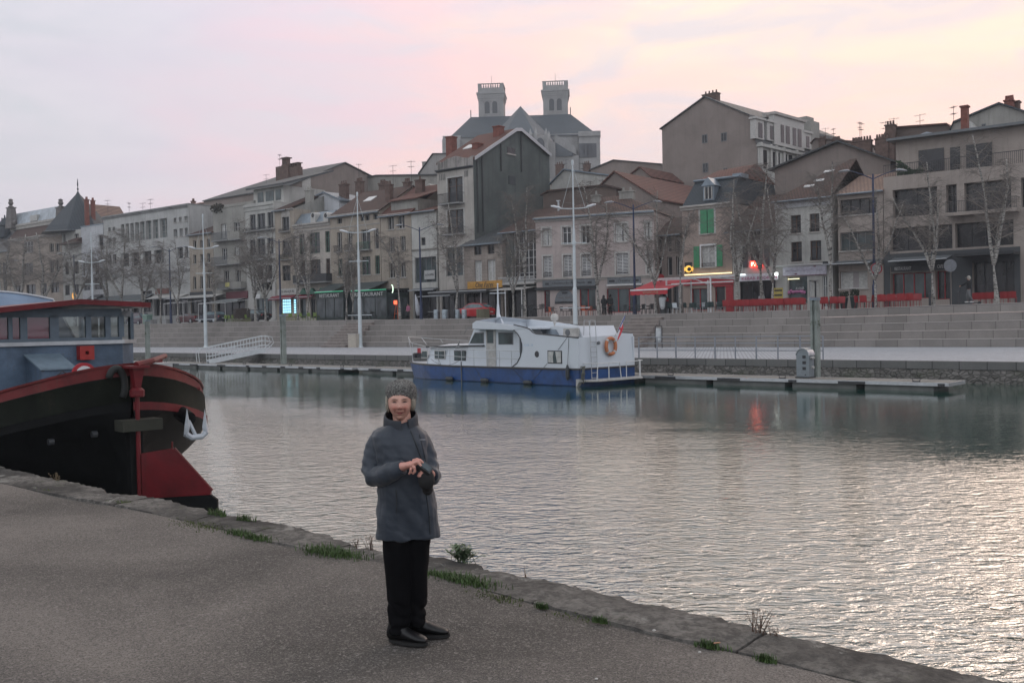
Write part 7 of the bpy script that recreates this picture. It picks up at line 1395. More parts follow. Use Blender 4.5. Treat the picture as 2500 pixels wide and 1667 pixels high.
	mb = MB(); q = Q(355, 665, -3.0); mb.tube([(-3.0, q[0], q[1]), (-3.0, q[0]+.02, q[1]+.12), (-3.0, q[0]+.12, q[1]+.2), (-3.0, q[0]+.25, q[1]+.12), (-3., q[0]+.2, q[1]-.05)], .014, 5); mb.lathe([(.03, -.12), (.035, .0), (.03, .05)], 8, (-3.0, q[0], q[1])); mb.build('hose', m_iron, t)
	mb = MB(); q = Q(440, 672, -1.2); mb.hexa([(-1.2, q[0]-.16, q[1]-.1), (-1.1, q[0]-.16, q[1]-.1), (-1.1, q[0]+.14, q[1]+.05), (-1.2, q[0]+.14, q[1]+.05), (-1.2, q[0]-.16, q[1]-.06), (-1.1, q[0]-.16, q[1]-.06), (-1.1, q[0]+.14, q[1]+.09), (-1.2, q[0]+.14, q[1]+.09)]); mb.build('boat_hook', m_blind, t)
	h0, h1 = BG.hitx(*RQ(1000, 540), -3.4), BG.hitx(*RQ(1102, 595), -3.4); mb = MB(); mb.box(-4.2, h0[0], h1[1]-.3, -3.4, h1[0], h0[1]); mb.build('hatch', m_blind, t)
	tp = thing('blue_tarpaulin', 'blue striped tarpaulin tent on the barge behind the wheelhouse', 'tarpaulin', BG, -8.2, -2, 1.2)
	T = lambda X, Y, x: BG.hitx(*RQ(X, Y), x)
	y0, z0 = T(0, 85, -8.2); y1, z1 = T(340, 140, -8.2);
	mb = MB(); rows = []
	for j in range(9):
		v = j/8; rr_ = []
		for i in range(21):
			u = i/20; y = -2.2+(y1+2.2-0)*u+2.2*0; zt3 = z0+(z1-z0)*max(0, (y-y0)/(y1-y0)) if y > y0 else z0+.02*(y0-y)
			rr_.append((1.6*v, y+2, (zt3-1.2)-v*1.1+.035*sin(u*9+v*11+u*v*6)))
		rows.append(rr_)
	for a, c in zip(rows, rows[1:]):
		for i in range(20): mb.quad(a[i], c[i], c[i+1], a[i+1])
	bt = plain('tarpaulin_cloth', (.15, .22, .32), .6, 0, .35, .8, .2); mb.build('cover', bt, tp, True)
	mb = MB(); mb.tube([rows[0][i] for i in range(21)], .035, 6); mb.tube([rows[0][20], rows[8][20]], .02, 6); mb.build('ridge_pole', m_steel, tp)
barge()
# ================================================================ people
from mathutils import noise as mnoise
def remesh(mb, voxel, smooth=2, name='tmp'):
	me = mb.mesh(name, []); o = bpy.data.objects.new(name, me); COL.objects.link(o)
	m = o.modifiers.new('r', 'REMESH'); m.mode = 'VOXEL'; m.voxel_size = voxel
	s = o.modifiers.new('s', 'SMOOTH'); s.iterations = smooth; s.factor = .5
	dg = bpy.context.evaluated_depsgraph_get(); ev = o.evaluated_get(dg); me2 = bpy.data.meshes.new_from_object(ev)
	bpy.data.objects.remove(o); bpy.data.meshes.remove(me); return me2
def finish(me, name, mats, parent, smooth=True):
	me.materials.clear()
	for m in (mats if isinstance(mats, (list, tuple)) else [mats]): me.materials.append(m)
	if smooth: me.polygons.foreach_set('use_smooth', [True]*len(me.polygons))
	o = bpy.data.objects.new(name, me); COL.objects.link(o)
	if parent is not None: o.parent = parent
	return o
def ell(cx, cy, z, a, b, n=20, p=2.3, rot=0, dz=None):
	r = []
	for i in range(n):
		t = 2*pi*i/n; c, s = cos(t), sin(t)
		x = a*abs(c)**(2/p)*(1 if c > 0 else -1); y = b*abs(s)**(2/p)*(1 if s > 0 else -1)
		X, Y = x*cos(rot)-y*sin(rot), x*sin(rot)+y*cos(rot); r.append((cx+X, cy+Y, z+(dz(X, Y) if dz else 0)))
	return r
def vcmat(key, rough=.55, sss=0):
	m, nt, b, O = newmat(key); a = N(nt, 'ShaderNodeVertexColor'); a.layer_name = 'Col'
	n = noise(nt, O, 60, 3, .6); c = mixc(nt, mth(nt, 'MULTIPLY', n, .25), a.outputs[0], (.25, .10, .08))
	nt.links.new(c, b.inputs['Base Color']); b.inputs['Roughness'].default_value = rough
	if sss: b.inputs['Subsurface Weight'].default_value = sss; b.inputs['Subsurface Scale'].default_value = .01; b.inputs['Subsurface Radius'].default_value = (1, .4, .25)
	return m
def woman():
	D0 = 5.96; RW = cv(840, 900, 2.177); RF = cv(860, 900, 4.9)
	ox, _z = WORLD.hit(1000, 1560, D0)
	t = thing('person', 'woman in a grey wool hat, dark padded jacket and black trousers holding a small camera', 'person', WORLD, ox, D0, ZN+.005)
	def P(px, py, dy=0): x, z = WORLD.hit(px, py, D0+dy); return Vector((x-ox, dy, z-ZN-.005))
	def F_(X, Y, dy=0): return P(*RF(X, Y), dy)
	hc = P(977, 979, 0); hc = Vector((hc.x, -.01, hc.z))
	mb = MB(); nu, nv = 56, 44; rows = []
	yaw = radians(5)
	def head_pt(th, ph):
		x, y, z = cos(ph)*sin(th), -cos(ph)*cos(th), sin(ph)
		fz = z*.118; fx = x*.074; fy = y*(.098 if y < 0 else .100)
		if fz < -.03: k = 1-.42*((-.03-fz)/.09)**1.5; fx *= k; fy *= (1-.22*((-.03-fz)/.09)) if y < 0 else (1-.45*((-.03-fz)/.09))
		if y < 0:
			g = lambda X, Z, sx, sz: math.exp(-((fx-X)/sx)**2-((fz-Z)/sz)**2)
			fy -= .022*g(0, -.030, .011, .012)+.013*g(0, -.010, .009, .022)
			fy += .0075*(g(.030, .002, .014, .010)+g(-.030, .002, .014, .010))
			fy -= .007*(g(.030, .020, .022, .007)+g(-.030, .020, .022, .007))
			fy -= .008*(g(.036, -.034, .018, .018)+g(-.036, -.034, .018, .018))
			fy -= .006*g(0, -.058, .022, .005)+.006*g(0, -.070, .018, .005); fy += .005*g(0, -.064, .026, .003)+.005*g(0, -.082, .025, .006)
			fy -= .010*g(0, -.100, .020, .014)
			fy += .004*(g(.026, -.050, .006, .014)+g(-.026, -.050, .006, .014))
		return (hc.x+fx*cos(yaw)-fy*sin(yaw), hc.y+fx*sin(yaw)+fy*cos(yaw), hc.z+fz)
	for j in range(nv+1):
		ph = -pi/2+pi*j/nv*.998+.001; rows.append([head_pt(2*pi*i/nu, ph) for i in range(nu)])
	mb.loft(rows)
	for sx in (-1, 1): mb.ball((hc.x+sx*.074, hc.y+.015, hc.z-.012), (.012, .022, .032), 8, 6)
	nk = P(985, 1040, .01)
	mb.tube([(hc.x+.0, .03, hc.z-.04), (hc.x+.005, .025, hc.z-.10), (nk.x, .03, nk.z-.05), (nk.x, .03, nk.z-.12)], [.052, .055, .06, .08], 14)
	sh = P(978, 1075, .02)
	mb.loft([ell(P(985, y_, 0).x, .02, P(985, y_, 0).z, a, b) for y_, a, b in ((1285, .12, .09), (1250, .15, .11), (1180, .13, .10), (1110, .145, .10), (1062, .13, .08), (1045, .07, .06))])
	LS, LE, LW = P(915, 1072, .02), P(903, 1160, -.03), P(986, 1139, -.20)
	RS_, RE, RW_ = P(1032, 1072, .04), P(1060, 1152, .0), P(1048, 1160, -.19)
	mb.tube([LS, LE, LW], [.03, .03, .026], 10); mb.tube([RS_, RE, RW_], [.028, .028, .026], 10)
	k = P(1008, 1132, -.235); pc = (LW+k)/2
	def chain(pts, r): mb.tube(pts, r, 8); [mb.ball(p, q, 8, 5) for p, q in zip(pts[1:], r[1:])]
	mb.loft([ell(LW.x-.005, LW.y, LW.z, .024, .018, 12)]+[ell((LW.x*(1-u)+k.x*u), (LW.y*(1-u)+k.y*u), (LW.z*(1-u)+k.z*u), .030, .020, 12) for u in (.3, .7, 1)]) if 0 else mb.tube([LW-Vector((.02, 0, 0)), LW.lerp(k, .35), LW.lerp(k, .75), k+Vector((.006, 0, 0))], [(.026, .026), (.034, .022), (.039, .021), (.034, .017)], 12)
	ix = [k+Vector((.0, -.0, .018)), P(1018, 1121, -.245), P(1026, 1123, -.25), P(1032, 1129, -.245)]; chain(ix, [.0100, .0095, .0088, .0078])
	md = [k+Vector((.004, -.01, .004)), P(1020, 1127, -.262), P(1027, 1136, -.262), P(1027, 1145, -.252)]; chain(md, [.0102, .0096, .009, .008])
	rg = [k+Vector((.0, -.012, -.012)), P(1012, 1141, -.265), P(1013, 1150, -.26), P(1009, 1155, -.245)]; chain(rg, [.0100, .0095, .0088, .0078])
	pk = [k+Vector((-.008, -.010, -.026)), P(1003, 1146, -.258), P(1002, 1153, -.25), P(999, 1156, -.24)]; chain(pk, [.0092, .0086, .008, .007])
	th = [LW+Vector((.012, .012, .014)), P(1002, 1129, -.20), P(1015, 1133, -.20), P(1025, 1138, -.21)]; chain(th, [.0125, .0115, .0105, .009])
	k2 = P(1046, 1152, -.225)
	mb.tube([RW_+Vector((.01, .02, 0)), k2], [(.026, .026), (.034, .02)], 10)
	for i in range(4): a = P(1042-2*i, 1147+5*i, -.245); mb.tube([k2+Vector((-.005, 0, .02-.012*i)), a, a+Vector((-.026, .0, .002)), a+Vector((-.040, .018, 0))], [.0095, .009, .0085, .0075], 8)
	mb.tube([k2+Vector((0, .01, .02)), P(1040, 1141, -.21), P(1031, 1140, -.20)], [.0115, .0105, .0088], 8)
	for (hp, kn, an) in (((964, 1320, 0), (966, 1420, -.01), (970, 1465, 0)), ((1020, 1320, .02), (1021, 1410, .03), (1020, 1455, .045))):
		mb.tube([P(*hp), P(*kn), P(*an)], [.055, .042, .03], 12)
	me = remesh(mb, .0034, 1)
	col = me.color_attributes.new('Col', 'FLOAT_COLOR', 'POINT'); cy, sy = cos(-yaw), sin(-yaw)
	for v in me.vertices:
		q = v.co-hc; x = q.x*cy-q.y*sy; y = q.x*sy+q.y*cy; z = q.z
		g = lambda X, Z, sx, sz: math.exp(-((x-X)/sx)**2-((z-Z)/sz)**2)
		c = Vector((.60, .345, .27))
		if abs(z) < .16 and abs(x) < .12:
			if y < 0:
				c = c.lerp(Vector((.60, .20, .165)), min(1, .62*(g(.034, -.034, .020, .020)+g(-.034, -.034, .020, .020)+g(0, -.036, .013, .010))))
				c = c.lerp(Vector((.42, .115, .105)), .85*g(0, -.064, .024, .0055))
				c = c.lerp(Vector((.20, .05, .05)), .95*g(0, -.0645+.08*abs(x)*abs(x)/.03, .026, .0030))
				for sx in (-1, 1):
					c = c.lerp(Vector((.26, .12, .10)), .22*g(sx*.030, .003, .016, .009))  # shade of the eye socket, put into the skin colour
					c = c.lerp(Vector((.035, .025, .022)), .98*g(sx*.030, .001, .0125, .0046))
					c = c.lerp(Vector((.27, .19, .15)), .7*g(sx*.031, .019, .017, .0042))
					c = c.lerp(Vector((.33, .14, .11)), .65*g(sx*.031, -.050, .004, .014))
					c = c.lerp(Vector((.12, .04, .035)), .8*g(sx*.008, -.041, .004, .003))  # nose shading at the nostrils, painted into the vertex colour
				if z > .03: c = c.lerp(Vector((.63, .40, .32)), .5)
			c = c*(1+.16*mnoise.noise(v.co*90))
		else: c = Vector((.62, .36, .29)).lerp(Vector((.62, .27, .22)), .5+.5*mnoise.noise(v.co*30))
		col.data[v.index].color = (*c, 1)
	body = finish(me, 'body', vcmat('skin', .5), t)
	from mathutils.bvhtree import BVHTree
	hb = BVHTree.FromPolygons([v.co.copy() for v in me.vertices], [tuple(p.vertices) for p in me.polygons])
	def onh(x, z, off=.0005):
		X, Y = x*cos(yaw), x*sin(yaw); h_ = hb.ray_cast(Vector((hc.x+X+.3*sin(yaw), hc.y+Y-.3*cos(yaw), hc.z+z)), Vector((-sin(yaw), cos(yaw), 0))); return (h_[0] or Vector((hc.x+X, -.1, hc.z+z)))+Vector((sin(yaw), -cos(yaw), 0))*off
	def line(pts, r, name, mat): MB().tube([onh(x, z) for x, z in pts], r, 6).build(name, mat, t, True)
	eye_m = plain('eye_dark', (.03, .022, .02), .25, 0, .1); brow_m = plain('brow_grey', (.20, .135, .105), .9, 0, .2, 60); lip_m = plain('lip', (.36, .11, .10), .5, 0, .1, 60); lipd = plain('mouth_line', (.13, .035, .035), .6, 0, .1)
	crease_m = plain('skin_crease', (.36, .17, .13), .7, 0, .1)
	line([(-.026, .035), (-.01, .038), (.01, .038), (.026, .035)], .0006, 'brow_crease', crease_m)
	for sx in (-1, 1):
		line([(sx*.0175, -.001), (sx*.023, .002), (sx*.030, .0032), (sx*.037, .002), (sx*.0425, -.0015)], [.0007, .0022, .0028, .0022, .0007], 'eye', eye_m)
		line([(sx*.016, -.036), (sx*.024, -.044), (sx*.029, -.054), (sx*.030, -.062)], [.0004, .0009, .0010, .0004], 'smile_line', crease_m); line([(sx*.020, -.009), (sx*.030, -.012), (sx*.040, -.009)], [.0003, .0008, .0003], 'eye_crease', crease_m); line([(sx*.047, .004), (sx*.053, .008)], .0006, 'eye_crease', crease_m)
		line([(sx*.014, .0165), (sx*.024, .0205), (sx*.034, .0205), (sx*.044, .0165)], [.001, .0022, .002, .0008], 'eyebrow', brow_m)
	line([(-.024, -.0605), (-.012, -.065), (0, -.066), (.012, -.065), (.024, -.0605)], [.0006, .0015, .0017, .0015, .0006], 'mouth', lipd)
	line([(-.019, -.0615), (-.008, -.0618), (0, -.0625), (.008, -.0618), (.019, -.0615)], [.0005, .0018, .0018, .0018, .0005], 'upper_lip', lip_m)
	line([(-.016, -.0665), (-.007, -.0700), (0, -.0705), (.007, -.0700), (.016, -.0665)], [.0005, .0024, .0027, .0024, .0005], 'lower_lip', lip_m)
	mb = MB(); hx = P(979, 960, 0).x
	hr = [(994, .084, .102, .006), (984, .089, .107, .004), (974, .092, .110, 0), (960, .095, .113, 0), (948, .093, .110, 0), (938, .082, .098, 0), (931, .060, .072, 0), (927, .030, .036, 0)]
	rows = []
	for y_, a, b, _ in hr:
		z = P(979, y_, 0).z; tt = ((y_-927)/67)
		rows.append([(hx+a*cos(q)*1.0, .008+b*sin(q), z+.074*max(0, -sin(q))**.7*tt**2.2) for q in [2*pi*i/32 for i in range(32)]])
	inner = [[(hx+(p[0]-hx)*.93, .008+(p[1]-.008)*.93, p[2]+.004) for p in rows[0]], [(hx+(p[0]-hx)*.90, .008+(p[1]-.008)*.90, p[2]+.02) for p in rows[0]]]
	mb.loft(inner[::-1]+rows, 0, True, False)
	mb.add([rows[-1][i] for i in range(32)], [tuple(range(32))])
	o = mb.build('hat', None or plain('hat_tmp', (.1, .1, .1)), t, True)
	sub = o.modifiers.new('s', 'SUBSURF'); sub.levels = sub.render_levels = 3
	m, nt, b, O = newmat('wool_boucle'); b.inputs['Roughness'].default_value = 1; b.inputs['Specular IOR Level'].default_value = .1
	v = N(nt, 'ShaderNodeTexVoronoi'); v.inputs['Scale'].default_value = 170; nt.links.new(O, v.inputs['Vector']); n_ = noise(nt, O, 110, 4, .7, 1)
	setc(nt, b, mixc(nt, ramp(nt, n_, [(.40, 0.), (.62, 1.)]), (.075, .073, .07), (.34, .335, .32))); bumpn(nt, b, mth(nt, 'ADD', v.outputs['Distance'], n_), 1, .008)
	o.data.materials[0] = m
	tex = bpy.data.textures.new('boucle', 'CLOUDS'); tex.noise_scale = .008; dm = o.modifiers.new('d', 'DISPLACE'); dm.texture = tex; dm.strength = .007; dm.mid_level = .4; dm.texture_coords = 'LOCAL'
	mb = MB(); R = random.Random(12)
	for i in range(900):
		sd = -1 if i % 2 else 1; a = R.uniform(-.55, 1.3)   # 0 = straight to the side, + = back
		rx, ry = .080, .095; x = sd*rx*1.0*cos(a); y = ry*sin(a)
		z0 = hc.z+.035+R.uniform(-.02, .01); L = R.uniform(.060, .085)*(1 if sd < 0 else .95); o1 = R.uniform(.0, .012)
		pts = []
		for q in range(5):
			u = q/4; w_ = 1+.05*sin(pi*u)+R.uniform(-.012, .03)+.05*sin(u*5+i)-.08*u**3; pts.append((hc.x+.003+x*(w_+o1*4), .0+y*w_+.005, z0-L*u))
		mb.tube(pts, [.002, .0026, .0026, .002, .0006], 4)
	mb.build('hair', plain('pale_hair', (.33, .30, .25), .5, 0, .35, 40), t, True)
	mb = MB(); tw = radians(14)
	def rg_(yp, xl, xr, b, cy=.02, n=28): a = P(xl, yp, 0); c_ = P(xr, yp, 0); return ell((a.x+c_.x)/2, cy, (a.z+c_.z)/2, (c_.x-a.x)/2, b, n, 2.5, tw*.5)
	hem = lambda X, Y: .0
	mb.loft([rg_(1312, 916, 1073, .135, .03), rg_(1290, 917, 1072, .137, .03), rg_(1240, 919, 1066, .137, .02), rg_(1190, 922, 1058, .135, .01), rg_(1150, 921, 1050, .135, .01), rg_(1110, 917, 1045, .138, .01), rg_(1080, 909, 1043, .130, .015), rg_(1062, 905, 1040, .112, .02), rg_(1048, 917, 1030, .090, .025), rg_(1036, 938, 1018, .072, .03), rg_(1030, 945, 1012, .060, .03)])
	SL = [(P(940, 1060, .02), .040), (P(927, 1064, .02), .052), (P(913, 1092, .015), .058), (P(908, 1120, .0), .063), (P(907, 1146, -.02), .064), (P(914, 1164, -.06), .062), (P(932, 1161, -.11), .058), (P(955, 1152, -.155), .056), (P(978, 1142, -.19), .047), (P(984, 1140, -.197), .044)]
	mb.tube([a for a, b_ in SL], [b_ for a, b_ in SL], 16)
	SR = [(P(1012, 1056, .035), .040), (P(1026, 1063, .04), .050), (P(1038, 1090, .04), .054), (P(1047, 1118, .03), .053), (P(1053, 1142, .0), .053), (P(1056, 1158, -.05), .052), (P(1058, 1163, -.11), .050), (P(1053, 1161, -.165), .044)]
	mb.tube([a for a, b_ in SR], [b_ for a, b_ in SR], 16)
	me = remesh(mb, .006, 2)
	A = P(898, 1150, 0); Bq = P(1055, 1150, 0)
	nrm = [v.normal.copy() for v in me.vertices]
	for v, n_ in zip(me.vertices, nrm):
		c_ = v.co; k1 = mnoise.noise(Vector((c_.x*6, c_.y*6, c_.z*10+c_.x*13)))*.009+mnoise.noise(Vector((c_.x*20+3, c_.y*20, c_.z*9)))*.005
		arm = math.exp(-((c_-SL[4][0]).length/.11)**2)+math.exp(-((c_-SR[4][0]).length/.10)**2)
		k1 += arm*.004*sin(c_.z*95+c_.x*60+c_.y*30)+.0028*mnoise.noise(Vector((c_.x*26+c_.z*14, c_.y*26, c_.z*24)))
		v.co = c_+n_*k1
	m, nt, b, O = newmat('jacket_cloth'); b.inputs['Roughness'].default_value = .55; b.inputs['Specular IOR Level'].default_value = .45; b.inputs['Sheen Weight'].default_value = .15
	n1_ = noise(nt, mapping(nt, O, (1, 1, 2)), 5, 5, .6, .5); setc(nt, b, mixc(nt, ramp(nt, n1_, [(.3, 0.), (.72, 1.)]), (.019, .027, .040), (.028, .038, .054))); bumpn(nt, b, mth(nt, 'ADD', noise(nt, mapping(nt, O, (1, 1, 2.5), (0, .4, 0)), 7, 4, .55, 1.2), mth(nt, 'MULTIPLY', noise(nt, O, 300, 2), .05)), .14, .02)
	finish(me, 'jacket', m, t)
	jdark = plain('jacket_seam', (.02, .024, .03), .6, 0, .2)
	from mathutils.bvhtree import BVHTree
	bvh = BVHTree.FromPolygons([v.co.copy() for v in me.vertices], [tuple(p.vertices) for p in me.polygons])
	def onj(px, py, off=.004):
		o3 = P(px, py, 0); cam_l = EYE-Vector((ox, D0, ZN+.005)); d = (o3-cam_l).normalized(); h_ = bvh.ray_cast(cam_l, d); return (h_[0]-d*off) if h_[0] else o3
	def seam(pts, r=.0035, name='seam', mat=None):
		q = []
		for (a, b2), (c2, d2) in zip(pts, pts[1:]):
			for i in range(10): q.append(onj(a+(c2-a)*i/10, b2+(d2-b2)*i/10, .002))
		mb = MB(); mb.tube(q, r, 6); return mb.build(name, mat or jdark, t)
	seam([(1003, 1052), (1012, 1075), (1022, 1100), (1032, 1130)], .004, 'front_flap'); seam([(1040, 1200), (1047, 1250), (1051, 1310)], .004, 'front_flap')
	seam([(967, 1195), (968, 1225), (968, 1255)], .004, 'pocket_seam'); seam([(1024, 1060), (1034, 1100), (1040, 1130)], .002, 'shoulder_seam')
	mb = MB(); R = random.Random(3)
	for i in range(6): a = onj(1026+i*2.3, 1073, .003); mb.box(a.x-.0018, a.y-.001, a.z-.004, a.x+.0018, a.y+.001, a.z+.004)
	mb.build('chest_lettering', plain('silver_thread', (.45, .47, .5), .5), t)
	def ringc(y_, xl, xr, cy, b, dz): a, c_ = P(xl, y_, 0), P(xr, y_, 0); cx = (a.x+c_.x)/2; w_ = (c_.x-a.x)/2; return [(cx+w_*cos(q), cy+b*sin(q), (a.z+c_.z)/2+dz*(sin(q))) for q in [2*pi*i/30-pi/2+.55 for i in range(29)]]
	outer = [ringc(1044, 934, 1022, .03, .095, .03), ringc(1030, 934, 1020, .028, .09, .03), ringc(1017, 935, 1019, .026, .088, .034), ringc(1010, 937, 1016, .026, .085, .036)]
	inn = [[(p[0]*1.0+(P(977, 1020, 0).x-p[0])*.10, p[1]+(.03-p[1])*.10, p[2]-.002) for p in r_] for r_ in outer[::-1]]
	mb = MB(); mb.loft(outer+inn, 0, False, False); o = mb.build('collar', plain('collar_cloth', (.022, .028, .038), .6, 0, .25, 8), t, True); sm = o.modifiers.new('s', 'SUBSURF'); sm.levels = sm.render_levels = 2
	mb = MB()
	def leg(rows): mb.loft([ell((P(xl, y_, dy).x+P(xr, y_, dy).x)/2, dy, P((xl+xr)/2, y_, dy).z, (P(xr, y_, dy).x-P(xl, y_, dy).x)/2, b, 20, 2.2) for y_, xl, xr, b, dy in rows])
	leg([(1545, 952, 996, .058, 0), (1520, 949, 1000, .062, 0), (1500, 950, 1001, .060, 0), (1480, 946, 1003, .068, -.0), (1440, 943, 1003, .075, -.01), (1390, 939, 1003, .085, -.01), (1340, 934, 1005, .095, 0), (1290, 932, 1008, .105, .01), (1260, 935, 1008, .10, .01)])
	leg([(1528, 1002, 1034, .055, .05), (1500, 998, 1040, .060, .05), (1485, 1000, 1036, .055, .05), (1465, 998, 1044, .065, .045), (1420, 998, 1044, .072, .04), (1370, 996, 1047, .082, .03), (1330, 990, 1050, .095, .03), (1290, 985, 1052, .105, .02), (1260, 985, 1050, .10, .02)])
	me = remesh(mb, .007, 2)
	for v in me.vertices: c_ = v.co; v.co = c_+v.normal*(.006*mnoise.noise(Vector((c_.x*12, c_.y*12, c_.z*14)))+(.005*sin(c_.z*70+c_.x*35+6*mnoise.noise(c_*7)) if c_.z < .26 else 0))
	finish(me, 'trousers', plain('black_trousers', (.005, .005, .006), .95, 0, .35, 6, 0, .1), t)
	bm_ = plain('black_leather', (.008, .008, .009), .32, 0, .3, 5, .1, .35)
	for (hx_, hy_, tx_, ty_, dy, name) in ((967, 1572, 1038, 1572, -.0, 'boot'), (1014, 1552, 1086, 1556, .10, 'boot')):
		a = P(hx_, 1570 if dy == 0 else 1555, dy); L = .27; dirv = Vector((cos(radians(-22)), sin(radians(-22)), 0)) if dy == 0 else Vector((cos(radians(-4)), sin(radians(-4)), 0)); nv_ = Vector((-dirv.y, dirv.x, 0))
		base = Vector((a.x, dy, 0)); mb = MB()
		prof = [(-.050, .030, .105), (-.02, .040, .155), (.02, .043, .16), (.05, .043, .125), (.08, .041, .095), (.12, .045, .078), (.16, .045, .064), (.192, .036, .052), (.210, .020, .040)]
		mb.loft([[tuple(base+dirv*s_+nv_*(w_*cos(q))+Vector((0, 0, .016+(h_-.016)*(.5+.5*sin(q))))) for q in [2*pi*i/16 for i in range(16)]] for s_, w_, h_ in prof])
		mb.loft([[tuple(base+dirv*(.0+-.002+.043*cos(q)*1.05)+nv_*(.041*sin(q))+Vector((0, 0, z))) for q in [2*pi*i/16 for i in range(16)]] for z in (.06, .12, .19, .23)])
		me = remesh(mb, .006, 3); o = finish(me, name, bm_, t)
		mb = MB(); mb.loft([[tuple(base+dirv*(.082+.135*cos(q)*(1 if cos(q) > 0 else .98))+nv_*(.047*sin(q)*(1.0 if cos(q) > -.2 else .86))+Vector((0, 0, z))) for q in [2*pi*i/24 for i in range(24)]] for z in (0, .02)]); mb.build('sole', plain('boot_sole', (.008, .008, .008), .7), o)
	c = thing('compact_camera', 'small black camera held in the woman\'s hands with its soft case hanging open', 'camera', WORLD, ox, D0, ZN+.005)
	a = P(1037, 1141, -.245); mb = MB(); M = Matrix.Translation(a) @ Matrix.Rotation(radians(38), 4, 'Y') @ Matrix.Rotation(radians(-50), 4, 'X')
	bx = MB(); bx.box(-.045, -.012, -.026, .045, .012, .026); mb.v = [tuple(M @ Vector(v)) for v in bx.v]; mb.f = bx.f; mb.m = bx.m; mb.build('camera_body', plain('camera_black', (.02, .022, .024), .3), c)
	sc_ = MB(); bx = MB(); bx.box(-.026, -.015, -.019, .034, -.0122, .020); sc_.v = [tuple(M @ Vector(v)) for v in bx.v]; sc_.f = bx.f; sc_.m = bx.m; sc_.build('screen', plain('camera_screen', (.05, .07, .08), .1), c)
	ln = MB(); p0 = M @ Vector((-.018, .012, -.004)); p1 = M @ Vector((-.018, .040, -.008)); ln.tube([p0, p1], [.020, .018], 12); ln.build('lens', m_iron, c)
	mb = MB(); q = P(1041, 1170, -.225); mb.ball(q, (.050, .040, .066), 12, 9); q2 = P(1044, 1194, -.2); mb.ball(q2, (.034, .028, .036), 10, 7); me = remesh(mb, .006, 2); finish(me, 'soft_case', plain('case_black', (.010, .010, .011), .8, 0, .2), c)
woman()
def figure(name_, label, s, d, h, facing, coat, legs, hair, group=None, hat=None, z=None, pose='stand', fr=BANK, hairlong=True, slim=1.0):
	t = thing('person', label, 'person', fr, s, d, ztop(s) if z is None else z, facing, group); k = h/1.7
	skin = plain('figure_skin', (.40, .22, .17), .6, 0, .2, 8)
	mb = MB(); v = lambda x, y, z_: (x*k, y*k, z_*k)
	mb.ball(v(0, 0, 1.58), (.085*k, .10*k, .115*k), 10, 8); mb.tube([v(0, .01, 1.5), v(0, .01, 1.38)], .05*k, 8); mb.ball(v(0, -.10, 1.565), .018*k, 6, 4)
	mb.loft([ell(0, 0, z_*k, a*k, b_*k, 12) for z_, a, b_ in ((.82, .15, .10), (1.0, .13, .09), (1.3, .17, .10), (1.42, .12, .07))])
	if pose == 'stand': arms = [[(sx*.19, 0, 1.38), (sx*.25, .03, 1.12), (sx*.20, -.10, .95)] for sx in (-1, 1)]; leg = [[(sx*.09, 0, .85), (sx*.10, -.01, .45), (sx*.10, .02, .06)] for sx in (-1, 1)]
	else: arms = [[(sx*.18, -.05, 1.36), (sx*.22, -.28, 1.20), (sx*.16, -.48, 1.12)] for sx in (-1, 1)]; leg = [[(-.08, 0, .85), (-.08, -.10, .45), (-.06, -.06, .06)], [(.08, 0, .85), (.08, .02, .46), (.06, .22, .08)]]
	for a in arms:
		mb.tube([v(*p) for p in a], [.05*k, .042*k, .03*k], 8); e = a[-1]; mb.ball(v(e[0], e[1]-.04, e[2]-.03), (.03*k, .045*k, .045*k), 6, 5)
		for f in range(4): mb.tube([v(e[0]-.018+.012*f, e[1]-.06, e[2]-.05), v(e[0]-.02+.013*f, e[1]-.085, e[2]-.10+.004*f)], .009*k, 4)
		mb.tube([v(e[0]+.0, e[1]-.04, e[2]-.01), v(e[0]-.03, e[1]-.09, e[2]-.05)], .009*k, 4)
	for a in leg: mb.tube([v(*p) for p in a], [.08*k, .055*k, .04*k], 8)
	me = remesh(mb, .016, 1); finish(me, 'body', skin, t)
	mb = MB(); lo = .62 if coat[1] else .88
	mb.loft([ell(0, .0, z_*k, a*k*slim, b_*k, 14) for z_, a, b_ in ((lo, .22 if coat[1] else .19, .15), (1.0, .19, .14), (1.3, .215, .145), (1.40, .17, .11), (1.46, .08, .07))])
	for a in arms: mb.tube([v(*p) for p in a], [.075*k, .068*k, .052*k], 8)
	me = remesh(mb, .02, 1); finish(me, 'coat', coat[0], t)
	mb = MB()
	for a in leg: mb.tube([v(*a[0]), v(*a[1]), v(a[2][0], a[2][1], .12)], [.105*k, .08*k, .065*k], 10)
	mb.build('trousers', legs, t, True)
	for a in leg: mb = MB(); mb.ball(v(a[2][0], a[2][1]-.06, .05), (.05*k, .14*k, .05*k), 8, 6); mb.build('shoe', coat[2] if len(coat) > 2 else m_dark, t, True)
	mb = MB(); mb.ball(v(0, .02, 1.60), (.10*k, .115*k, .12*k), 10, 8)
	if hairlong: mb.ball(v(0, .06, 1.46), (.11*k, .08*k, .20*k), 10, 8)
	if hat: mb.lathe([(.11, 0), (.11, .08), (.03, .12)], 10, v(0, 0, 1.64)); mb.box(-.09*k, -.2*k, 1.63*k, .09*k, -.05*k, 1.65*k)
	mb.build('hair' if not hat else 'cap', hair, t, True); return t
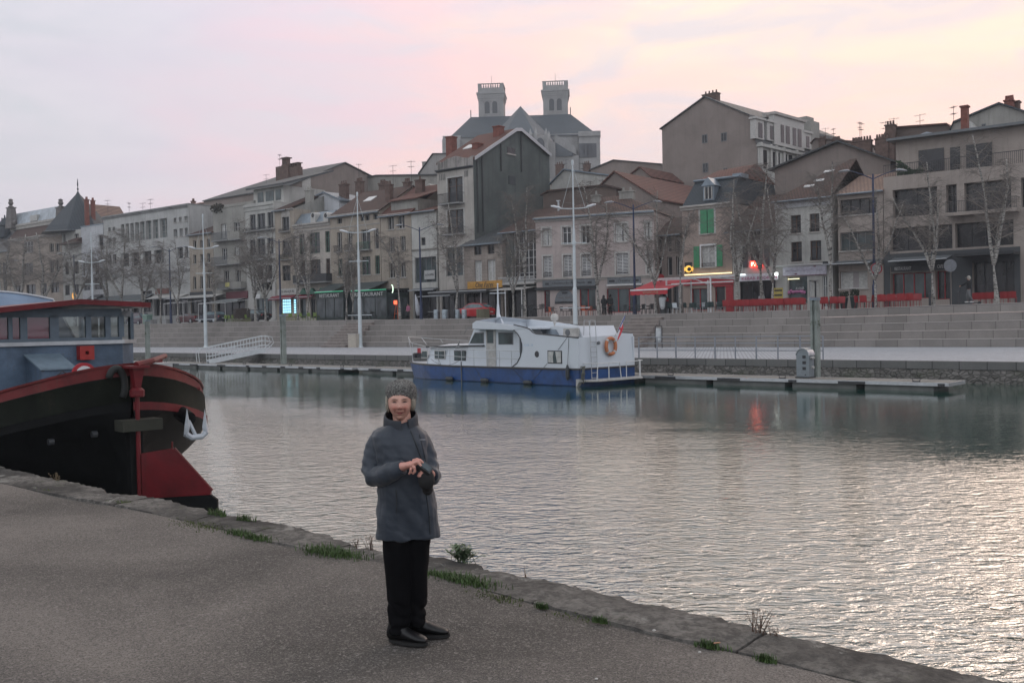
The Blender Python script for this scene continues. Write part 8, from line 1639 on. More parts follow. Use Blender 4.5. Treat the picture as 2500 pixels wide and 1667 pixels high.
# ================================================================ bare birches
def birch_mat():
	m, nt, b, O = newmat('birch_bark'); b.inputs['Roughness'].default_value = .75
	n1_ = noise(nt, mapping(nt, O, (3, 3, 9)), 1.4, 5, .7, .6); n2_ = noise(nt, mapping(nt, O, (6, 6, 30)), 1.0, 3, .6, .2)
	c = mixc(nt, ramp(nt, n1_, [(.50, 0.), (.56, 1.)]), (.33, .315, .29), (.05, .045, .042)); c = mixc(nt, ramp(nt, n2_, [(.60, 0.), (.66, .7)]), c, (.08, .07, .065)); setc(nt, b, c); bumpn(nt, b, n1_, .5, .02); return m
m_birch = birch_mat(); m_branch = plain('birch_branch', (.20, .175, .155), .8, 0, .4, 3); m_twig = plain('birch_twigs', (.14, .125, .115), .85, 0, .2)
def make_tree(seed, H, stems, spread, dens, droop):
	R = random.Random(seed); tr = MB(); br = MB(); tw = MB()
	def V(*a): return Vector(a)
	def branch(mb_, p, d, L, r, n, wob, up, mi=0):
		pts = [p.copy()]; q = p.copy(); dd = d.normalized()
		for i in range(n):
			dd = (dd+V(R.gauss(0, wob), R.gauss(0, wob), R.gauss(0, wob)*.6+up)).normalized(); q = q+dd*L/n; pts.append(q.copy())
		mb_.tube(pts, [r*(1-.72*i/n) for i in range(n+1)], 7 if r > .03 else 4 if r > .012 else 3, mi, r > .03); return pts
	fork = H*R.uniform(.22, .34); tops = []
	base = branch(tr, V(0, 0, -.1), V(R.gauss(0, .04), R.gauss(0, .04), 1), fork, .15*(H/8), 6, .03, .1)
	p0 = base[-1]
	for k in range(stems):
		a = R.uniform(0, 6.3) if stems == 1 else 2*pi*k/stems+R.uniform(-.4, .4); lean = 0.08 if k == 0 else spread*R.uniform(.7, 1.2)
		L = (H-fork)*(1 if k == 0 else R.uniform(.72, .95))
		pts = branch(tr, p0, V(cos(a)*lean, sin(a)*lean, 1), L, .10*(H/8), 12, .07, .07)
		for i in range(3, 12):
			u = i/12
			for b_ in range(2 if R.random() < .7 else 1):
				a2 = R.uniform(0, 6.3); L2 = H*.24*(1.1-u*.75)*R.uniform(.7, 1.2)
				d = V(cos(a2), sin(a2), R.uniform(.45, 1.0)); pb = branch(br, pts[i], d, L2, .032*(H/8)*(1.1-u*.6), 6, .13, -.02)
				for j in range(2, 7):
					for c_ in range(int(2*dens+R.random())):
						a3 = R.uniform(0, 6.3); L3 = L2*R.uniform(.3, .55); pc = branch(br, pb[j], V(cos(a3), sin(a3), R.uniform(-.1, .6)), L3, .012, 4, .16, -.06)
						for e in range(1, 5):
							for f in range(int(1.55*dens+R.random())):
								a4 = R.uniform(0, 6.3); branch(tw, pc[e], V(cos(a4), sin(a4), R.uniform(-.5, .4)), R.uniform(.3, .75)*(1+droop), .0055, 4, .15, -.16*droop)
	return tr, br, tw
_V = []
for i, (sd, H, st, sp, de, dr) in enumerate([(1, 8, 3, .45, .62, .8), (2, 8, 2, .35, .72, .9), (3, 8, 4, .55, .55, .6), (4, 8, 3, .6, .62, 1.0), (5, 8, 2, .5, .7, 1.5)]):
	a, b_, c = make_tree(sd, H, st, sp, de, dr)
	for m_ in (b_, c): pass
	b_.v_n = len(b_.v); b_.add(c.v, c.f, 1)
	_V.append((a.mesh('birch_trunk', m_birch, True), b_.mesh('birch_crown', [m_branch, m_twig], False)))
def tree(px, ytop, d, var, label, rot=0, ws=1.0, cat='tree', name='birch_tree'):
	s = BANK.hit(px, 760, d)[0]; z = ztop(s); zt = BANK.hit(px, ytop, d)[1]; H = max(2.5, zt-z); k = H/7.6
	t = thing(name, label, cat, BANK, s, d, z, rot, 'bare birches along the terrace'); t.scale = (k*ws, k*ws, k)
	for nm, me in zip(('trunk', 'crown'), _V[var]): o = bpy.data.objects.new(nm, me); COL.objects.link(o); o.parent = t
TREES = [(2434, 335, 5.0, 0, 'birch with a pale forked trunk before the arcade of the big concrete block', 200, .85), (2280, 405, 5.0, 2, 'birch standing before the restaurant door of the concrete block', 40, .8),
 (2140, 470, 5.0, 3, 'birch growing beside the blue lamp post with the round traffic sign', 100, .95), (2027, 400, 5.0, 1, 'slim birch between the vacant shop and the ribbon window house', 10, .8),
 (1886, 470, 5.2, 3, 'birch before the kebab shop, rising between the red chairs', 60, .9), (1862, 402, 11.5, 4, 'dense weeping birch hanging in front of the kebab house roof', 0, 1.0), (1800, 440, 5.2, 0, 'birch between the green shuttered house and the kebab shop', 120, .85),
 (1662, 505, 5.2, 1, 'birch at the right hand corner of the red pub awning', 150, .9), (1602, 475, 5.2, 2, 'birch beside the white sack at the corner of the pink building', 80, .8), (1463, 450, 5.2, 0, 'birch between the two grey bar signs of the pink building', 250, .95),
 (1281, 455, 5.5, 1, 'tall birch before the glazed stair grid', 30, .8), (1253, 530, 5.5, 2, 'smaller birch just beside the tall birch at the stair grid', 170, .7), (1112, 505, 5.5, 3, 'many stemmed birch behind the steel kegs', 20, .9),
 (976, 560, 5.5, 1, 'birch with a low fork beside the orange easel', 300, 1.0), (860, 600, 5.5, 0, 'short birch between the black chairs and the second veranda', 77, .8), (845, 560, 5.5, 2, 'birch in front of the dark green veranda corner', 220, .8),
 (749, 545, 5.5, 3, 'birch on the near side of the lit agency window', 15, .8), (727, 560, 5.5, 1, 'birch directly before the narrow lit poster strip', 95, .8), (648, 560, 5.5, 2, 'birch at the rear bumper of the dark hatchback', 145, .8), (624, 535, 5.5, 0, 'birch with a signboard tied to it beside the dark hatchback', 190, .9),
 (525, 630, 5.5, 1, 'low birch before the striped grey awning', 5, 1.0), (434, 590, 5.5, 3, 'birch under the white terrace canopy, forking low', 110, .8), (391, 590, 5.5, 4, 'birch before the rust brown sign', 65, .8), (350, 570, 5.5, 0, 'birch standing beside the green rubbish bin', 155, .9),
 (300, 560, 7, 4, 'dense bare tree before the arches of the modern block', 40, 1.1), (252, 575, 7, 4, 'dense bare tree just past the furthest white mast', 130, 1.1), (182, 590, 7, 4, 'dense bare tree before the turret house', 220, 1.1), (118, 575, 7, 4, 'dense bare tree before the middle of the mansion', 300, 1.3), (60, 580, 7, 4, 'dense bare tree before the end of the mansion', 20, 1.3), (8, 585, 7, 4, 'outermost dense bare tree by the corner house', 80, 1.2)]
for a in TREES: tree(*a)
tree(2415, 345, 20, 4, 'bare tree top showing behind the roof of the big concrete block', 10, 1) if 0 else None
# ================================================================ lamps and masts
def mast(px, ytop, label):
	s, zt = BANK.hit(px, ytop, -.9); t = thing('lighting_mast', label, 'lamp post', BANK, s, -.9, ZQ+.02, 30, 'white lighting masts along the quay'); H = zt-ZQ
	w_ = plain('mast_white', (.50, .55, .57), .4, .1, .15, 1.2)
	mb = MB(); mb.lathe([(.30, 0), (.22, .12), (.19, .3), (.17, 4.5), (.12, 4.7), (.11, H*.62), (.07, H*.66), (.05, H)], 12); mb.lathe([(.10, H), (.10, H+.35), (.05, H+.4)], 8); mb.build('pole', w_, t)
	zl = H-3.35
	mb = MB(); mb.tube([(-1.15, 0, zl+.05), (-.3, 0, zl), (.3, 0, zl), (1.15, 0, zl+.05)], .045, 6); mb.build('lamp_arm', w_, t)
	for sx in (-1, 1):
		mb = MB(); mb.loft([[(sx*x, .17*w2*cos(q), zl+.1+zz+.10*w2*sin(q)) for q in [2*pi*i/10 for i in range(10)]] for x, w2, zz in ((.95, .4, -.02), (1.15, .9, .03), (1.5, 1.0, .12), (1.75, .55, .16))]); mb.build('lamp_head', plain('lamp_shell', (.62, .65, .68), .35, .1, .05), t, True)
	for zz, L in ((H-6.0, .95), (H-11.0, 1.15)):
		mb = MB(); mb.tube([(-L, 0, zz), (L, 0, zz)], .035, 6); mb.lathe([(.17, -.12), (.17, .12)], 10, (0, 0, zz)); mb.build('yard_arm', w_, t)
	mb = MB()
	for sx in (-1, 1): mb.tube([(sx*.9, 0, zl+.05), (0, 0, H-.1)], .012, 4)
	mb.build('stay', w_, t)
mast(1398, 404, 'white lighting mast rising behind the cruiser'); mast(872, 480, 'white lighting mast beside the cream utility box'); mast(495, 532, 'white lighting mast beside the gangway'); mast(222, 575, 'furthest white lighting mast, above the red wheelhouse roof')
def blue_lamp(px, ytop, d, label, rot=0):
	s, zt = BANK.hit(px, ytop, d); z = ztop(s); H = zt-z; t = thing('street_lamp', label, 'street lamp', BANK, s, d, z, rot+40, 'dark blue double street lamps'); b_ = plain('navy_pole', (.022, .035, .085), .45, .2, .2)
	mb = MB(); mb.lathe([(.17, 0), (.15, 1.6), (.10, 1.75), (.085, H*.6), (.06, H)], 10); mb.build('pole', b_, t)
	for sx in (-1, 1):
		mb = MB(); mb.tube([(0, 0, H-.35), (sx*.7, 0, H-.05), (sx*1.5, 0, H+.22), (sx*1.75, 0, H+.27)], [.04, .035, .03, .03], 6); mb.build('arm', b_, t)
		mb = MB(); mb.loft([[(sx*x, .13*w2*cos(q), H+.25+zz+.08*w2*sin(q)) for q in [2*pi*i/10 for i in range(10)]] for x, w2, zz in ((1.6, .4, 0), (1.8, 1, .02), (2.15, 1, -.02), (2.4, .4, -.06))]); mb.build('lamp_head', plain('lamp_shell_grey', (.30, .32, .35), .35, .2, .1), t, True)
blue_lamp(1546, 500, 6.2, 'dark blue street lamp before the shorter grey bar sign'); blue_lamp(2131, 425, 6.0, 'dark blue street lamp carrying a round traffic sign'); blue_lamp(1024, 555, 6.2, 'dark blue street lamp beside the folded white parasol')
blue_lamp(681, 585, 6.2, 'dark blue street lamp beside the lit agency window'); blue_lamp(413, 607, 6.2, 'dark blue street lamp at the end of the white canopy'); blue_lamp(9, 640, 8, 'dark blue street lamp at the far corner house'); blue_lamp(180, 622, 8, 'dark blue street lamp before the turret house')
# ================================================================ terrace furniture and small things
def at(px, d, py=760): s = BANK.hit(px, py, d)[0]; return s, ztop(s)
def chair_proto(kind, mat, lmat, h=.82, w_=.46, back='solid'):
	t = thing('terrace_chair', 'x', 'chair', BANK, 0, 0, -50); r = .016; sh = .46 if h < .95 else .74
	mb = MB()
	for x in (-w_/2+.03, w_/2-.03):
		mb.tube([(x, -.19, 0), (x, -.16, sh)], r, 5); mb.tube([(x, .22, 0), (x*.95, .16, sh)], r, 5)
	mb.build('leg_frame', lmat, t)
	mb = MB(); mb.hexa([(-w_/2, -.2, sh-.03), (w_/2, -.2, sh-.03), (w_/2, .2, sh-.03), (-w_/2, .2, sh-.03), (-w_/2, -.21, sh+.015), (w_/2, -.21, sh+.015), (w_/2, .2, sh+.005), (-w_/2, .2, sh+.005)]); mb.build('seat', mat, t)
	mb = MB(); n = 6
	if back == 'solid':
		for i in range(n):
			a, c = -w_/2+w_*i/n, -w_/2+w_*(i+1)/n; f = lambda x: .20+.03-.10*abs(x/w_)**1.5
			mb.hexa([(a, f(a), sh-.0), (c, f(c), sh-.0), (c, f(c)+.02, sh-.0), (a, f(a)+.02, sh-.0), (a, f(a)+.06, h-.04*abs(a)*2), (c, f(c)+.06, h-.04*abs(c)*2), (c, f(c)+.08, h-.04*abs(c)*2), (a, f(a)+.08, h-.04*abs(a)*2)])
	else:
		mb.tube([(-w_/2, -.15, sh+.18), (-w_/2, .16, sh+.2), (-w_/2*.8, .25, h), (w_/2*.8, .25, h), (w_/2, .16, sh+.2), (w_/2, -.15, sh+.18)], r, 5)
		for x in (-.12, -.04, .04, .12): mb.box(x-.025, .20, sh+.02, x+.025, .215, h-.01)
	mb.build('backrest', mat, t); return t
m_redpl = plain('red_plastic', (.27, .014, .018), .45, 0, .2, 3); m_blk = plain('black_wicker', (.018, .02, .022), .6, 0, .3, 20); m_grn = plain('green_plastic', (.13, .20, .025), .5, 0, .25, 3); m_orng = plain('orange_plastic', (.55, .10, .02), .5, 0, .2); m_dgrn = plain('dark_teal_plastic', (.015, .035, .035), .5, 0, .2)
C_red = chair_proto('red', m_redpl, m_redpl, .92, .54); C_blk = chair_proto('blk', m_blk, m_blk, .82, .48, 'open'); C_bar = chair_proto('bar', m_blk, m_blk, 1.12, .46, 'open'); C_grn = chair_proto('grn', m_grn, m_grn, .84, .48); C_or = chair_proto('or', m_orng, m_orng, .84, .48, 'open'); C_dk = chair_proto('dk', m_dgrn, m_steel, .84, .48); C_wh = chair_proto('wh', plain('white_plastic', (.5, .55, .58), .4), m_white, .84, .46)
_first = {}
def chairs(proto, lst, d, group, labf, rot=180, jit=10, seed=0):
	R = random.Random(seed)
	for i, px in enumerate(lst):
		dd = d[i] if isinstance(d, (list, tuple)) else d
		s, z = at(px, dd); loc = BANK.W(s, dd, z); rz = BANK.a+radians((rot[i] if isinstance(rot, (list, tuple)) else rot)+R.uniform(-jit, jit))
		if proto.name not in _first: _first[proto.name] = 1; o = proto; o.location = loc; o.rotation_euler = (0, 0, rz)
		else: o = dup(proto, loc, rz)
		o['label'] = labf(i).replace('set in the dark arcade of', 'in the arcade of').replace('before the dark restaurant of the concrete block', 'before the dark restaurant').replace('in the group before the vacant shop door', 'near the vacant shop door').replace('at the small table between dark planters and blue lamp', 'between planters and blue lamp').replace('crowded before the nearer dark', 'before the nearer dark').replace('in the front row of', 'in the front row of'); o['group'] = group
def ordl(txt, n, tail): return lambda i: f'{txt}, {ORD[i]} from {tail}'
ra = [1776+i*16.6 for i in range(12)]
chairs(C_red, ra, 4.6, 'red chairs of the kebab terrace', ordl('red chair in the front row of the kebab terrace', 12, 'the glass pub end'), 180, 8, 1)
chairs(C_red, [1784+i*17.2 for i in range(11)], 6.2, 'red chairs of the kebab terrace', ordl('red chair in the back row of the kebab terrace', 11, 'the glass pub end'), 0, 8, 2)
chairs(C_red, [1990, 2003, 2017, 2038, 2052], 4.9, 'red chairs before the vacant shop', ordl('red chair in the group before the vacant shop door', 5, 'the square mooring pile'), [180, 0, 180, 180, 0], 15, 3)
chairs(C_red, [2098, 2112, 2124], 5.2, 'red chairs by the blue lamp', ordl('red chair at the small table between dark planters and blue lamp', 3, 'the planter'), [90, 180, 270], 15, 4)
chairs(C_red, [2154, 2166, 2178, 2190, 2202, 2214, 2226, 2238], [4.7, 6.1, 4.7, 6.1, 4.7, 6.1, 4.7, 6.1], 'red chairs before the concrete block', ordl('red chair before the dark restaurant of the concrete block', 8, 'the blue lamp'), [180, 0]*4, 15, 5)
chairs(C_red, [2385, 2399, 2413, 2428, 2455, 2472], 12.0, 'red chairs inside the dark arcade', ordl('red chair set in the dark arcade of the concrete block', 6, 'the person on the scooter'), 180, 15, 6)
chairs(C_dk, [1640, 1679, 1690, 1701, 1725, 1737, 1750, 1764], [5.4, 5.2, 6.4, 5.2, 6.2, 5.0, 6.2, 5.2], 'dark chairs of the pub terrace', ordl('dark teal chair on the pub terrace', 8, 'the black menu board'), [180, 160, 20, 180, 0, 200, 0, 180], 20, 7)
chairs(C_wh, [1652, 1722, 1760], [4.8, 6.9, 6.9], 'white chairs of the pub terrace', ordl('pale chair among the dark pub chairs', 3, 'the black menu board'), 180, 20, 8)
chairs(C_bar, [1276, 1290, 1304, 1318, 1331], [5.4, 6.6, 5.2, 6.6, 5.4], 'tall bar chairs', ordl('tall black bar chair below the long grey sign', 5, 'the tall birch'), [180, 0, 180, 0, 180], 15, 9)
chairs(C_blk, [1352, 1375, 1390, 1412, 1442, 1456, 1478, 1492], [5.2, 5.2, 6.4, 5.0, 5.2, 6.6, 5.0, 6.2], 'black wicker chairs of the pink bar', ordl('black wicker chair before the pink building', 8, 'the tall bar chairs'), [180, 170, 10, 180, 200, 0, 160, 20], 15, 10)
chairs(C_or, [1347, 1425, 1438], [6.4, 5.4, 6.6], 'orange chairs of the pink bar', ordl('orange chair among the black wicker chairs', 3, 'the dome shaped poster'), [170, 200, 0], 15, 11)
chairs(C_blk, [1530, 1541, 1557, 1566, 1577, 1587, 1597], [6.0, 7.2, 5.2, 7.0, 5.4, 7.0, 5.4], 'black wicker chairs by the blue lamp', ordl('black wicker chair before the red framed doors', 7, 'the two standing people'), [180, 0, 180, 0, 180, 0, 180], 15, 12)
chairs(C_blk, [848, 856, 864, 872, 880, 888, 896, 904, 912], [5.4, 6.8, 5.4, 6.8, 5.4, 6.8, 5.4, 6.8, 5.4], 'black chairs before the second veranda', ordl('black chair crowded before the nearer dark veranda', 9, 'the agency side'), [180, 0]*4+[180], 10, 13)
chairs(C_grn, [695, 704, 713, 722, 738, 746, 757, 765, 772], [5.2, 6.4, 5.2, 6.4, 5.2, 6.4, 5.2, 6.4, 5.2], 'green chairs before the agency', ordl('lime green chair before the agency and veranda', 9, 'the blue lamp'), [180, 0]*4+[180], 12, 14)
chairs(C_grn, [554, 563, 572, 604], 5.4, 'green chairs between the parked cars', ordl('lime green chair between the two parked dark cars', 4, 'the canopy'), 180, 12, 15)
chairs(C_blk, [1045, 1100, 1102, 1168, 1190], [6.6, 7, 7, 7.2, 7.5], 'black chairs by the kegs', ordl('black chair behind the kegs and red car', 5, 'the folded parasol'), 180, 20, 16) if 0 else None
def table(px, d, label, col, h=.73, r=.34, square=False):
	s, z = at(px, d); t = thing('bistro_table', label, 'table', BANK, s, d, z, 0, 'small terrace tables'); mb = MB()
	mb.box(-r, -r, h-.03, r, r, h) if square else mb.lathe([(r, h-.025), (r, h)], 16); mb.build('tabletop', col, t); mb = MB(); mb.lathe([(.20, 0), (.2, .02), (.03, .05), (.03, h-.03)], 8); mb.build('pedestal', m_iron, t)
mt = plain('table_top', (.16, .155, .15), .5, 0, .2)
for px, d, l in ((1812, 5.4, 'red square table between the kebab chair rows, first from the pub'), (1862, 5.4, 'red square table between the kebab chair rows, second from the pub'), (1912, 5.4, 'red square table between the kebab chair rows, third from the pub'), (1955, 5.4, 'red square table between the kebab chair rows, fourth from the pub')): table(px, d, l, m_redpl, .74, .36, True)
for px, d, l in ((1480, 5.6, 'round grey table in front of the two standing people'), (1465, 6.2, 'round grey table beside the birch of the two bar signs'), (1420, 6.0, 'round grey table between the orange chairs'), (1548, 6.4, 'round grey table at the foot of the blue lamp'), (1585, 6.2, 'round grey table before the tan wall'), (1395, 5.8, 'round grey table beneath the dome shaped poster'), (2111, 5.6, 'white topped table between the dark planters and blue lamp'), (2008, 5.6, 'pale table before the vacant shop door'), (2185, 5.4, 'pale table before the dark restaurant'), (1668, 5.6, 'round table beside the pub birch'), (1712, 5.6, 'round table in the middle of the pub terrace')): table(px, d, l, mt)
s, z = at(1070, 5.6); t = thing('long_bench_table', 'thin legged metal table between the blue lamp and the kegs', 'table', BANK, s, 5.6, z); mb = MB(); mb.box(-1.1, -.3, .70, 1.1, .3, .73); mb.build('tabletop', m_steel, t); mb = MB(); [mb.tube([(x, y, 0), (x, y, .7)], .02, 5) for x in (-1.05, -.35, .35, 1.05) for y in (-.27, .27)]; mb.build('legs', m_iron, t)
for i, (X, w_) in enumerate(((918, 95), (1078, 118), (1290, 112), (1420, 92))):
	px = A2(X, 800)[0]; s, z = at(px, 5.0); sc = BANK.W(s, 5.0, 0).y/F; r = w_/7.35*sc/2; h = 165/7.35*sc
	t = thing('steel_keg', f'brushed steel keg in the row before the red car, {ORD[i]} from the blue lamp', 'keg', BANK, s, 5.0, z, 0, 'row of steel kegs'); mb = MB()
	mb.lathe([(r*.93, 0), (r*.95, .06), (r, .08), (r, h*.32), (r*1.05, h*.335), (r, h*.35), (r, h*.68), (r*1.05, h*.695), (r, h*.71), (r, h-.08), (r*.95, h-.06), (r*.93, h), (r*.8, h), (r*.8, h-.08)], 18); mb.build('drum', plain('keg_steel', (.36, .42, .46), .35, .7, .15, 3), t); mb = MB(); [mb.box(r*cos(a)-.07, r*sin(a)-.015, h*.50, r*cos(a)+.07, r*sin(a)+.015, h*.56) for a in (-1.2, -2.2)]; mb.build('handle_slot', m_dark, t)
def boxplanter(px, d, label, w_, h, mat, plant=None, nm='planter', seed=0, taper=1.0):
	s, z = at(px, d); t = thing(nm, label, 'planter', BANK, s, d, z); q = w_/2; b_ = q*taper; mb = MB(); mb.hexa([(-b_, -b_, 0), (b_, -b_, 0), (b_, b_, 0), (-b_, b_, 0), (-q, -q, h), (q, -q, h), (q, q, h), (-q, q, h)]); mb.build('tub', mat, t)
	if plant:
		R = random.Random(seed); mb = MB()
		for i in range(plant[1]): a = R.uniform(0, 6.3); rr = q*1.3*sqrt(R.random()); zz = h+R.uniform(0, plant[2]); mb.add([(rr*cos(a), rr*sin(a), zz), (rr*cos(a)+.09, rr*sin(a)+.03, zz+.05), (rr*cos(a)+.03, rr*sin(a)-.06, zz+.12)], [(0, 1, 2)])
		mb.build('foliage', plant[0], t)
m_wood = blocks('planter_boards', (.20, .19, .13), .12, 9, (.05, .05, .04), .02, .3, (0, 2), .5, 0); m_pl = plain('shrub_leaves', (.03, .045, .025), .85, 0, .4, 9)
boxplanter(A2(1757, 1)[0], 4.8, 'weathered wooden planter box beside the red car', .85, .85, m_wood); boxplanter(2060.5, 6.5, 'tapered dark planter with a clipped shrub nearer the birch', .48, .85, m_dgrn, (m_pl, 120, .35), seed=1, taper=.62); boxplanter(2086, 6.5, 'tapered dark planter with a clipped shrub nearer the blue lamp', .48, .9, m_dgrn, (m_pl, 130, .45), seed=2, taper=.62)
boxplanter(590, 5.6, 'large planter full of dry brown shrub between the parked cars', 1.5, .35, m_wood, (plain('dry_shrub', (.10, .075, .065), .9, 0, .4, 8), 900, 1.15), seed=3); boxplanter(372, 6, 'pale stone planter beside the green bin', .8, .6, p_conc); boxplanter(408, 6, 'pale stone planter before the blue lamp', .9, .6, p_conc)
s, z = at(A7(212, 1)[0], 5.6); t = thing('wheeled_bin', 'pale green wheeled rubbish bin at the top of the steps', 'bin', BANK, s, 5.6, z); mb = MB(); mb.hexa([(-.42, -.35, .08), (.42, -.35, .08), (.42, .35, .08), (-.42, .35, .08), (-.52, -.42, 1.15), (.52, -.42, 1.15), (.52, .42, 1.15), (-.52, .42, 1.15)]); mb.build('body', plain('bin_green', (.15, .24, .20), .5, 0, .15), t); mb = MB(); mb.hexa([(-.55, -.46, 1.152), (.55, -.46, 1.152), (.55, .45, 1.152), (-.55, .45, 1.152), (-.5, -.4, 1.24), (.5, -.4, 1.24), (.5, .45, 1.30), (-.5, .45, 1.30)]); mb.build('lid', plain('bin_lid', (.18, .28, .24), .45), t); mb = MB(); [mb.tube([(x, .3, .1), (x+.06, .3, .1)], .1, 10) for x in (-.4, .34)]; mb.build('wheels', m_dark, t)
def car(px, d, rot, paint, label, L=4.1, hatch=True, H=1.48):
	s, z = at(px, d); t = thing('parked_car', label, 'car', BANK, s, d, z, rot, 'cars parked on the terrace street'); W_ = 1.72; k = L/4.1
	st = [(-2.05, .45, .62, .80), (-2.0, .28, .80, .90), (-1.6, .22, .92, .97), (-1.0, .20, .97, 1), (-.2, .2, .98, 1), (.6, .2, .99, 1), (1.3, .22, 1.0, .98), (1.85, .26, .98, .93), (2.0, .34, .92, .86), (2.05, .5, .8, .80)]
	mb = MB(); rings = []
	for x, zb, zt, w_ in st:
		w2 = W_/2*w_; rings.append([(x*k, -w2*.96, zb), (x*k, -w2, zb+.15), (x*k, -w2*1.0, zt-.12), (x*k, -w2*.93, zt), (x*k, w2*.93, zt), (x*k, w2*1.0, zt-.12), (x*k, w2, zb+.15), (x*k, w2*.96, zb)])
	mb.loft(rings); cb = [(-.95, .96, .90), (-.25, H-.06, .78), (.3, H, .77), (1.1, H-.05, .75), (1.75, 1.0, .84)] if hatch else [(-1.0, .95, .9), (-.3, H-.08, .76), (.4, H-.05, .76), (1.2, .98, .84)]
	mb.loft([[(x*k, -W_/2*w_, zt), (x*k, W_/2*w_, zt), (x*k, W_/2*.93, .93), (x*k, -W_/2*.93, .93)] for x, zt, w_ in cb]); fixn(mb.build('body', paint, t, False))
	gl = glassy('car_glass', (.07, .10, .11), .08)
	for sy in (-1, 1):
		mb = MB(); y = sy*(W_/2*.86); tp = cb[1:-1]; pts = [(cb[0][0]+.18, 1.0)]+[(x, zt-.09) for x, zt, w_ in tp]+[(cb[-1][0]-.15, 1.03)]
		mb.add([(x*k, sy*(W_/2*(.935-.155*(z_-.93)/.5))+sy*.012, z_) for x, z_ in pts], [tuple(range(len(pts)))]); mb.build('side_window', gl, t)
	a, b_ = cb[-2], cb[-1]; n_ = Vector((b_[1]-a[1], 0, -(b_[0]-a[0])));
	mb = MB(); q = lambda u, w_: ((a[0]+(b_[0]-a[0])*u)*k+.03, w_, a[1]+(b_[1]-a[1])*u+.015); mb.add([q(.15, -.58), q(.15, .58), q(.85, .66), q(.85, -.66)], [(0, 1, 2, 3)]); mb.build('rear_window', gl, t)
	a, b_ = cb[1], cb[0]; mb = MB(); q = lambda u, w_: ((a[0]+(b_[0]-a[0])*u)*k-.03, w_, a[1]+(b_[1]-a[1])*u+.015); mb.add([q(.12, -.58), q(.12, .58), q(.9, .68), q(.9, -.68)], [(0, 1, 2, 3)]); mb.build('windscreen', gl, t)
	for x in (-1.28, 1.25):
		for sy in (-1, 1):
			mb = MB(); mb.tube([(x*k, sy*(W_/2-.16), .31), (x*k, sy*(W_/2+.012), .31)], .31, 16); o = mb.build('wheel', m_dark, t); mb = MB(); mb.tube([(x*k, sy*(W_/2+.005), .31), (x*k, sy*(W_/2+.02), .31)], .19, 10); mb.build('rim', m_steel, o)
	for sy in (-1, 1): mb = MB(); mb.box(1.93*k, sy*.5, .72, 2.03*k, sy*.78, .88); mb.build('tail_light', plain('tail_red', (.35, .01, .01), .3), t); mb = MB(); mb.box(-2.04*k, sy*.45, .55, -1.93*k, sy*.75, .68); mb.build('headlight', m_white, t)
	mb = MB(); mb.box(2.03*k, -.26, .55, 2.075*k, .26, .66); mb.build('number_plate', m_blind, t)
car(A2(1600, 1)[0], 8.5, 10, plain('red_car_paint', (.42, .015, .02), .25, 0, .1, 1, 0, .5, .5), 'red hatchback parked beside the steel kegs', 3.9)
car(A7(1340, 1)[0], 9.0, 5, plain('dark_blue_paint', (.015, .02, .035), .25, 0, .1, 1, 0, .5, .5), 'dark blue car behind the white mast under the canopy', 4.2); car(A7(2075, 1)[0], 8.5, 8, plain('black_paint', (.012, .014, .016), .25, 0, .1, 1, 0, .5, .5), 'black hatchback parked before the tall flats', 3.9)
car(A7(960, 1)[0], 9.0, 0, plain('dark_red_paint', (.08, .012, .015), .3, 0, .1, 1, 0, .5, .5), 'dark red low car beneath the white canopy', 4.2, False, 1.3); car(338, 11, 0, plain('plum_paint', (.05, .02, .04), .3, 0, .1, 1, 0, .5, .5), 'dark plum van shape beside the green bin', 4.3, True, 1.7)
s, z = at(A2(590, 1)[0], 6.6); t = thing('folded_parasol', 'closed white parasol leaning beside the blue lamp', 'parasol', BANK, s, 6.6, z); mb = MB(); mb.tube([(0, 0, 0), (0, 0, .5)], .03, 6); mb.build('pole', m_iron, t); mb = MB(); mb.tube([(.05, 0, .35), (.0, 0, .9), (-.15, 0, 1.8), (-.3, 0, 2.45)], [.16, .24, .17, .04], 8); mb.build('canopy', plain('parasol_cloth', (.42, .44, .48), .85, 0, .25, 3), t, True)
s, z = at(A2(195, 1)[0], 8); t = thing('easel_sign', 'orange easel stand with a glowing red notice under the green awning', 'easel', BANK, s, 8, z); mb = MB(); [mb.tube(p, .025, 5) for p in ([(-.3, 0, 0), (-.08, .1, 1.6)], [(.3, 0, 0), (.08, .1, 1.6)], [(0, .5, 0), (0, .1, 1.6)], [(-.22, 0, .6), (.22, 0, .6)])]; mb.build('stand', m_orng, t); mb = MB(); mb.box(-.3, .02, 1.55, .15, .06, 1.95); mb.build('lit_notice', glow('red_notice', (1, .12, .05), .9), t)
s, z = at(A2(128, 1)[0], 9.6); t = thing('neon_crescent', 'white green neon crescent under the edge of the green awning', 'sign', BANK, s, 9.6, z); mb = MB(); zc = BANK.hit(*A2(128, 335), 9.6)[1]-z; mb.tube([(.28*cos(a)*.7, 0, zc+.42*sin(a)) for a in [-1.2+2.9*i/10 for i in range(11)]], .04, 6); mb.build('neon_tube', glow('neon_white', (.75, 1, .75), .9), t); mb = MB(); mb.tube([(0, .05, zc+.4), (0, .05, zc+.9)], .015, 4); mb.build('hanger', m_iron, t)
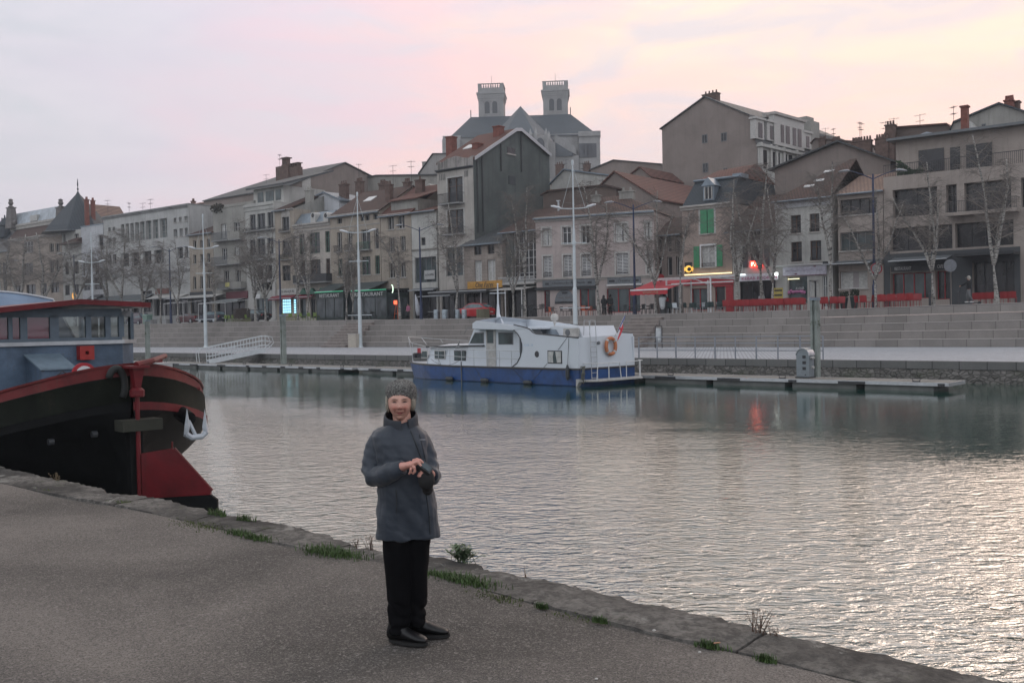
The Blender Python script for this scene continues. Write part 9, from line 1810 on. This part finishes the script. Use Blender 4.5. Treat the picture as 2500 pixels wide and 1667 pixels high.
s, z = at(A4(320, 1)[0], 5.4); t = thing('menu_board', 'black pavement menu board with a rounded red top', 'menu board', BANK, s, 5.4, z); mb = MB(); mb.hexa([(-.38, -.12, 0), (.38, -.12, 0), (.38, -.08, 0), (-.38, -.08, 0), (-.34, .0, 1.15), (.34, .0, 1.15), (.34, .04, 1.15), (-.34, .04, 1.15)]); mb.hexa([(-.38, .35, 0), (.38, .35, 0), (.38, .39, 0), (-.38, .39, 0), (-.34, .05, 1.15), (.34, .05, 1.15), (.34, .09, 1.15), (-.34, .09, 1.15)]); mb.build('board', m_dark, t); mb = MB(); mb.prism([(-.36, 1.0), (.36, 1.0), (.36, 1.15), (.28, 1.32), (.12, 1.40), (-.12, 1.40), (-.28, 1.32), (-.36, 1.15)], 1, -.03, .0); mb.box(-.18, -.045, 1.14, .18, -.031, 1.22, 1); mb.build('red_header', [m_redpl, m_white], t)
s, z = at(A4(205, 1)[0], 4.9); t = thing('white_sack', 'crumpled white rubbish sack hanging on the birch beside the menu board', 'sack', BANK, s+.35, 4.9, z); mb = MB(); mb.tube([(0, 0, .35), (.02, 0, .55), (.0, 0, 1.0), (.05, 0, 1.35)], [.10, .20, .26, .30], 9); mb.build('sack', plain('sack_plastic', (.45, .47, .48), .6, 0, .25, 5, .4), t); mb = MB(); mb.lathe([(.33, 1.32), (.33, 1.40)], 10, (.05, 0, 0)); mb.tube([(.05, .3, 0), (.05, .3, 1.35)], .03, 5); mb.build('holder', gfr, t)
s, z = at(A5(155, 1)[0], 7); t = thing('yellow_menu_stand', 'yellow and black menu stand beside the kebab shop entrance', 'menu board', BANK, s, 7, z); mb = MB(); mb.box(-.35, -.03, .7, .35, .03, 1.75, 0); [mb.box(-.3, -.05, a, .3, -.031, a+.12, 1) for a in (.85, 1.15, 1.5)]; mb.build('panel', [plain('menu_yellow', (.45, .36, .08), .5), m_dark], t); mb = MB(); [mb.tube([(x, 0, 0), (x, 0, .7)], .02, 5) for x in (-.25, .25)]; mb.build('legs', m_iron, t)
def rsign(px, py, d, r, label, back, pole=True, ring=None):
	s, zc = BANK.hit(px, py, d); z = ztop(s); t = thing('traffic_sign', label, 'traffic sign', BANK, s, d, z, 35); mb = MB(); mb.tube([(0, 0, zc-z), (0, -.03, zc-z)], r, 24, 0)
	mb.build('disc', back, t)
	if ring: mb = MB(); mb.tube([(r*.90*cos(2*pi*i/24), -.04, zc-z+r*.90*sin(2*pi*i/24)) for i in range(25)], r*.10, 6, 0, False); mb.build('red_ring', ring, t)
	if pole: mb = MB(); mb.tube([(0, .05, 0), (0, .05, zc-z+r)], .035, 6); mb.build('pole', m_iron, t)
rsign(A6(1140, 1)[0], A6(1, 325)[1], 6.2, .42, 'grey backed round traffic sign on its own post before the dark restaurant', m_greysh if 0 else plain('sign_back', (.18, .19, .21), .5)); rsign(A5(1905, 1)[0], A5(1, 265)[1], 5.55, .40, 'round traffic sign with a red rim on the blue lamp and birch', plain('sign_face', (.35, .36, .38), .5), False, m_red); rsign(A4(240, 1)[0], A4(1, 425)[1], 8, .30, 'small round red sign behind the white gutter of the pub awning', m_redpl)
for i, px in enumerate((A6(810, 1)[0], A6(1265, 1)[0], 1095.5, 1108)): s, z = at(px, 4.6); t = thing('bollard', ['dark bollard at the foot of the restaurant birch', 'dark bollard beside the person on the scooter', 'dark bollard in the gap between the middle kegs', 'second dark bollard beside the middle kegs'][i], 'bollard', BANK, s, 4.6, z); mb = MB(); mb.lathe([(.08, 0), (.08, .75), (.10, .78), (.06, .9)], 10); mb.build('post', m_dark, t)
s = BANK.hit(300+1820/3.178, 845, -1.0)[0]; t = thing('utility_box', 'cream utility cabinet at the foot of the white mast', 'cabinet', BANK, s-.2, -1.2, ZQ); mb = MB(); mb.box(-.52, -.3, 0, .52, .3, 1.25); mb.build('cabinet', plain('cream_metal', (.42, .38, .32), .6, 0, .15), t); mb = MB(); mb.box(-.56, -.34, 1.25, .56, .34, 1.30); mb.build('lid', m_conc if 0 else m_stonet, t)
s = BANK.hit(1540+155/2.45, 845, -2.5)[0]; t = thing('litter_frame', 'white litter sack in a dark frame at the foot of the steps', 'litter bin', BANK, s, -2.2, ZQ); mb = MB(); mb.box(-.28, -.05, 1.55, .3, .0, 1.6); mb.box(.26, -.05, 0, .3, 0, 1.55); mb.box(-.28, -.05, 0, -.24, 0, 1.55); mb.build('frame', m_iron, t); mb = MB(); mb.lathe([(.10, .42), (.2, .55), (.22, .9), (.19, 1.45)], 9); mb.build('sack', plain('sack_plastic', (.45, .47, .48), .6, 0, .25, 5, .4), t)
def pub():
	d0 = 6.2; P = lambda X, Y, d=d0: BANK.hit(*A4(X, Y), d)
	s0, z1 = P(345, 470); s, z = s0, ztop(s0); t = thing('pub_terrace_frame', 'white steel terrace frame with beams before the green shuttered house', 'pergola', BANK, s, d0, z); mb = MB()
	for X, yb, yt, d in ((345, 900, 470, d0), (785, 1000, 480, 8.5), (1090, 1000, 470, 8.5), (1135, 1020, 410, 5.0)): x, zt = P(X, yt, d); mb.tube([(x-s, d-d0, 0), (x-s, d-d0, zt-z)], .07, 8)
	x1, zt = P(1590, 400, 7.0); x0, z0 = P(100, 480, 7.0); mb.box(x0-s, .7, z0-z, x1-s, .95, z0-z+.18); mb.box(x0-s+2, .3, z0-z-.42, x1-s, .42, z0-z-.32); xa = P(345, 1)[0]-s
	for X in (1120,): a, b_ = P(1120, 415, 5), P(1120, 430, 9.5); mb.box(a[0]-s-.06, 5-d0, a[1]-z-.1, a[0]-s+.1, 9.5-d0, a[1]-z+.05)
	mb.tube([(P(800, 1, 8.5)[0]-s, 2.3, 2.9), (P(1090, 1, 8.5)[0]-s, 2.3, 2.3)], .04, 6); mb.tube([(xa, 0, P(1, 580)[1]-z), (P(1120, 1, 5)[0]-s, -1.2, P(1, 560)[1]-z)], .035, 6); mb.build('frame', m_white, t)
	P3 = lambda X, Y, d: BANK.hit(*A3(X, Y), d); f0, zf0 = P3(1932, 405, 4.6); f1, zf1 = P(365, 638, 4.6); b0, zb0 = P(95, 490, 8.5); b1, zb1 = P(830, 480, 8.5)
	aw = thing('pub_awning', 'broad red pub awning reaching over the terrace in front of the birches', 'awning', BANK, f0, 4.6, ztop(f0)); z = ztop(f0); zf = (zf0+zf1)/2
	mb = MB(); A = [(0, 0, zf-z), (f1-f0, 0, zf-z), (b1-f0, 3.9, zb0-z), (b0-f0, 3.9, zb0-z)]; mb.hexa([(x, y, q-.03) for x, y, q in A]+[(x, y, q) for x, y, q in A]); mb.build('canvas', m_redaw, aw)
	mb = MB(); mb.tube([(0, 0, zf-z), (f1-f0, 0, zf-z)], .07, 8); mb.box(b0-f0-.1, 3.85, zb0-z-.05, b1-f0+.1, 4.0, zb0-z+.13); mb.build('bar', m_white, aw)
	mb = MB(); L = f1-f0; n = 14; [mb.hexa([(L*i/n, -.03, zf-z-.36-(.05 if i % 2 else 0)), (L*(i+1)/n, -.03, zf-z-.36-(0 if i % 2 else .05)), (L*(i+1)/n, -.01, zf-z-.36-(0 if i % 2 else .05)), (L*i/n, -.01, zf-z-.36-(.05 if i % 2 else 0)), (L*i/n, -.03, zf-z-.05), (L*(i+1)/n, -.03, zf-z-.05), (L*(i+1)/n, -.01, zf-z-.05), (L*i/n, -.01, zf-z-.05)]) for i in range(n)]; put_text(mb, "VIVIAN'S PUB", L*.55, -.035, zf-z-.2, L*.42, .20, 1); mb.build('valance', [plain('red_valance', (.40, .03, .04), .8, 0, .1), plain('dull_gold_letters', (.40, .26, .18), .6)], aw)
	mb = MB(); mb.tube([(.05, .05, 0), (.05, .05, 0)], .01, 4) if 0 else None
	for x in (f1-f0-.1, .2): mb.tube([(x, 2.0, 0), (x, 2.0, 2.35)], .03, 6)
	mb.build('post', m_white, aw)
pub()
for (Xa, Xb, label) in ((1095, 1565, 'thin white metal canopy frame beside the black hatchback'), (500, 830, 'thin white metal canopy frame beside the blue lamp')):
	s0, z0 = BANK.hit(*A7(Xa, 575), 8); s1 = BANK.hit(*A7(Xb, 575), 8)[0]; z = ztop(s0); t = thing('canopy_frame', label, 'canopy', BANK, s0, 8, z); mb = MB(); h = BANK.hit(*A7((Xa+Xb)/2, 572), 8)[1]-z; mb.tube([(0, 0, h), (s1-s0, 0, h), (s1-s0, 0, 0)], .035, 6); mb.tube([(0, 0, 0), (0, 0, h)], .03, 6); mb.tube([(0, 3.5, h+.4), (0, 0, h)], .03, 6); mb.tube([(s1-s0, 3.5, h+.4), (s1-s0, 0, h)], .03, 6); mb.build('frame', m_white, t)
blk = plain('black_coat', (.010, .011, .013), .8, 0, .2)
s, z = at(A3(1485, 1)[0], 6.8); figure('p', 'long haired person in black beside the birch, facing the pink building', s, 6.8, 1.72, 180, (blk, True), blk, blk, 'pair standing at the bar')
s, z = at(A3(1590, 1)[0], 6.8); figure('p', 'person in black with a flat cap beside the long haired person', s, 6.8, 1.74, 180, (blk, False), blk, blk, 'pair standing at the bar', hat=True, hairlong=False)
s, z = at(A6(1450, 1)[0], 6.0); figure('p', 'person in a black top and grey trousers riding a kick scooter, white cap backwards', s, 6.0, 1.72, -75, (blk, False, m_white), plain('grey_trousers', (.13, .135, .14), .8, 0, .2), plain('cap_white', (.42, .40, .36), .8), pose='ride', hat=True, hairlong=False, z=z+.14)
t = thing('kick_scooter', 'dark electric kick scooter under the rider', 'scooter', BANK, s, 6.0, z, -75); mb = MB(); mb.box(-.09, -.45, .10, .09, .55, .15); mb.build('deck', m_dark, t); mb = MB(); mb.tube([(0, -.62, .12), (0, -.50, 1.12)], .025, 6); mb.tube([(-.28, -.50, 1.12), (.28, -.50, 1.12)], .018, 6); mb.build('steering_column', m_iron, t)
for y in (-.64, .62): mb = MB(); mb.tube([(-.03, y, .11), (.03, y, .11)], .11, 12); mb.build('wheel', m_dark, t)
s, z = at(A4(2060, 1)[0], FD-.4); figure('p', 'person in a white shirt standing in the kebab shop opening', s, FD-.45, 1.7, 0, (plain('white_shirt', (.42, .42, .45), .8, 0, .1), False), blk, blk, hairlong=False)
s, z = at(A2(370, 1)[0], FD-3.0); figure('p', 'person with a pink top at the restaurant entrance under the green awning', s, FD-2.6, 1.7, 0, (plain('pink_top', (.36, .12, .20), .8, 0, .1), False), blk, blk)
s, zc = BANK.hit(*R1(790, 1228), 12.0); z = ztop(s); t = thing('lit_roundel', 'round amber lit sign on a post before the turret house', 'sign', BANK, s, 12.0, z); mb = MB(); mb.tube([(0, -.1, zc-z), (0, .0, zc-z)], .55, 20); mb.build('disc', glow('amber_disc', (.75, .36, .08), .45), t); mb = MB(); mb.tube([(0, .05, 0), (0, .05, zc-z)], .05, 6); mb.build('pole', m_iron, t)
# ================================================================ plants on the near quay
def tuft(px, py, n, h, r, mat, label, seed, name='grass_tuft', cat='plant', wide=1.0, zoff=.0, stalk=False):
	s, d = BANK.hitz(px, py, ZN+.02); t = thing(name, label, cat, BANK, s, d, ZN-.01); R = random.Random(seed); mb = MB()
	for i in range(n):
		x = R.gauss(0, r*wide); y = R.gauss(0, r*.35); a = R.uniform(0, 6.3); L = h*R.uniform(.45, 1.1); b_ = R.uniform(.15, .7)*L; w_ = .0045
		p = [Vector((x, y, 0)), Vector((x+cos(a)*b_*.3, y+sin(a)*b_*.3, L*.6)), Vector((x+cos(a)*b_, y+sin(a)*b_, L))]; q = Vector((-sin(a), cos(a), 0))*w_
		mb.add([p[0]-q, p[0]+q, p[1]+q*.8, p[1]-q*.8, p[2]], [(0, 1, 2, 3), (3, 2, 4)])
	mb.build('blades', mat, t) ; return t
g1 = plain('fresh_grass', (.050, .090, .022), .7, 0, .45, 12); g2_ = plain('olive_grass', (.075, .095, .03), .8, 0, .4, 10)
GR = [(530, 1252, 150, .085, .07, g1, 'small green tuft on the coping by the rudder tip', 1), (597, 1266, 130, .08, .06, g1, 'green tuft on the coping between rudder tip and cracked slab'), (583, 1297, 190, .055, .08, g1, 'short green clump at the inner edge of the coping'), (628, 1308, 200, .05, .09, g1, 'flat green clump beside the short clump'), (490, 1277, 320, .03, .22, g2_, 'long mossy patch on the coping joint'),
	  (815, 1347, 620, .075, .17, g1, 'wide grass patch in the gap of the coping behind the woman'), (300, 1220, 120, .025, .12, g2_, 'thin mossy patch on the broken coping by the barge'), (112, 1190, 90, .02, .1, g2_, 'faint moss strip near the far end of the coping'),
	  (1130, 1412, 560, .065, .14, g1, 'bright grass patch beside the trouser leg of the woman'), (1060, 1398, 200, .05, .08, g1, 'small grass patch just past the black trousers'), (1215, 1452, 160, .03, .13, g2_, 'low grassy strip after the bright patch'), (1323, 1475, 100, .045, .025, g1, 'small lone tuft in the kerb joint'), (1463, 1508, 110, .045, .03, g1, 'small tuft in the kerb joint further along'), (1728, 1568, 150, .05, .04, g1, 'green tuft near the cigarette end'), (1868, 1602, 130, .05, .03, g1, 'last green tuft in the kerb joint'), (1390, 1495, 60, .02, .10, g2_, 'sparse moss in the kerb joint')]
for i, a in enumerate(GR): tuft(*(a[:7] if len(a) > 6 else a), a[0] and i+3)
def leafy(px, py, n, h, spread, mat, label, seed, leaf=.022, cat='plant', name='leafy_weed', stemmat=None, edge=0):
	s, d = BANK.hitz(px, py, ZN+.02); d = min(d, near_outer(s)+edge) if edge else d; t = thing(name, label, cat, BANK, s, d, ZN-.02); R = random.Random(seed); st = MB(); lf = MB()
	for i in range(n):
		a = R.uniform(0, 6.3); L = h*R.uniform(.5, 1.05); b_ = spread*R.uniform(.2, 1); x0, y0 = R.gauss(0, spread*.25), R.gauss(0, spread*.12)
		pts = [Vector((x0+cos(a)*b_*u**1.3, y0+sin(a)*b_*.6*u**1.3, L*u)) for u in (0, .3, .6, .85, 1)]; st.tube(pts, [.003, .0028, .0022, .0016, .001], 4)
		for k in range(9):
			u = R.uniform(.25, 1); j = min(3, int(u*4)); p = pts[j].lerp(pts[j+1], (u*4)%1); c = R.uniform(0, 6.3); q = leaf*R.uniform(.5, 1.2); e = Vector((cos(c), sin(c), R.uniform(-.2, .7)))*q*1.8; f = Vector((-sin(c), cos(c), 0))*q*.38
			lf.add([p, p+e*.5+f, p+e, p+e*.5-f], [(0, 1, 2, 3)])
	st.build('stems', stemmat or mat, t); lf.build('leaves', mat, t); return t
leafy(1128, 1362, 42, .14, .15, plain('sage_leaves', (.085, .13, .065), .7, 0, .35, 14), 'leafy green weed on the quay edge beside the woman', 3, .03)
dr = plain('dry_stems', (.13, .085, .065), .85, 0, .4, 10)
leafy(1848, 1533, 16, .17, .13, dr, 'dry brown weed standing on the quay edge before open water', 4, .010); leafy(1896, 1546, 5, .07, .05, dr, 'small dry sprig next to the dry brown weed', 5, .008)
leafy(905, 1338, 12, .16, .08, dr, 'dry reddish stalks at the quay edge by the jacket hem', 6, .012); leafy(868, 1330, 10, .10, .08, dr, 'low dry stalks at the notch of the coping', 7, .010); leafy(138, 1168, 10, .11, .09, plain('straw_weed', (.16, .12, .07), .85), 'dry straw coloured weed at the barge side', 8, .014); leafy(1284, 1402, 4, .09, .04, dr, 'single thin sprig at the coping crack', 9, .006)
for i, (px, py, r, lab) in enumerate(((1597, 1537, .012, 'white pebble in the kerb joint'), (1708, 1590, .010, 'small white chip on the asphalt'), (1456, 1655, .010, 'pale chip at the bottom of the asphalt'))):
	s, d = BANK.hitz(px, py, ZN+.02); o = MB().ball((0, 0, 0), (r, r*.8, r*.5), 7, 5).build('pebble', m_offw); o.location = BANK.W(s, d, ZN+.018); tag(o, lab, 'pebble', 'pale pebbles on the quay')
s, d = BANK.hitz(1751, 1575, ZN+.02); o = MB().tube([(-.02, 0, 0), (.02, 0.01, 0)], .004, 6).build('cigarette_end', plain('filter_tan', (.45, .25, .15), .8)); o.location = BANK.W(s, d, ZN+.035); tag(o, 'tan cigarette end beside a green tuft', 'cigarette end')
# ================================================================ evening haze between here and the cathedral
mb = MB(); mb.box(-420, -70, -2.0, 340, 420, 125)
m = bpy.data.materials.new('haze_air'); m.use_nodes = True; nt = m.node_tree; nt.nodes.clear()
out = N(nt, 'ShaderNodeOutputMaterial'); pv = N(nt, 'ShaderNodeVolumePrincipled'); pv.inputs['Density'].default_value = .00048; pv.inputs['Color'].default_value = (.80, .88, .98, 1); pv.inputs['Anisotropy'].default_value = .2
nt.links.new(pv.outputs[0], out.inputs['Volume'])
tag(mb.build('haze', m), 'thin blue evening haze over the river and town', 'haze', kind='stuff')
